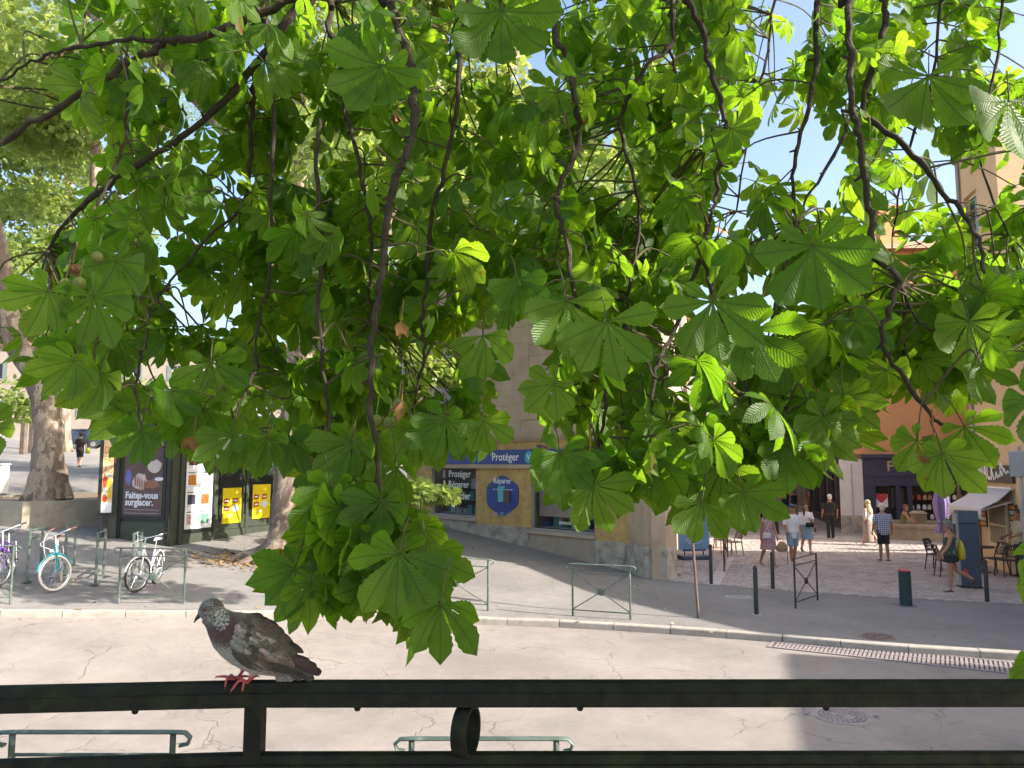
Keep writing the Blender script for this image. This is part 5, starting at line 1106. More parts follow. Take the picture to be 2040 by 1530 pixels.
for i, (tx, ty, c) in enumerate([(1375, 1178, (.17, .16, .16)), (1300, 1182, (.15, .145, .145)), (1235, 1178, (.20, .19, .19)), (1480, 1150, (.05, .045, .045)), (1610, 1160, (.03, .022, .023)), (1600, 1110, (.06, .05, .05)), (1695, 1085, (.032, .018, .02)), (1640, 1020, (.045, .025, .026)), (1560, 965, (.05, .028, .028))]):
    x, y = 1190 + 10 * i, 1000 - 16 * i; a = math.atan2(ty - y, tx - x); L = math.hypot(tx - x, ty - y)
    for sd in (1, -1):
        n0 = len(V); st = [(0, .5), (.3, .8), (.7, 1), (.93, .9), (1, .45)]; W = 88
        for (s_, wv) in st:
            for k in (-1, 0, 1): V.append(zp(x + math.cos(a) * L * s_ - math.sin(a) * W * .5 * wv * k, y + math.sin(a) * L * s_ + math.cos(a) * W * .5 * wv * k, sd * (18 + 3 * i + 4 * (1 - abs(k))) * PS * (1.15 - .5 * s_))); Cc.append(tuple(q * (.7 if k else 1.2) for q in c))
        for j in range(4):
            for k in range(2): q = n0 + j * 3 + k; Fc.append((q, q + 1, q + 4, q + 3))
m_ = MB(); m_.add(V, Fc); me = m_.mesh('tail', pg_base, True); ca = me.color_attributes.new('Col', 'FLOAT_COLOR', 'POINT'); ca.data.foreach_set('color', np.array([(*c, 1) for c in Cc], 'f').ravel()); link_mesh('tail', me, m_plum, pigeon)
m_ = MB(); m_.tube([zp(350, 408), zp(315, 440), zp(282, 480), zp(262, 518)], [(34 * PS, 26 * PS), (25 * PS, 18 * PS), (14 * PS, 10 * PS), 3 * PS], 10, up=(0, 0, 1)); m_.build('beak', M('beak_dark', (.03, .02, .022), .5, var=.1), pigeon, True, smooth=True)
m_ = MB(); m_.sphere(zp(340, 402, 10 * PS), 22 * PS, 8, (1.2, .8, .7)); m_.build('cere', M('cere', (.30, .27, .27), .8), pigeon, True, smooth=True)
for sd in (1, -1):
    m_ = MB(); m_.sphere(zp(437, 345, sd * 100 * PS), 23 * PS, 12, (1, .6, 1)); ey = m_.build('eye', M('eye_orange', (.10, .03, .015), .15, var=0), pigeon, True, smooth=True); m_ = MB(); m_.sphere(zp(434, 345, sd * 110 * PS), 11 * PS, 10, (1, .7, 1)); m_.build('pupil', m_blk, ey, True, smooth=True)
m_red = M('leg_red', (.42, .075, .085), .6, var=.25, vs=90, bump=.4, bs=400)
def leg(x0, y0, x1, y1, toes, side):
    l_ = side * .012; m_ = MB(); m_.tube([zp(x0, y0, l_), zp((x0 + x1) / 2 + 4, (y0 + y1) / 2, l_), zp(x1, y1, l_)], [24 * PS, 17 * PS, 18 * PS], 8)
    for pts in toes: P = [Vector(p) for p in pts]; m_.tube(catmull(P, 3), lerpn([16 * PS, 15 * PS, 9 * PS], 3, (len(P) - 1) * 3 + 1), 7)
    lo = m_.build('leg', m_red, pigeon, True, smooth=True)
    for pts in toes: c_ = MB(); a, b = Vector(pts[-2]), Vector(pts[-1]); d = (b - a).normalized(); c_.tube([b, b + d * .004 + Vector((0, 0, -.003))], [7 * PS, 1.5 * PS], 6); c_.build('claw', m_blk, lo, True)
rt = RZ + .006
def rp(x, y, l): v = zp(x, y, l); return v
f1 = zp(725, 1165, -.004); f2 = zp(880, 1175, .010); ry = rail_y(f1.x)
def T(p, dx, dy, z): return Vector((p.x + dx, ry + dy, z))
leg(815, 1035, 725, 1165, [[f1, T(f1, -.02, .004, rt), T(f1, -.042, .006, rt - .001)], [f1, T(f1, -.012, -.014, rt), T(f1, -.010, -.030, rt - .012)], [f1, T(f1, -.014, .016, rt), T(f1, -.022, .027, rt - .006)], [f1, T(f1, .014, .006, rt), T(f1, .026, .008, rt - .001)]], -1)
leg(945, 1075, 880, 1175, [[f2, T(f2, -.014, -.020, rt - .002), T(f2, -.026, -.031, rt - .020)], [f2, T(f2, -.002, -.022, rt - .002), T(f2, -.003, -.031, rt - .020)], [f2, T(f2, -.022, -.002, rt), T(f2, -.036, .004, rt - .001)], [f2, T(f2, .010, .004, rt), T(f2, .017, .008, rt)]], 1)

# ================================================================== PEOPLE
def cloth(name, c, rough=.85, var=.10): return M('cloth_' + name, c, rough, var=var, vs=9, bump=.5, bs=14, world=False)
def pattern_mat(name, c1, c2, kind, scale):
    m, t, b, out = newmat(name); tc = t.n.new('ShaderNodeTexCoord').outputs['Object']
    if kind == 'plaid':
        sp = t.n.new('ShaderNodeSeparateXYZ'); t.lk(tc, sp.inputs[0]); wv = lambda s_: t.ramp(t.math('FRACT', t.math('MULTIPLY', s_, scale)), [(.0, 0.0), (.42, 0.0), (.5, 1.0), (.92, 1.0), (1.0, 0.0)])
        f = t.math('MULTIPLY', t.math('ADD', wv(sp.outputs[0]), wv(sp.outputs[2])), .5)
    else:
        v = t.n.new('ShaderNodeTexVoronoi'); v.inputs['Scale'].default_value = scale; t.lk(tc, v.inputs['Vector']); f = t.ramp(v.outputs['Distance'], [(.25, 1.0), (.42, 0.0)])
        n2 = t.noise(tc, scale * .6, 4, .6); f = t.math('MULTIPLY', f, t.ramp(n2, [(.42, .2), (.55, 1.0)]))
    t.lk(t.mix(f, c1, c2), b.inputs['Base Color']); b.inputs['Roughness'].default_value = .85; t.lk(t.bump(t.noise(tc, 14, 4), .5, .01), b.inputs['Normal']); return m
SKIN = {'l': (.52, .30, .21), 'm': (.40, .20, .125), 't': (.34, .165, .10)}
m_eye = M('eye_dark', (.02, .015, .012), .3, var=0); m_lip = M('lip', (.33, .11, .09), .6, var=0)
def person(p, face, h, label, top, bottom, skin='m', fem=False, legs=((0, 0), (0, 0)), arms=((0, .12, .15), (0, .12, .15)), sleeve=.6, hem=.86, bot='trousers', hair=('short', (.05, .03, .02)), shoes=(.05, .04, .04), lean=0.0, head_turn=0.0, head_tilt=0.0, belt=None, glasses=False, cap=None, scarf=None, seated=None, detail=.016, wide=1.0, straps=False):
    S = h / 1.75; root = thing('person', p, face, label, 'person'); X = Vector
    hz = .90; hips = [X((-.09, 0, hz)), X((.09, 0, hz))]; J = {}
    ank = []; kn = []
    for i, (a, b) in enumerate(legs):
        k = hips[i] + X((0, math.sin(a), -math.cos(a))) * .43; q = k + X((0, math.sin(a - b), -math.cos(a - b))) * .42; kn.append(k); ank.append(q)
    low = min(q.z for q in ank); dz = .075 - low
    if seated is not None: dz = seated / S - hz + .09
    mv = lambda v: v + X((0, 0, dz))
    hips = [mv(v) for v in hips]; kn = [mv(v) for v in kn]; ank = [mv(v) for v in ank]; hipc = mv(X((0, 0, hz)))
    Rl = Matrix.Rotation(-lean, 3, 'X'); U = lambda v: hipc + Rl @ (mv(X(v)) - hipc)
    sw = (.165 if fem else .19) * wide
    sh = [U((-sw, 0, 1.42)), U((sw, 0, 1.42))]; el = []; wr = []; fd = []
    for i, (f, o, e) in enumerate(arms):
        s = -1 if i == 0 else 1; d = Rl @ X((s * math.sin(o), math.sin(f) * math.cos(o), -math.cos(f) * math.cos(o))); k = sh[i] + d * .285
        d2 = Rl @ X((s * math.sin(o * .5), math.sin(f + e) * math.cos(o), -math.cos(f + e) * math.cos(o))); el.append(k); wr.append(k + d2 * .25); fd.append(d2.normalized())
    hc = U((0, .015, 1.625)); Rh = Matrix.Rotation(head_turn, 3, 'Z') @ Matrix.Rotation(-head_tilt, 3, 'X')
    sc = lambda v: v * S
    # torso rings
    tr = [(.82, .10, .085), (.90, .165, .12), (.98, .165, .12), (1.10, .14 if fem else .155, .105), (1.22, .155 if fem else .172, .118), (1.33, .165 if fem else .185, .112), (1.42, .145, .085), (1.48, .065, .06)]
    def torso(mb, z0, z1, infl, dinf=None, flare=0):
        zs = np.linspace(z0, z1, 8); pts = []; rad = []
        for z in zs:
            wv = np.interp(z, [q[0] for q in tr], [q[1] for q in tr]) * wide; dv = np.interp(z, [q[0] for q in tr], [q[2] for q in tr]) * wide; k = infl + flare * max(0, (1.05 - z))
            pts.append(sc(U((0, 0, z)) if z > .9 else mv(X((0, 0, z))))); rad.append(((wv + k) * S, (dv + k) * S))
        mb.tube(pts, rad, 16, up=(1, 0, 0))
    b_ = MB(); torso(b_, .82, 1.48, 0)
    b_.tube([sc(U((0, 0, 1.44))), sc(U((0, .01, 1.56))), sc(hc)], [.058 * S, .05 * S, .05 * S], 10)
    hm = lambda v: sc(hc + Rh @ X(v))
    b_.sphere(hm((0, 0, .03)), .098 * S, 14, (.80, 1.0, 1.02)); b_.sphere(hm((0, .03, -.05)), .07 * S, 12, (.82, .85, 1.0)); b_.sphere(hm((0, .088, -.095)), .026 * S, 8)
    b_.tube([hm((0, .092, .03)), hm((0, .112, -.02)), hm((0, .092, -.03))], [.008 * S, .015 * S, .010 * S], 6)
    for s in (-1, 1): b_.sphere(hm((s * .08, -.005, 0)), .025 * S, 8, (.5, .7, 1.2))
    for i in range(2):
        b_.tube([sc(sh[i]), sc(sh[i].lerp(el[i], .4)), sc(el[i]), sc(el[i].lerp(wr[i], .35)), sc(wr[i])], [.055 * S, .05 * S, .041 * S, .041 * S, .028 * S], 10)
        s = -1 if i == 0 else 1
        b_.tube([sc(hips[i]), sc(hips[i].lerp(kn[i], .4)), sc(kn[i]), sc(kn[i].lerp(ank[i], .3) + X((0, -.012, 0))), sc(ank[i])], [.088 * S, .078 * S, .054 * S, .057 * S, .036 * S], 12)
    me = remeshed(b_, detail * S, 2); ms = M('skin_' + skin, SKIN[skin], .55, var=.08, vs=12, world=False)
    ex = MB()
    for i in range(2):                  # hands: palm, four fingers, thumb
        s = -1 if i == 0 else 1; d = fd[i]; side = X((0, 1, 0)) if abs(d.y) < .7 else X((0, 0, 1)); side = (side - d * side.dot(d)).normalized(); nrm = d.cross(side)
        w0 = wr[i]; ex.tube([sc(w0), sc(w0 + d * .04), sc(w0 + d * .085)], [(.022 * S, .018 * S), (.036 * S, .015 * S), (.038 * S, .013 * S)], 8, up=side)
        cu = nrm * (s * -.012)
        for k, ln in enumerate((.062, .072, .067, .052)):
            o_ = side * (.028 - k * .0185); a = w0 + d * .08 + o_; ex.tube([sc(a), sc(a + d * ln * .5 + cu * .6), sc(a + d * ln * .9 + cu * 2)], [.0092 * S, .0085 * S, .006 * S], 6)
        a = w0 + d * .03 + side * .03; ex.tube([sc(a), sc(a + d * .03 + side * .02), sc(a + d * .06 + side * .025 + cu)], [.011 * S, .010 * S, .007 * S], 6)
    n0 = len(ex.f)
    ex.cur = 1
    for s in (-1, 1):
        if not glasses: ex.sphere(hm((s * .033, .085, .012)), .011 * S, 6, (1.2, .5, .6)); ex.box(hm((s * .034, .092, .036)), (.036 * S, .012 * S, .007 * S), Rh)
    if glasses: ex.box(hm((0, .095, .014)), (.13 * S, .02 * S, .035 * S), Rh)
    ex.cur = 2; ex.box(hm((0, .092, -.058)), (.042 * S, .012 * S, .010 * S), Rh)
    merge_into(me, ex); link_mesh('body', me, [ms, m_eye, m_lip], root)
    # upper clothing
    if top is not None:
        c_ = MB(); torso(c_, hem, 1.455 if not straps else 1.36, .018, flare=.05)
        if straps:
            for s in (-1, 1): c_.tube([sc(U((s * .09, .09, 1.33))), sc(U((s * .1, .02, 1.47))), sc(U((s * .09, -.08, 1.33)))], .014 * S, 6)
        if sleeve > 0:
            for i in range(2):
                if sleeve <= 1: pts = [sh[i], sh[i].lerp(el[i], sleeve * .5), sh[i].lerp(el[i], sleeve)]
                else: pts = [sh[i], el[i], el[i].lerp(wr[i], sleeve - 1)]
                c_.tube([sc(q) for q in pts], [.066 * S, .068 * S, .07 * S if sleeve <= 1 else .045 * S], 10)
        link_mesh('top', remeshed(c_, detail * S, 1), top, root)
    # lower clothing
    c_ = MB()
    if bot in ('trousers', 'shorts', 'cropped'):
        torso(c_, .82, 1.0, .016)
        for i in range(2):
            a, b, c2 = hips[i], kn[i], ank[i]
            if bot == 'trousers': pts, rd = [a, a.lerp(b, .5), b, b.lerp(c2, .5), c2 + X((0, 0, -.02))], [.10, .088, .072, .066, .064]
            elif bot == 'cropped': pts, rd = [a, a.lerp(b, .5), b, b.lerp(c2, .7)], [.10, .09, .075, .075]
            else: pts, rd = [a, a.lerp(b, .5), a.lerp(b, .92)], [.10, .094, .09]
            c_.tube([sc(q) for q in pts], [q * S for q in rd], 12)
        link_mesh('trousers' if bot != 'shorts' else 'shorts', remeshed(c_, detail * S, 1), bottom, root)
    elif bot in ('skirt', 'dress', 'long', 'short_shorts'):
        zl = {'skirt': .50, 'dress': .52, 'long': .12, 'short_shorts': .74}[bot]; kc = (kn[0] + kn[1]) / 2; ac = (ank[0] + ank[1]) / 2
        zs = np.linspace(1.02, zl, 7); pts = []; rd = []
        for z in zs:
            f = (1.02 - z) / .9; c2 = mv(X((0, 0, z)))
            if seated is None: y_ = np.interp(z, [.1, .47, .9], [ac.y, kc.y, 0]); c2 = c2 + X((0, y_ * .8, 0)); k = .02 + (.12 if bot != 'long' else .06) * f
            pts.append(sc(c2)); rd.append(((.155 + k + .02) * S, (.115 + k) * S))
        if seated is not None:
            pts = [sc(mv(X((0, 0, 1.02)))), sc(hipc), sc(hipc.lerp((kn[0] + kn[1]) / 2, .5)), sc((kn[0] + kn[1]) / 2 + X((0, .03, 0))), sc(((kn[0] + kn[1]) / 2).lerp((ank[0] + ank[1]) / 2, .6))]; rd = [(.17 * S, .13 * S), (.19 * S, .14 * S), (.18 * S, .12 * S), (.17 * S, .11 * S), (.18 * S, .12 * S)]
        c_.tube(pts, rd, 18, up=(1, 0, 0)); link_mesh('skirt', remeshed(c_, detail * S, 1), bottom, root)
    if belt: c_ = MB(); torso(c_, .97, 1.0, .030); c_.build('belt', belt, root, smooth=True)
    # shoes
    for i in range(2):
        a = ank[i]; b, k = legs[i]; ang = (b - k) * .55 if (seated is None and ank[i].z > low + dz + .02) else 0; Rf = Matrix.Rotation(ang, 3, 'X')
        c_ = MB(); fx = lambda v: sc(a + Rf @ X(v)); c_.tube([fx((0, -.055, -.045)), fx((0, 0, -.04)), fx((0, .09, -.05)), fx((0, .17, -.058))], [(.03 * S, .032 * S), (.036 * S, .036 * S), (.026 * S, .046 * S), (.014 * S, .034 * S)], 10, up=(0, 0, 1)); c_.build('shoe', cloth('shoe_%d' % int(shoes[0] * 100), shoes, .6), root, smooth='all')
    # hair / hats
    st, hcx = hair; mh = M('hair_%d_%d' % (int(hcx[0] * 99), int(hcx[2] * 99)), hcx, .6, var=.3, vs=30, bump=.6, bs=60, world=False)
    c_ = MB()
    if st != 'bald': c_.sphere(hm((0, -.018, .052)), .102 * S, 16, (.86, .98, .92)); c_.sphere(hm((0, .035, .098)), .055 * S, 10, (1.2, 1, .6))
    if st in ('short', 'bob', 'long', 'curly', 'bun'): c_.sphere(hm((0, -.05, -.01)), .08 * S, 12, (.95, .8, 1.1))
    if st == 'curly':
        for _ in range(26): a, z = random.uniform(-2.6, 2.6), random.uniform(-.02, .14); c_.sphere(hm((math.sin(a) * .085, -math.cos(a) * .085 - .01, z)), .03 * S, 6)
    if st in ('long', 'bob'):
        ln = .36 if st == 'long' else .16
        for s in (-1, 0, 1): c_.tube([hm((s * .065, -.05 + .03 * abs(s), .03)), hm((s * .085, -.055 + .05 * abs(s), -.10)), hm((s * .10, -.06 + .08 * abs(s), -.10 - ln * .5)), hm((s * .09, -.05 + .09 * abs(s), -.10 - ln))], [.035 * S, .045 * S, .04 * S, .015 * S], 8)
    if st == 'bun': c_.sphere(hm((0, -.10, .11)), .045 * S, 10)
    if c_.v: c_.build('hair', mh, root, smooth='all')
    if cap: c_ = MB(); c_.sphere(hm((0, -.008, .075)), .104 * S, 16, (.88, 1.0, .80)); c_.tube([hm((0, .08, .06)), hm((0, .14, .05)), hm((0, .17, .035))], [(.012 * S, .075 * S), (.009 * S, .065 * S), (.006 * S, .035 * S)], 12, up=(0, 0, 1)); c_.build('cap', cap, root, smooth='all')
    if scarf: c_ = MB(); c_.sphere(hm((0, -.015, .04)), .112 * S, 16, (.86, 1.0, 1.0)); c_.tube([hm((0, -.04, -.02)), hm((0, -.06, -.12)), hm((0, -.06, -.25)), hm((.02, -.08, -.42))], [(.08 * S, .07 * S), (.09 * S, .08 * S), (.15 * S, .11 * S), (.12 * S, .09 * S)], 14, up=(1, 0, 0)); c_.build('headscarf', scarf, root, smooth='all')
    Wm = rz(face); J = {'wr': [p + Wm @ sc(wr[i] + fd[i] * .07) for i in range(2)], 'sh': [p + Wm @ sc(s_) for s_ in sh], 'hip': [p + Wm @ sc(q) for q in hips], 'chest': p + Wm @ sc(U((0, .13, 1.1))), 'back': p + Wm @ sc(U((0, -.2, 1.15))), 'S': S, 'head': p + Wm @ sc(hc)}
    return J
TOCAM, AWAY = R(180), 0.0       # people face +Y when unrotated
walk = ((R(16), R(6)), (R(-14), R(22)))
den = cloth('denim', (.22, .31, .42)); dks = cloth('dark', (.018, .018, .022)); wht = cloth('white', (.74, .72, .72)); nvy = cloth('navy', (.02, .03, .075)); blk = cloth('black', (.016, .016, .017)); grn = cloth('olive', (.14, .13, .045))
J1 = person(gp(1532, 1129), TOCAM + .15, 1.68, 'woman in a pink floral dress with long reddish hair and sunglasses', pattern_mat('floral_pink', (.42, .24, .26), (.09, .045, .07), 'floral', 26), pattern_mat('floral_pink2', (.42, .24, .26), (.09, .045, .07), 'floral', 26), 'm', True, walk, ((.1, .15, .3), (-.1, .15, .15)), .25, .88, 'dress', ('long', (.22, .09, .035)), (.35, .22, .16), glasses=True)
J2 = person(gp(1581, 1123), TOCAM, 1.76, 'man in white shirt, denim shorts and blue cap walking with a cane', wht, den, 't', False, ((R(-8), R(10)), (R(12), R(4))), ((.05, .16, .2), (.18, .14, .45)), 1.0, .74, 'shorts', ('short', (.3, .28, .26)), (.50, .50, .25), cap=cloth('capblue', (.03, .07, .24)), glasses=True, head_tilt=-.35, wide=1.06)
J3 = person(gp(1608, 1103), TOCAM - .1, 1.66, 'young woman in white T-shirt and denim skirt with a black belt bag', wht, den, 'l', True, ((R(10), R(4)), (R(-12), R(26))), ((.25, .14, .3), (0, .18, .25)), .85, .98, 'skirt', ('long', (.045, .025, .018)), (.02, .02, .02), head_turn=.5)
person(gp(1541, 1063), TOCAM + .2, 1.76, 'man in navy V-neck T-shirt and sunglasses behind the woman in the floral dress', nvy, dks, 'l', False, walk, hair=('short', (.10, .06, .03)), glasses=True)
person(gp(1566, 1033), AWAY, 1.78, 'man in navy T-shirt walking away up the pedestrian street', nvy, cloth('navy2', (.015, .022, .05)), 'm', False, walk, hair=('short', (.05, .03, .02)))
person(gp(1583, 1035), AWAY - .2, 1.68, 'woman in black top and tan trousers beside the man in navy', blk, cloth('tan', (.30, .23, .15)), 'm', True, walk, sleeve=0, bot='trousers', hair=('long', (.30, .17, .08)), straps=True)
person(gp(1612, 1042), TOCAM + .5, 1.64, 'woman in rust brown with a black shoulder bag by the dark shopfront', cloth('rust', (.25, .10, .06)), cloth('brown', (.06, .04, .035)), 'm', True, walk, sleeve=.8, hair=('long', (.16, .06, .03)))
person(gp(1524, 1035), TOCAM, 1.74, 'distant person in a blue-grey shirt, left of the man walking away', cloth('bluegrey', (.17, .18, .24)), dks, 'm', False, walk, sleeve=.8)
J9 = person(gp(1656, 1075), AWAY - .1, 1.76, 'white haired man all in black standing before the dark shopfront', blk, dks, 'm', False, ((0, 0), (R(4), R(2))), ((.03, .2, .25), (.03, .2, .25)), .9, .90, 'trousers', ('short', (.62, .60, .57)), (.7, .7, .7), wide=1.1, belt=cloth('beltbrown', (.12, .06, .03)))
person(gp(1732, 1087), AWAY + .5, 1.66, 'woman in pale headscarf and long speckled dress', cloth('pale', (.46, .42, .40)), pattern_mat('speckle', (.30, .24, .20), (.08, .055, .045), 'floral', 24), 'l', True, walk, sleeve=1.3, bot='long', hair=('short', (.5, .48, .45)), scarf=cloth('scarf', (.55, .44, .26)), shoes=(.7, .68, .66))
J11 = person(gp(1762, 1118), AWAY + .05, 1.74, 'man in blue checked shirt and dark shorts seen from behind', pattern_mat('plaid_blue', (.55, .58, .66), (.06, .10, .26), 'plaid', 17), dks, 't', False, ((R(3), 0), (R(-3), R(3))), ((.02, .24, .15), (.02, .24, .15)), .85, .78, 'shorts', ('short', (.62, .60, .57)), (.12, .07, .04), wide=1.12)
fcx = gp(1797, 1077)
person(fcx + Vector((.15, .15, 0)), TOCAM + 1.1, 1.66, 'red haired woman in olive dress seated on the fountain rim', grn, grn, 'm', True, ((R(78), R(80)), (R(82), R(86))), ((.7, .1, .5), (.6, .1, .5)), 0, .86, 'dress', ('bob', (.16, .05, .025)), (.25, .10, .07), seated=.52, lean=.15, straps=True, head_turn=-.4)
J13 = person(gp(1897, 1180), R(78), 1.62, 'woman in green floral top and black shorts striding left with a yellow bag', pattern_mat('tropic', (.035, .07, .055), (.40, .30, .22), 'floral', 12), dks, 'm', True, ((R(6), R(4)), (R(-22), R(40))), ((.35, .12, .3), (.15, .12, .4)), 0, .84, 'short_shorts', ('curly', (.25, .24, .24)), (.07, .045, .04), straps=True, wide=1.12)
J14 = person(gp(2036, 1150), R(85), 1.76, 'man in beige T-shirt cut by the right picture edge', cloth('beige', (.44, .40, .29)), cloth('jeans', (.05, .08, .14)), 't', False, ((0, 0), (R(3), R(2))), ((.15, .1, 1.1), (.1, .15, .9)), .95, .84, 'trousers', ('short', (.05, .035, .03)), wide=1.12)
J15 = person(gp(158, 931), R(8), 1.76, 'person in black T-shirt and shorts walking away behind the kiosk', pattern_mat('blackprint', (.015, .015, .018), (.20, .05, .045), 'floral', 14), dks, 'l', False, ((R(8), R(2)), (R(-8), R(14))), ((.1, .12, .2), (.1, .12, .5)), .9, .80, 'shorts', ('curly', (.03, .02, .015)), (.02, .02, .02))
# things people carry
def bag(c, size, mat, name, label, rot=0, strap_to=None, shape='box'):
    root = thing(name, c, rot, label, 'bag'); m_ = MB()
    if shape == 'box': m_.bbox((0, 0, 0), size, min(size) * .3)
    else: m_.lathe([(size[0] * .3, -size[2] / 2), (size[0] * .52, -size[2] * .38), (size[0] * .5, 0), (size[0] * .32, size[2] * .34), (size[0] * .10, size[2] * .5)], 14, sy=size[1] / size[0], fold=lambda a, z: .08 * math.sin(a * 5))
    m_.build('pouch', mat, root, smooth='all' if shape != 'box' else False)
    if strap_to:
        m_ = MB(); inv_ = rz(-rot)
        for s_, q in enumerate(strap_to): a = Vector(((-1) ** s_ * size[0] * .35, 0, size[2] * .45)); e = inv_ @ (Vector(q) - Vector(c)); m_.tube(catmull([a, a.lerp(e, .5) + Vector((0, -.02, .02)), e], 4), .008, 5)
        m_.build('strap', mat, root)
    return root
bag(J1['hip'][1] + Vector((-.02, -.20, .05)), (.24, .10, .17), cloth('bagwhite', (.55, .54, .55)), 'shoulder_bag', 'small pale shoulder bag at the hip of the woman in the floral dress', .1, [J1['sh'][1] + Vector((0, 0, .06)), J1['sh'][0] + Vector((0, -.05, .04))])
bag(J1['wr'][0] + Vector((.12, -.02, -.22)), (.36, .12, .30), M('straw', (.34, .23, .12), .9, var=.25, vs=30), 'straw_bag', 'round straw bag between the floral dress and the man with the cane', .2, [J1['wr'][0]], 'pouch')
bag(J3['hip'][0].lerp(J3['hip'][1], .5) + Vector((.06, -.19, .10)), (.28, .09, .15), blk, 'belt_bag', 'black belt bag worn in front by the young woman in white', 0, [J3['sh'][1] + Vector((0, 0, .05))])
bag(J13['back'] + Vector((.02, -.06, -.10)), (.34, .16, .46), cloth('yellow', (.50, .40, .03)), 'drawstring_bag', 'yellow drawstring bag on the back of the striding woman', R(75), [J13['sh'][0] + Vector((0, 0, .03)), J13['sh'][1] + Vector((0, 0, .03))], 'pouch')
cw = J2['wr'][1]; root = thing('walking_cane', (cw.x, cw.y - .02, Hg(cw.x, cw.y)), 0, 'thin black cane in the hand of the man in the white shirt', 'cane'); m_ = MB(); hcn = cw.z - Hg(cw.x, cw.y); m_.tube([(0, 0, 0), (0, 0, hcn)], .009, 6); m_.build('shaft', blk, root); m_ = MB(); m_.tube([(0, .06, hcn + .01), (0, -.06, hcn + .015)], .014, 6); m_.build('handle', blk, root)
bag(J15['wr'][1] + Vector((.1, -.1, -.05)), (.26, .1, .3), cloth('limeleaf', (.38, .42, .06)), 'leafy_bunch', 'yellow-green bunch carried by the person in black at left', 0, None, 'pouch')
root = thing('phone', J3['wr'][0] + Vector((0, -.03, -.03)), 0, 'dark phone in the hand of the young woman in white', 'phone'); m_ = MB(); m_.bbox((0, 0, 0), (.075, .012, .15), .004); m_.build('case', m_blk, root)
# ================================================================== HORSE CHESTNUT over the terrace
def leaf_material(name, base, trans, var_y=.0, vein=True, tfac=.5):
    m, t, b, out = newmat(name)
    oi = t.n.new('ShaderNodeObjectInfo'); at_ = t.n.new('ShaderNodeAttribute'); at_.attribute_name = 'tint'; tint = t.math('FRACT', t.math('ADD', oi.outputs['Random'], at_.outputs['Fac']))
    uvn = t.n.new('ShaderNodeUVMap'); uvn.uv_map = 'UVMap'; sp = t.n.new('ShaderNodeSeparateXYZ'); t.lk(uvn.outputs[0], sp.inputs[0])
    pos = t.n.new('ShaderNodeNewGeometry').outputs['Position']
    blot = t.noise(pos, 14, 4, .6)
    c1 = t.mix(t.ramp(tint, [(.0, 0.0), (1.0, 1.0)]), base[0], base[1]); c1 = t.mix(1.0, c1, t.ramp(blot, [(.3, .82), (.7, 1.15)]), 'MULTIPLY')
    tr1 = t.mix(t.ramp(tint, [(.0, 0.0), (1.0, 1.0)]), trans[0], trans[1]); tr1 = t.mix(1.0, tr1, t.ramp(blot, [(.3, .85), (.7, 1.12)]), 'MULTIPLY')
    nrm = None
    if vein:
        lat = t.math('ABSOLUTE', t.math('SUBTRACT', sp.outputs[0], .5)); q = t.math('FRACT', t.math('MULTIPLY', t.math('SUBTRACT', sp.outputs[1], t.math('MULTIPLY', lat, .85)), 17.0))
        side = t.ramp(q, [(.0, 1.0), (.10, .25), (.5, 0.0), (.90, .25), (1.0, 1.0)]); midr = t.ramp(lat, [(.0, 1.0), (.012, .9), (.02, 0.0)])
        vn = t.math('MAXIMUM', t.math('MULTIPLY', side, .55), midr)
        c1 = t.mix(t.math('MULTIPLY', vn, .5), c1, (.10, .16, .035)); tr1 = t.mix(t.math('MULTIPLY', vn, .62), tr1, tuple(x * .28 for x in trans[0]))
        # brown scorched spots on a few leaves
        br = t.math('MULTIPLY', t.ramp(t.noise(pos, 9, 5, .6), [(.66, 0.0), (.70, 1.0)]), t.ramp(tint, [(.80, 0.0), (.84, 1.0)]))
        c1 = t.mix(br, c1, (.22, .10, .03)); tr1 = t.mix(br, tr1, (.30, .12, .02))
        puff = t.ramp(q, [(.0, 0.0), (.5, 1.0), (1.0, 0.0)]); nrm = t.bump(t.math('SUBTRACT', puff, midr), .32, .003)
    b.inputs['Roughness'].default_value = .45; b.inputs['Specular IOR Level'].default_value = .45; t.lk(c1, b.inputs['Base Color'])
    tl = t.n.new('ShaderNodeBsdfTranslucent'); t.lk(tr1, tl.inputs[0])
    if nrm: t.lk(nrm, b.inputs['Normal']); t.lk(nrm, tl.inputs['Normal'])
    mx = t.n.new('ShaderNodeMixShader'); mx.inputs[0].default_value = tfac; t.lk(b.outputs[0], mx.inputs[1]); t.lk(tl.outputs[0], mx.inputs[2]); t.lk(mx.outputs[0], out.inputs[0]); return m
m_leaf = leaf_material('chestnut_leaf', ((.058, .135, .011), (.098, .185, .017)), ((.22, .47, .013), (.43, .65, .026)), tfac=.57)
m_bark = M('chestnut_bark', (.045, .030, .023), .9, var=.35, vs=22, bump=.9, bs=60, dirt=((.10, .08, .065), 18, .58, .6))
VW = [0, .08, .2, .35, .5, .62, .72, .80, .87, .92, .96, 1.0]; WW = [.05, .10, .26, .50, .76, .93, 1.0, .95, .75, .46, .20, 0.0]
LSPEC = [(0, 1.0), (40, .96), (-40, .96), (82, .80), (-82, .80), (128, .52), (-128, .52)]
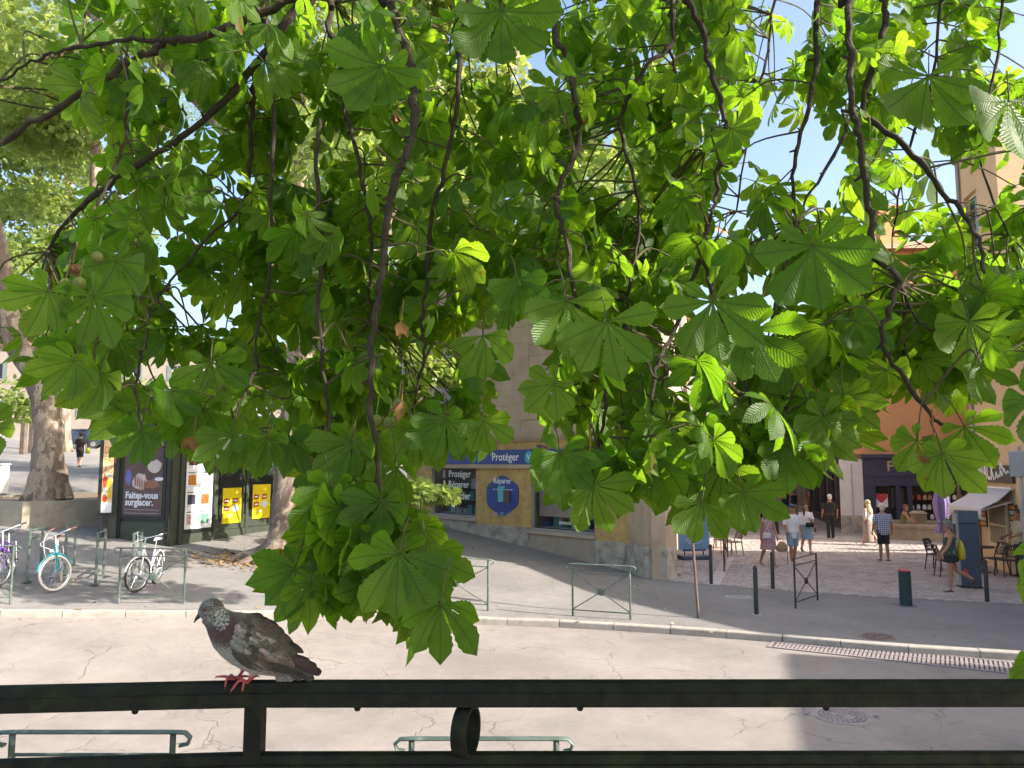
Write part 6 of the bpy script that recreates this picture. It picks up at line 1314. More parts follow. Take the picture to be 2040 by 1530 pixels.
def leaf_arrays(L, nst, rs, serr=True, droop=.25, fold=.22):
    """one palmate leaf at the origin; forward +Y, upper side +Z"""
    V = []; Fq = []; UV = []; n5 = rs.random() < .2
    for (a, f) in (LSPEC if not n5 else LSPEC[:5]):
        ang = R(a + rs.uniform(-7, 7)); ll = L * f * rs.uniform(.92, 1.08); w = ll * rs.uniform(.20, .25); d = np.array([math.sin(ang), math.cos(ang), 0]); s = np.array([math.cos(ang), -math.sin(ang), 0])
        dr = droop * rs.uniform(.6, 1.5); fo = fold * rs.uniform(.3, 1.6); up0 = rs.uniform(-.02, .12); n0 = len(V); tw = rs.uniform(-.25, .25)
        vs = np.linspace(0, 1, nst)
        for i, v in enumerate(vs):
            wv = w * np.interp(v, VW, WW); tooth = (1 + (.07 if i % 2 else -.05)) if (serr and .25 < v < .98) else 1
            z = ll * (up0 * v - dr * v * v); c = d * (ll * v * (1 - .18 * dr * v)) + np.array([0, 0, z])
            rip = .0025 * (1 if i % 2 else -1) if serr else 0
            for k in (-1, 0, 1):
                p = c + s * (k * wv * tooth) + np.array([0, 0, abs(k) * wv * fo + rip * abs(k) * L * 2 + k * wv * tw * v]); V.append(p); UV.append((.5 + k * wv * tooth / ll, v + (.02 if k and serr and i % 2 else 0)))
        for i in range(nst - 1):
            for k in range(2): q = n0 + i * 3 + k; Fq.append((q, q + 1, q + 4, q + 3))
    return np.array(V), Fq, np.array(UV)
def mesh_from(name, V, Fq, UV=None, tint=None):
    me = bpy.data.meshes.new(name); V = np.asarray(V, 'f'); Fa = np.asarray(Fq, 'i'); n = Fa.shape[1]
    me.vertices.add(len(V)); me.vertices.foreach_set('co', V.ravel()); me.loops.add(Fa.size); me.loops.foreach_set('vertex_index', Fa.ravel()); me.polygons.add(len(Fa))
    me.polygons.foreach_set('loop_start', np.arange(0, Fa.size, n, dtype='i')); me.polygons.foreach_set('use_smooth', np.ones(len(Fa), bool))
    me.update(calc_edges=True)
    if UV is not None: u = me.uv_layers.new(name='UVMap'); u.data.foreach_set('uv', np.asarray(UV, 'f')[Fa.ravel()].ravel())
    if tint is not None: a = me.attributes.new('tint', 'FLOAT', 'POINT'); a.data.foreach_set('value', np.asarray(tint, 'f'))
    me.validate(); return me
# --- traced limbs: (depths from, to), (radius mm from, to), pixels
BR = [(3.1, 3.4, 34, 9, [(606, -40), (600, 0), (540, 95), (505, 130), (410, 240), (290, 320), (200, 380), (140, 430), (95, 500)]),
 (2.9, 2.9, 24, 13, [(610, -30), (580, 0), (480, 40), (400, 75), (330, 82), (300, 105), (260, 120), (160, 185), (80, 240), (0, 280), (-60, 310)]),
 (2.95, 3.1, 12, 6, [(330, 82), (250, 80), (160, 92), (110, 105), (60, 125), (0, 165), (-50, 190)]),
 (3.4, 3.3, 22, 8, [(655, -30), (660, 0), (655, 60), (680, 100), (680, 170), (695, 240), (715, 330), (735, 430), (740, 480), (735, 560), (738, 640)]),
 (3.3, 3.6, 18, 9, [(505, 130), (506, 190), (500, 250), (497, 350), (480, 420)]),
 (3.0, 2.25, 26, 8, [(770, -30), (775, 0), (810, 100), (820, 180), (825, 230), (815, 300), (790, 350), (770, 450), (760, 540), (745, 640), (740, 700), (740, 800), (750, 900), (755, 1040), (775, 1105)]),
 (3.2, 3.0, 20, 6, [(940, -30), (935, 0), (915, 80), (912, 200), (890, 320), (860, 430), (850, 560), (840, 640), (845, 700), (830, 780), (820, 830)]),
 (3.1, 2.5, 22, 7, [(1090, -30), (1095, 0), (1110, 80), (1125, 110), (1150, 210), (1150, 290), (1115, 370), (1110, 420), (1130, 480), (1140, 560), (1160, 660), (1200, 740), (1205, 830), (1185, 930)]),
 (3.5, 3.2, 18, 6, [(1345, -30), (1340, 0), (1335, 90), (1290, 130), (1240, 220), (1240, 280), (1270, 380), (1275, 460), (1255, 550), (1250, 620), (1230, 700), (1215, 760)]),
 (3.5, 3.6, 11, 6, [(1335, 90), (1350, 170), (1365, 220), (1400, 300)]),
 (3.2, 3.0, 22, 7, [(1360, -30), (1370, 0), (1400, 60), (1410, 120), (1440, 210), (1445, 270), (1430, 340), (1425, 400), (1410, 450), (1400, 520)]),
 (3.0, 2.4, 22, 8, [(1690, -30), (1690, 0), (1695, 100), (1695, 190), (1710, 260), (1720, 330), (1735, 430), (1740, 510), (1790, 560), (1770, 620), (1755, 680), (1790, 740), (1850, 820), (1878, 850)]),
 (3.3, 3.3, 28, 14, [(1770, -40), (1765, 0), (1755, 90), (1720, 200), (1735, 240)]),
 (3.2, 2.6, 18, 7, [(1735, 240), (1820, 310), (1870, 370), (1920, 430), (1950, 480), (1962, 540)]),
 (3.6, 3.6, 22, 10, [(1640, -40), (1625, 120), (1612, 215), (1595, 270), (1580, 350), (1585, 440)]),
 (3.7, 3.6, 14, 7, [(1690, 250), (1650, 330), (1600, 410)]),
 (3.0, 2.6, 14, 6, [(1410, 450), (1380, 560), (1370, 600), (1330, 680), (1305, 740), (1300, 820), (1285, 880)]),
 (2.8, 2.6, 9, 5, [(1250, 620), (1250, 670), (1290, 720), (1305, 760)]),
 (3.3, 3.1, 14, 6, [(530, 40), (540, 150), (545, 260), (540, 400), (535, 560), (515, 640), (510, 740)]),
 (3.4, 3.0, 10, 5, [(480, 420), (430, 460), (340, 560), (300, 620), (285, 700)]),
 (3.1, 3.0, 11, 5, [(250, 125), (252, 240), (230, 330), (190, 420), (145, 500), (130, 560)]),
 (3.2, 2.5, 12, 6, [(640, 240), (630, 320), (640, 450), (635, 620), (645, 740), (655, 850), (655, 930), (640, 1010), (630, 1090)]),
 (3.0, 2.7, 11, 5, [(1585, 440), (1560, 560), (1540, 640), (1555, 740), (1575, 860)]),
 (2.9, 2.6, 10, 5, [(1400, 520), (1440, 640), (1480, 740), (1500, 840), (1470, 930), (1410, 985)]),
 (2.5, 2.2, 7, 4, [(755, 1040), (800, 1060), (850, 1080), (868, 1150), (876, 1200)]),
 (3.0, 2.6, 9, 4, [(1790, 560), (1830, 640), (1900, 690), (1930, 800)]),
 (2.6, 2.1, 16, 7, [(2130, 300), (2120, 600), (2090, 760), (2070, 830), (2068, 1050), (2062, 1120), (2066, 1310)]),
 (2.8, 2.5, 9, 4, [(-60, 310), (-60, 560), (-40, 760), (-34, 840)]),
 (3.1, 2.8, 9, 4, [(95, 500), (100, 560), (150, 700), (190, 740)]),
 (4.4, 4.6, 16, 7, [(1560, -40), (1530, 100), (1500, 220), (1465, 420)]), (4.2, 4.4, 16, 7, [(1880, -40), (1860, 150), (1800, 330), (1780, 470)]), (3.9, 3.8, 14, 6, [(2000, -40), (1985, 120), (1950, 300), (2010, 470)]),
 (3.0, 2.8, 9, 4, [(510, 740), (480, 800), (470, 860)]), (3.0, 2.8, 8, 4, [(285, 700), (270, 780), (285, 850)])]
TRUNK = Vector((.9, -3.0, 1.4))
tree = thing('horse_chestnut_tree', TRUNK, 0, 'horse chestnut whose leafy boughs hang across the upper picture', 'tree')
hub = Vector((.5, -1.2, 5.9)); m_ = MB(); m_.tube(catmull([TRUNK + Vector((0, 0, -.2)), TRUNK + Vector((.02, .05, .8)), Vector((.85, -2.8, 3.6)), Vector((.75, -2.3, 5.0)), hub], 5), lerpn([.46, .36, .32, .28, .2], 5, 21), 16); m_.build('trunk', m_bark, tree, True, smooth=True)
limbs = []
for e in (Vector((-1.4, 2.2, 5.75)), Vector((.2, 2.4, 5.8)), Vector((1.9, 2.3, 5.9)), Vector((3.4, 1.6, 5.9)), Vector((-3.0, .6, 6.2))):
    P = catmull([hub, hub.lerp(e, .45) + Vector((0, 0, .5)), e], 8); m_ = MB(); m_.tube(P, lerpn([.17, .10, .055], 3, len(P)), 10); m_.build('limb', m_bark, tree, True, smooth=True); limbs += P[6:]
bpts = []; brad = []
for (d0, d1, r0, r1, px) in BR:
    n = len(px); P = [at(x, y, d0 + (d1 - d0) * i / (n - 1)) for i, (x, y) in enumerate(px)]
    if px[0][1] < 0 and d0 > 2.0:
        L0 = min(limbs, key=lambda q: (q - P[0]).length); P = [L0, L0.lerp(P[0], .5) + Vector((0, 0, .25))] + P
    Q = catmull(P, 5); Q = [q + Vector((random.gauss(0, .004), random.gauss(0, .006), random.gauss(0, .004))) for q in Q]; rd = [r * .00076 * random.uniform(.85, 1.2) for r in lerpn([r0, r1], 2, len(Q))]
    m_ = MB(); m_.tube(Q, rd, 8)
    for i in range(3, len(Q) - 2, 3):          # little spurs and bud scars
        if random.random() < .5: dd = Vector((random.gauss(0, 1), random.gauss(0, .6), random.gauss(0, 1))).normalized(); m_.tube([Q[i], Q[i] + dd * (rd[i] + random.uniform(.008, .03))], [rd[i] * .6, rd[i] * .35], 5)
    m_.build('branch', m_bark, tree, True, smooth=True); bpts += Q; brad += rd
BP = np.array([tuple(p) for p in bpts]); BPX = np.array([topx(p) for p in bpts])
# --- where leaves may be seen from here: outline of the hanging crown, with its gaps
MASK = [[(130, -90), (2100, -90), (2100, 700), (1985, 730), (1960, 780), (1930, 830), (1760, 840), (1700, 830), (1710, 905), (1640, 935), (1550, 955), (1512, 1035), (1400, 1060), (1320, 1000), (1250, 1030), (1130, 1010), (1060, 990), (1085, 900), (1068, 850), (1055, 780), (1105, 700), (1095, 640), (1090, 600), (1005, 640), (995, 740), (1005, 850), (1020, 930), (960, 890), (880, 925), (800, 920), (770, 960), (780, 1030), (860, 1045), (915, 1150), (945, 1270), (885, 1310), (800, 1240), (770, 1262), (725, 1180), (700, 1230), (560, 1240), (515, 1225), (575, 1100), (610, 940), (560, 880), (520, 950), (420, 945), (390, 900), (330, 930), (240, 930), (215, 850), (150, 830), (70, 770), (5, 620), (60, 560), (90, 470), (150, 420), (170, 300), (110, 200), (60, 120)]]
HOLES = [[(1480, 270), (1540, 250), (1660, 260), (1690, 330), (1670, 400), (1600, 400), (1560, 330), (1480, 320)], [(1445, 560), (1520, 540), (1570, 600), (1540, 640), (1460, 600)], [(1850, 340), (1960, 350), (1950, 430), (1890, 410)], [(1980, 70), (2050, 60), (2050, 160), (2000, 150)], [(1150, 280), (1230, 270), (1235, 340), (1160, 350)], [(985, 100), (1065, 110), (1060, 180), (1000, 170)], [(575, 240), (630, 260), (640, 360), (600, 340)], [(1335, 715), (1395, 720), (1390, 820), (1345, 820)], [(1490, 70), (1550, 60), (1560, 130), (1500, 140)], [(290, 90), (345, 90), (355, 150), (310, 150)], [(340, 600), (410, 590), (400, 640), (350, 640)], [(800, 690), (920, 700), (910, 790), (850, 790), (820, 740)], [(1700, 880), (1790, 700), (1800, 820), (1760, 900)], [(170, 255), (210, 250), (205, 315), (175, 310)]]
def inpoly(x, y, P):
    c = False; j = len(P) - 1
    for i in range(len(P)):
        if (P[i][1] > y) != (P[j][1] > y) and x < (P[j][0] - P[i][0]) * (y - P[i][1]) / (P[j][1] - P[i][1]) + P[i][0]: c = not c
        j = i
    return c
def allowed(x, y): return any(inpoly(x, y, P) for P in MASK) and not any(inpoly(x, y, P) for P in HOLES)
rs = random.Random(11)
leaves = []         # (pos, 3x3 frame, size, px radius, petiole base)
def frame(fwd, nrm):
    f = Vector(fwd).normalized(); n = Vector(nrm); n = (n - f * n.dot(f)).normalized(); x = f.cross(n); return Matrix((x, f, n)).transposed()
def add_leaf(hubp, fwd, nrm, L, base, force=False):
    Fm = frame(fwd, nrm); x, y, d = topx(hubp)
    if not force:
        bad = 0
        for a, f in LSPEC[:5]:
            q = hubp + Fm @ Vector((math.sin(R(a)) * L * f * .9, math.cos(R(a)) * L * f * .9, -.1 * L)); u, v, _ = topx(q)
            if -60 < u < 2100 and v > -60 and not allowed(u, v): bad += 1
        if bad > 1 or (not allowed(x, y) and -20 < x < 2060): return False
    if not force:
        rpx = F * L / d; cc = hubp + Fm @ Vector((0, L * .4, 0)); cx, cy, cd = topx(cc); near = (np.hypot(BPX[:, 0] - cx, BPX[:, 1] - cy) < rpx * .75) & (BPX[:, 2] > cd)
        if near.sum() > 0 and rs.random() < .82 and cy < 900: return False
    leaves.append((hubp, Fm, L, F * L / d, base)); return True
# explicit leaves on the outline: hub px, depth, radius px, forward angle in the picture (0 = down, + = to the right), facing tilt
OUT = [(1878, 905, 2.05, 98, 4), (1827, 877, 2.1, 76, -40), (1922, 850, 2.15, 100, 40), (2062, 800, 2.0, 100, -60), (2072, 1110, 1.95, 112, -35), (2075, 1325, 1.9, 90, -25), (1398, 1002, 2.3, 88, -10), (1482, 980, 2.35, 92, 8), (1568, 885, 2.5, 98, 0), (1183, 967, 2.25, 104, 12), (1117, 902, 2.2, 108, -8), (962, 838, 2.35, 80, 18), (887, 835, 2.4, 98, -8), (823, 852, 2.5, 90, 2), (877, 1205, 1.95, 110, 8), (795, 1103, 2.0, 142, -10), (618, 1163, 2.15, 82, 0), (588, 1132, 2.2, 100, -30), (690, 1145, 2.2, 88, 8), (659, 971, 2.3, 112, -8), (95, 580, 2.2, 100, -28), (185, 590, 2.2, 112, 22), (148, 718, 2.25, 92, -32), (200, 745, 2.3, 104, -8), (280, 858, 2.4, 78, -12), (330, 845, 2.5, 84, 14), (395, 800, 2.5, 105, 0), (463, 868, 2.4, 88, -14), (532, 872, 2.4, 84, 12), (-32, 850, 2.2, 88, 40), (1030, 555, 2.4, 88, 6), (1105, 765, 2.2, 82, -42), (962, 668, 2.4, 98, 18), (1250, 905, 2.4, 105, 28), (1300, 900, 2.4, 110, 5), (1330, 840, 2.5, 105, -12), (760, 1000, 2.2, 100, -20), (835, 1050, 2.2, 90, 35), (850, 1110, 2.1, 105, 30), (740, 1075, 2.2, 100, -32), (662, 1040, 2.3, 85, -8), (690, 1010, 2.3, 105, 20), (628, 1060, 2.35, 82, -8), (1440, 930, 2.5, 95, -5), (1540, 860, 2.6, 100, -20), (1640, 830, 2.5, 110, 10), (1680, 790, 2.6, 105, 0), (1950, 720, 2.4, 95, 15), (1930, 640, 2.4, 110, -10), (1620, 490, 1.9, 150, 0), (1420, 600, 2.0, 135, 5), (1500, 660, 2.1, 125, 15), (1130, 600, 2.2, 120, 0), (1210, 640, 2.1, 130, 10), (2010, 200, 2.2, 150, -5), (1850, 150, 2.4, 140, -15), (1000, 20, 2.2, 150, 0), (760, 130, 2.3, 140, -25), (230, 520, 2.4, 105, 5), (420, 720, 2.6, 110, 10), (700, 880, 2.4, 110, -15), (790, 930, 2.4, 90, 5)]
for (x, y, Y, rp_, a) in OUT:
    h_ = at(x, y, Y); L = rp_ / F * topx(h_)[2]; aa = R(a + rs.uniform(-6, 6)); fwd = Vector((math.sin(aa), rs.uniform(.05, .30), -math.cos(aa))); nrm = Vector((rs.uniform(-.35, .35), 1.0, rs.uniform(.1, .5)))
    add_leaf(h_, fwd, nrm, L, h_ + Vector((-math.sin(aa) * .05 + rs.uniform(-.03, .03), rs.uniform(-.02, .1), rs.uniform(.08, .14))), True)
n_out = len(leaves); twigs = []
# whorls of leaves along the hanging branches
tries = 0; clusters = 0
while clusters < 620 and tries < 26000:
    tries += 1; x, y = rs.uniform(-30, 2090), rs.uniform(-80, 1230)
    if not allowed(x, y) and (x > 0 or y > 800): continue
    if x > 1430 and y < 520 and rs.random() < .12: continue
    pd = np.hypot(BPX[:, 0] - x, BPX[:, 1] - y); jn = int(pd.argmin()); deep = rs.random()
    Y0 = BPX[jn, 2] + (rs.uniform(.1, 1.3) if deep < .8 else rs.uniform(-.5, .0)) if pd[jn] < 150 else rs.uniform(2.9, 4.6)
    if deep > .9 and y < 700: Y0 = rs.uniform(4.2, 5.8)
    if y > 850: Y0 = BPX[jn, 2] + rs.uniform(-.15, .4)
    T_ = at(x, y, Y0); dd = ((BP - np.array(T_)) ** 2).sum(1); i = int(dd.argmin()); b0 = Vector(BP[i])
    if dd[i] > .8: continue
    got = 0; a0 = rs.uniform(0, 6.28)
    for k in range(rs.randint(3, 5)):
        az = a0 + k * 2 * math.pi / 4 + rs.uniform(-.4, .4); out = Vector((math.cos(az), math.sin(az) * .8, rs.uniform(-.7, .25))).normalized(); pl_ = rs.uniform(.07, .16); hp_ = T_ + out * pl_
        fwd = out + Vector((rs.uniform(-.3, .3), rs.uniform(-.2, .2), -rs.uniform(.5, 1.4))); nrm = Vector((rs.uniform(-.6, .6) + out.x * .4, rs.uniform(.2, 1.0) if rs.random() < .8 else rs.uniform(-.8, .2), rs.uniform(.25, 1.0))); L = rs.uniform(.105, .18) * (1.0 if Y0 < 3.2 else 1.08)
        if add_leaf(hp_, fwd, nrm, L, T_): got += 1
    if got: clusters += 1; twigs.append((b0, T_))
n_in = len(leaves)
# crown beyond the picture: overhead, behind and to the right, where it shades the terrace
k = 0
while k < 330:
    T_ = Vector((rs.uniform(-4.5, 5.5), rs.uniform(-4.5, 5.0), rs.uniform(4.2, 8.2)))
    if ((T_.x - .3) / 5.2) ** 2 + ((T_.y) / 5.2) ** 2 + ((T_.z - 5.2) / 3.0) ** 2 > 1: continue
    x, y, d = topx(T_)
    if d > .3 and -350 < x < 2400 and y > -230: continue
    k += 1
    for q in range(4):
        az = q * 1.57 + rs.uniform(-.4, .4); out = Vector((math.cos(az), math.sin(az), rs.uniform(-.4, .3))).normalized(); leaves.append((T_ + out * .12, frame(out + Vector((0, 0, -.5)), Vector((rs.uniform(-.4, .4), rs.uniform(-.4, .4), 1))), rs.uniform(.16, .24), 0, T_))
k = 0
while k < 330:          # unseen leaf skirt on the right, added to keep sun off the hanging leaves
    T_ = Vector((rs.uniform(2.0, 6.6), rs.uniform(-3.0, 4.2), rs.uniform(3.0, 8.4))); x, y, d = topx(T_)
    if d > .3 and -300 < x < 2330: continue
    k += 1
    for q in range(4):
        az = q * 1.57 + rs.uniform(-.4, .4); out = Vector((math.cos(az), math.sin(az), rs.uniform(-.6, .2))).normalized(); leaves.append((T_ + out * .12, frame(out + Vector((0, 0, -.8)), Vector((rs.uniform(-.6, .6), rs.uniform(-.4, .8), .8))), rs.uniform(.15, .23), 0, T_))
k = 0
while k < 190:          # unseen clusters added along the sun's path to shade railing and pigeon
    x0 = rs.uniform(-1.4, 1.3); s = rs.uniform(3.2, 7.4); T_ = Vector((x0 + .80 * s, 1.7 - .26 * s + rs.gauss(0, .25), 2.55 + .545 * s + rs.gauss(0, .25))); x, y, d = topx(T_)
    if d > .3 and -300 < x < 2330 and y > -200: continue
    k += 1
    for q in range(4):
        az = q * 1.57 + rs.uniform(-.4, .4); out = Vector((math.cos(az), math.sin(az), rs.uniform(-.5, .2))).normalized(); leaves.append((T_ + out * .12, frame(out + Vector((0, 0, -.7)), Vector((rs.uniform(-.2, .9), rs.uniform(-.5, .4), .8))), rs.uniform(.16, .24), 0, T_))
# twigs (thin, uncountable) and petioles
tv = MB()
for (a, b) in twigs:
    if (b - a).length > 1.4: continue
    mid_ = a.lerp(b, .5) + Vector((rs.uniform(-.05, .05), rs.uniform(-.05, .05), rs.uniform(-.02, .10))); P = catmull([a, mid_, b], 4); tv.tube(P, lerpn([.0055, .0042, .0036], 3, len(P)), 5); tv.sphere(b, .007, 6)
for (h_, Fm, L, rp_, b0) in leaves[:n_in]: tv.tube([b0, b0.lerp(h_, .5) + Vector((0, 0, .012)), h_], [.0024, .002, .0026], 4)
tw_o = tv.build('twigs', M('twig', (.10, .085, .035), .8, var=.3, vs=15), tree, True, smooth=True); tw_o['kind'] = 'stuff'
# hero leaves: the 300 that show largest, each an object
order = sorted(range(n_in), key=lambda i: -(leaves[i][3] + (40 if i < n_out else 0))); hero = set(order[:300])
vr = random.Random(5); heroM = []
for i in range(14):
    V, Fq, UV = leaf_arrays(1.0, 19, vr, True, vr.uniform(.10, .75), vr.uniform(.05, .35)); heroM.append(mesh_from('leaf', V, Fq, UV)); heroM[-1].materials.append(m_leaf)
SV = []; SF_ = []; SU = []; ST = []; nv = 0; lib = [leaf_arrays(1.0, 9, vr, True, vr.uniform(.15, .9), vr.uniform(.05, .3)) for _ in range(14)]; libL = [leaf_arrays(1.0, 5, vr, False, vr.uniform(.1, .4), .1) for _ in range(6)]
for i, (h_, Fm, L, rp_, b0) in enumerate(leaves):
    if i in hero:
        o = bpy.data.objects.new('leaf', heroM[vr.randrange(14)]); col.objects.link(o); o.parent = tree; Mx = (Fm * L).to_4x4(); Mx.translation = h_ - TRUNK; o.matrix_local = Mx
    else:
        V, Fq, UV = lib[vr.randrange(14)] if i < n_in else libL[vr.randrange(6)]; A = np.array(Fm) * L; SV.append(V @ A.T + np.array(h_ - TRUNK)); SF_.append(np.array(Fq) + nv); SU.append(UV); ST.append(np.full(len(V), vr.random())); nv += len(V)
me = mesh_from('foliage', np.vstack(SV), np.vstack(SF_), np.vstack(SU), np.concatenate(ST)); fo_ = link_mesh('foliage', me, m_leaf, tree); fo_['kind'] = 'stuff'
# prickly fruits and dry flower stalks
m_burr = M('burr_green', (.22, .24, .07), .8, var=.2, vs=40)
for (x, y, Y) in ((131, 566, 2.3), (158, 563, 2.3), (195, 512, 2.4), (750, 838, 2.5), (775, 842, 2.5), (795, 805, 2.45)):
    c = at(x, y, Y); m_ = MB(); r_ = .018 * Y / 2.3; m_.sphere(c, r_, 12)
    for _ in range(30): d = Vector((rs.gauss(0, 1), rs.gauss(0, 1), rs.gauss(0, 1))).normalized(); m_.tube([c + d * r_ * .95, c + d * r_ * 1.22], [.0015, .0004], 4)
    m_.tube([c + Vector((0, 0, r_)), c + Vector((.005, .01, r_ + .06))], .002, 5); m_.build('fruit', m_burr, tree, True, smooth=True)
m_dry = M('dry_leaf', (.26, .13, .05), .8, var=.4, vs=20)
for (x, y, Y, L) in ((792, 225, 2.9, .07), (800, 800, 2.4, .07), (145, 525, 2.3, .05), (1175, 905, 2.2, .04), (800, 640, 2.4, .06), (385, 930 - 60, 2.4, .06), (1860, 865, 2.1, .05)):
    c = at(x, y, Y); m_ = MB()
    for _ in range(4):
        d = Vector((rs.gauss(0, .7), rs.gauss(0, .4), -1)).normalized(); s_ = d.orthogonal().normalized() * L * .28; k = rs.uniform(.6, 1.1) * L; m_.add([c, c + d * k * .5 + s_, c + d * k, c + d * k * .5 - s_ + Vector((0, .01, 0))], [(0, 1, 2, 3)])
    m_.tube([c, c + Vector((.004, .01, .07))], .002, 4); m_.build('dry_leaf', m_dry, tree, True)

# ================================================================== PLANE TREES
m_plane = leaf_material('plane_leaf', ((.12, .185, .045), (.19, .25, .08)), ((.36, .48, .07), (.60, .68, .16)), vein=False, tfac=.5)
def bark_plane():
    m, t, b, out = newmat('plane_bark'); pos = t.n.new('ShaderNodeNewGeometry').outputs['Position']
    v = t.n.new('ShaderNodeTexVoronoi'); v.inputs['Scale'].default_value = 2.6; 
    mp = t.n.new('ShaderNodeMapping'); mp.inputs['Scale'].default_value = (1.6, 1.6, .7); t.lk(pos, mp.inputs[0]); nz = t.add('ShaderNodeTexNoise', Scale=3.0, Detail=5.0); t.lk(mp.outputs[0], nz.inputs['Vector'])
    ad = t.n.new('ShaderNodeVectorMath'); ad.operation = 'MULTIPLY_ADD'; t.lk(nz.outputs[1], ad.inputs[0]); ad.inputs[1].default_value = (.9, .9, .9); t.lk(mp.outputs[0], ad.inputs[2]); t.lk(ad.outputs[0], v.inputs['Vector'])
    sp = t.n.new('ShaderNodeSeparateColor'); t.lk(v.outputs['Color'], sp.inputs[0])
    f1 = t.ramp(sp.outputs[0], [(.3, 0.0), (.38, 1.0)]); f2 = t.ramp(sp.outputs[1], [(.55, 0.0), (.62, 1.0)])
    c = t.mix(f1, (.25, .19, .14), (.36, .29, .21)); c = t.mix(f2, c, (.17, .125, .095)); fn = t.noise(pos, 22, 6, .65); c = t.mix(1.0, c, t.ramp(fn, [(.3, .65), (.7, 1.2)]), 'MULTIPLY')
    c = t.mix(t.ramp(t.noise(mp.outputs[0], 9, 6, .7), [(.57, 0.0), (.66, .75)]), c, (.11, .075, .055)); t.lk(c, b.inputs['Base Color']); b.inputs['Roughness'].default_value = .85
    t.lk(t.bump(t.math('ADD', fn, sp.outputs[0]), .5, .02), b.inputs['Normal']); return m
m_pb = bark_plane()
PLV = np.array([(0, 0, 0), (.20, .12, .02), (.50, .25, -.02), (.30, .45, .02), (.42, .80, -.03), (.15, .70, .02), (0, 1.05, -.05), (-.15, .70, .02), (-.42, .80, -.03), (-.30, .45, .02), (-.50, .25, -.02), (-.20, .12, .02)])
PLF = [(0, 1, 2, 3), (0, 3, 4, 5), (0, 5, 6, 7), (0, 7, 8, 9), (0, 9, 10, 11)]
def crown_mesh(clumps, off, seed, size=(.15, .24)):
    g_ = np.random.default_rng(seed); SV = []; SF = []; ST = []; nv = 0
    for (c, r, n) in clumps:
        d = g_.normal(size=(n, 3)); d /= np.linalg.norm(d, axis=1)[:, None]; rr = g_.random(n) ** .45; P = np.array(c) + d * rr[:, None] * np.array(r)
        f = g_.normal(size=(n, 3)) * [.8, .8, .5] + d * .6 + [0, 0, -.45]; f /= np.linalg.norm(f, axis=1)[:, None]; nn = g_.normal(size=(n, 3)) * .7 + [0, 0, 1.0]; nn -= f * (nn * f).sum(1)[:, None]; nn /= np.linalg.norm(nn, axis=1)[:, None]; x = np.cross(f, nn); s = g_.uniform(*size, n)
        V = P[:, None, :] + s[:, None, None] * (PLV[None, :, 0:1] * x[:, None] + PLV[None, :, 1:2] * f[:, None] + PLV[None, :, 2:3] * nn[:, None]) - np.array(off)
        SV.append(V.reshape(-1, 3)); SF.append((np.array(PLF)[None] + (np.arange(n) * 12)[:, None, None]).reshape(-1, 4) + nv); ST.append(np.repeat(g_.random(n), 12)); nv += n * 12
    V = np.vstack(SV); return mesh_from('crown', V, np.vstack(SF), np.zeros((len(V), 2)), np.concatenate(ST))
def plane_tree(base_, paths, clumps, label, seed, extra=None, flare=True):
    root = thing('plane_tree', base_, 0, label, 'tree', 'plane trees along the street')
    for i, (pts, rad) in enumerate(paths):
        P = catmull(pts, 5); rd = lerpn(rad, len(rad), len(P)); P = [p + Vector((random.gauss(0, .015), random.gauss(0, .015), 0)) for p in P]; m_ = MB(); n = 18; m_.tube(P, rd, n)
        if i == 0 and flare:
            m_.v = [tuple(Vector(v) + (Vector((v[0] - P[0].x, v[1] - P[0].y, 0)) * (.28 * math.sin(5 * math.atan2(v[1] - P[0].y, v[0] - P[0].x)) * max(0, 1 - (v[2] - P[0].z) / 1.2))) ) for v in m_.v]
        m_.build('trunk' if i == 0 else 'limb', m_pb, root, True, smooth='all')
    me = crown_mesh(clumps, base_, seed, size=(.17, .28)); o = link_mesh('crown', me, m_plane, root); o['kind'] = 'stuff'; return root
def clump(px, py, Y, r, n, sq=.75): c = at(px, py, Y); return (tuple(c), (r, r, r * sq), n)
q1, q2, ztop = PLANTER
# big plane in the planter
b1 = at(92, 985, 1.0); yP = q1.y + 2.0; b1 = at(92, 982, yP); b1.z = ztop - .1
pth = [(b1, .62), (at(95, 955, yP), .50), (at(96, 900, yP), .42), (at(95, 830, yP), .40), (at(75, 750, yP), .38), (at(35, 690, yP), .32), (at(12, 600, yP - .3), .27), (at(-5, 480, yP - .6), .23), (at(-40, 330, yP - 1), .18), (at(-60, 60, yP - 1), .12)]
cl = [clump(random.uniform(-250, 150), random.uniform(-350, 330), yP + random.uniform(-2, 4), random.uniform(1.0, 1.9), 420) for _ in range(24)] + [clump(80, 240, yP + 3, 1.2, 350), clump(60, 400, yP + 3.5, 1.1, 300), *[clump(a_, b_, yP + 9 + (a_ % 3), 1.5, 560) for a_ in (-20, 35, 85, 140) for b_ in (300, 400, 500, 600)], *[clump(random.uniform(-60, 210), random.uniform(0, 640), yP + random.uniform(7, 11), random.uniform(1.3, 1.9), 600) for _ in range(16)], clump(30, 790, yP + 9, 1.2, 260), clump(55, 815, yP + 9, .8, 200)]
plane_tree(b1, [([p for p, r in pth], [r for p, r in pth]), ([at(95, 830, yP), at(130, 700, yP + .8), at(185, 500, yP + 1.5), at(190, 280, yP + 2), at(200, 60, yP + 2)], [.26, .22, .19, .16, .12])], cl, 'large plane tree with pale peeling bark in the concrete planter', 21)
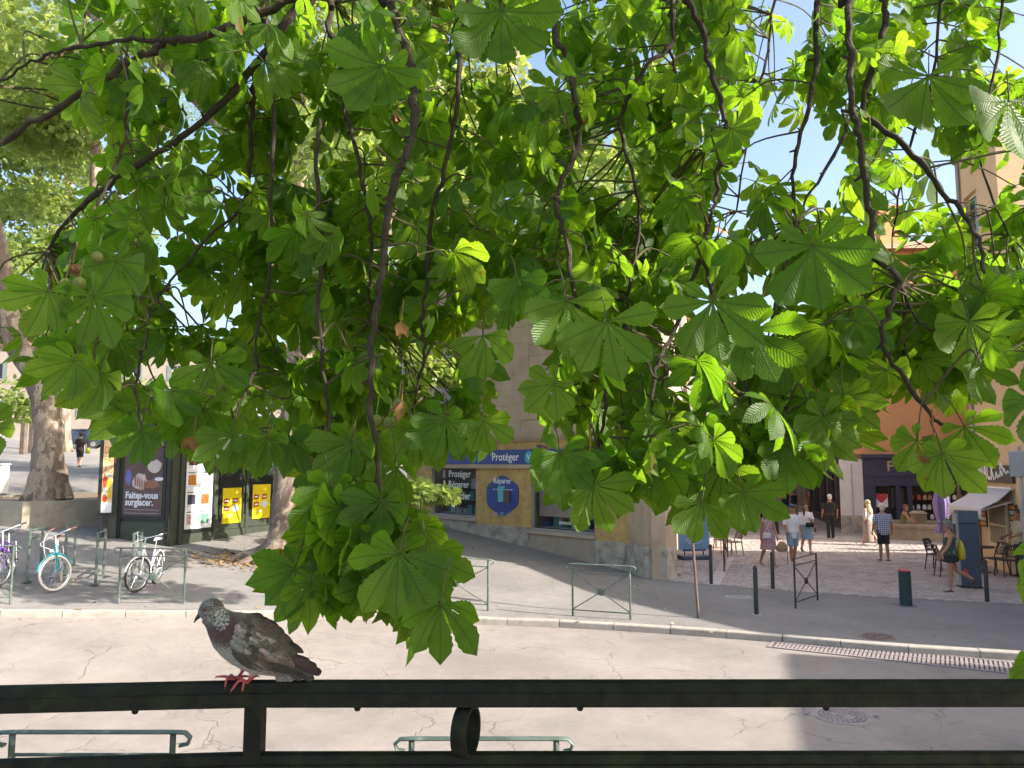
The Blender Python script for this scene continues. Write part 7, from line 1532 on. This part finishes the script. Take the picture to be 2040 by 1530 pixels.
# middle plane by the kiosk
b2_ = gp(575, 1118); yM = b2_.y
pth = [(b2_ + Vector((0, 0, -.15)), .95), (at(575, 1085, yM), .62), (at(573, 1045, yM), .44), (at(574, 980, yM), .36), (at(580, 880, yM), .34), (at(592, 780, yM), .33), (at(600, 600, yM), .30), (at(596, 300, yM + .3), .25), (at(585, -50, yM + .5), .2), (at(570, -300, yM + .6), .15)]
lb = [([at(598, 640, yM), at(680, 560, yM + .6), at(800, 420, yM + 1.5), at(930, 230, yM + 2.3), at(1018, 130, yM + 2.6), at(1090, -60, yM + 3)], [.16, .17, .19, .20, .19, .15]), ([at(596, 420, yM), at(480, 300, yM + .5), at(330, 130, yM + 1), at(180, 20, yM + 1.5), at(80, -120, yM + 2)], [.16, .18, .19, .18, .12]), ([at(598, 700, yM), at(660, 720, yM + .8), at(740, 820, yM + 1.6), at(800, 930, yM + 2.0), at(880, 985, yM + 2.2)], [.07, .06, .045, .03, .015]), ([at(598, 660, yM), at(700, 640, yM + 1.2), at(800, 680, yM + 2.2), at(900, 740, yM + 2.6)], [.07, .055, .04, .02])]
cl = [clump(random.uniform(300, 1050), random.uniform(-420, 330), yM + random.uniform(-2.5, 4), random.uniform(.9, 1.7), 430) for _ in range(30)] + [clump(830, 980, yM + 2.1, .55, 420, .6), clump(780, 985, yM + 1.9, .55, 400, .6), clump(885, 985, yM + 2.2, .42, 200, .45), clump(740, 1000, yM + 1.7, .45, 240, .6), clump(720, 960, yM + 1.6, .5, 160), clump(850, 740, yM + 2.3, .6, 260), clump(900, 745, yM + 2.5, .5, 200), clump(800, 690, yM + 2.2, .6, 240), clump(960, 620, yM + 3, .6, 220), clump(930, 700, yM + 2.8, .5, 170), clump(640, 900, yM + 1.2, .5, 120), clump(700, 780, yM + 1.6, .7, 220)]
for _ in range(46):         # boughs reaching out over the road, their shade falls on the racks and the kiosk
    tx, ty, hz_ = random.uniform(-14, -5.2), random.uniform(14.6, 22), random.uniform(5.6, 8.6)
    if tx + 1.463 * hz_ > 3.0 or (tx > -7.5 and ty > 17): continue
    cl.append(((tx + 1.463 * hz_, ty - .477 * hz_, hz_ + Hg(tx, ty)), (random.uniform(.5, .9),) * 3, random.randint(140, 220)))
lb.append(([at(598, 620, yM), at(750, 400, yM - 1.2), Vector((.2, 13.2, 8.0)), Vector((1.8, 12.0, 8.6))], [.14, .12, .09, .04]))
plane_tree(b2_, [([p for p, r in pth], [r for p, r in pth])] + lb, cl, 'plane tree with spreading roots between the kiosk and the corner shop', 22)
# farther planes up the street
for i, (px, py, wd, label, sd) in enumerate(((128, 900, .35, 'farther plane tree behind the planter at far left', 31), (262, 880, .38, 'farther plane tree hidden behind the kiosk roof', 32), (690, 1000, .35, 'farther plane tree up the street behind the spreading roots', 33))):
    p = gp(px, py); Y = p.y; top = at(px, -100, Y)
    cl = [clump(px + random.uniform(-190, 190), random.uniform(-150, 660), Y + random.uniform(-2.5, 2.5), random.uniform(1.5, 2.6), 520) for _ in range(24)] + [clump(px + random.uniform(-160, 160), random.uniform(600, 800), Y + random.uniform(0, 4), 1.5, 240) for _ in range(4)]
    plane_tree(p, [([p + Vector((0, 0, -.2)), p.lerp(top, .2), p.lerp(top, .5) + Vector((.3, 0, 0)), top], [wd * 1.3, wd, wd * .8, wd * .4]), ([p.lerp(top, .3), p.lerp(top, .45) + Vector((1.5, 0, .3)), p.lerp(top, .6) + Vector((3, .5, .6))], [wd * .5, wd * .4, wd * .2]), ([p.lerp(top, .35), p.lerp(top, .5) + Vector((-1.5, 0, .3)), p.lerp(top, .65) + Vector((-3, .5, .6))], [wd * .5, wd * .4, wd * .2])], cl, label, sd)
# roots of the middle plane, litter, fallen leaves
V = []; Fq = []; 
def litter(name, n, sampler, mat, size, parent=None):
    V = []; Fq = []; T_ = []
    for _ in range(n):
        x, y = sampler(); z = Hg(x, y) + random.uniform(.006, .03); a = random.uniform(0, 6.28); s = random.uniform(*size); f = Vector((math.cos(a), math.sin(a), random.uniform(-.15, .25))); nn = Vector((random.gauss(0, .3), random.gauss(0, .3), 1)); Fm = frame(f, nn); k = len(V); c = Vector((x, y, z)); tt = random.random()
        for v in PLV: V.append(tuple(c + Fm @ (Vector(v) * s))); T_.append(tt)
        Fq += [tuple(q + k for q in p) for p in PLF]
    me = mesh_from(name, V, Fq, np.zeros((len(V), 2)), T_); o = link_mesh(name, me, mat, parent); o['kind'] = 'stuff'; return o
m_lit = leaf_material('litter_leaf', ((.28, .17, .07), (.42, .28, .12)), ((.2, .1, .03), (.3, .2, .06)), vein=False, tfac=.1)
def near_root():
    while True:
        x, y = b2_.x + random.gauss(-.5, .95), b2_.y + random.gauss(-.15, .5)
        if y > yk(x) + .5: return x, y
tag(litter('leaf_litter', 1500, near_root, m_lit, (.05, .12)), 'drift of dry leaves around the spreading plane roots', 'leaves')
def walk_s():
    while True:
        x, y = random.uniform(-11, 4), random.uniform(12.5, 26)
        if y > yk(x) - .6: return x, y
lt = litter('fallen_leaves', 170, walk_s, leaf_material('fallen_leaf', ((.35, .27, .10), (.45, .40, .22)), ((.2, .15, .03), (.3, .25, .06)), vein=False, tfac=.1), (.05, .10)); tag(lt, 'scattered fallen leaves along the pavement and gutter', 'leaves')
rt_ = [o for o in col.objects if o.name.startswith('plane_tree') and (o.location - b2_).length < .1][0]
for i, (dx, dy) in enumerate(((-1.5, -.25), (-1.1, -.7), (-.4, -.85), (.6, -.7), (-1.3, .25), (1.0, -.1))):
    e = b2_ + Vector((dx, dy, 0)); e.z = Hg(e.x, e.y) - .05; P = catmull([b2_ + Vector((dx * .12, dy * .12, .42)), b2_.lerp(e, .45) + Vector((0, 0, .20)), e.lerp(b2_, .12) + Vector((.05, 0, .06)), e], 4); m_ = MB(); m_.tube(P, lerpn([.26, .17, .09, .04], 4, len(P)), 10); m_.build('root', m_pb, rt_, True, smooth='all')
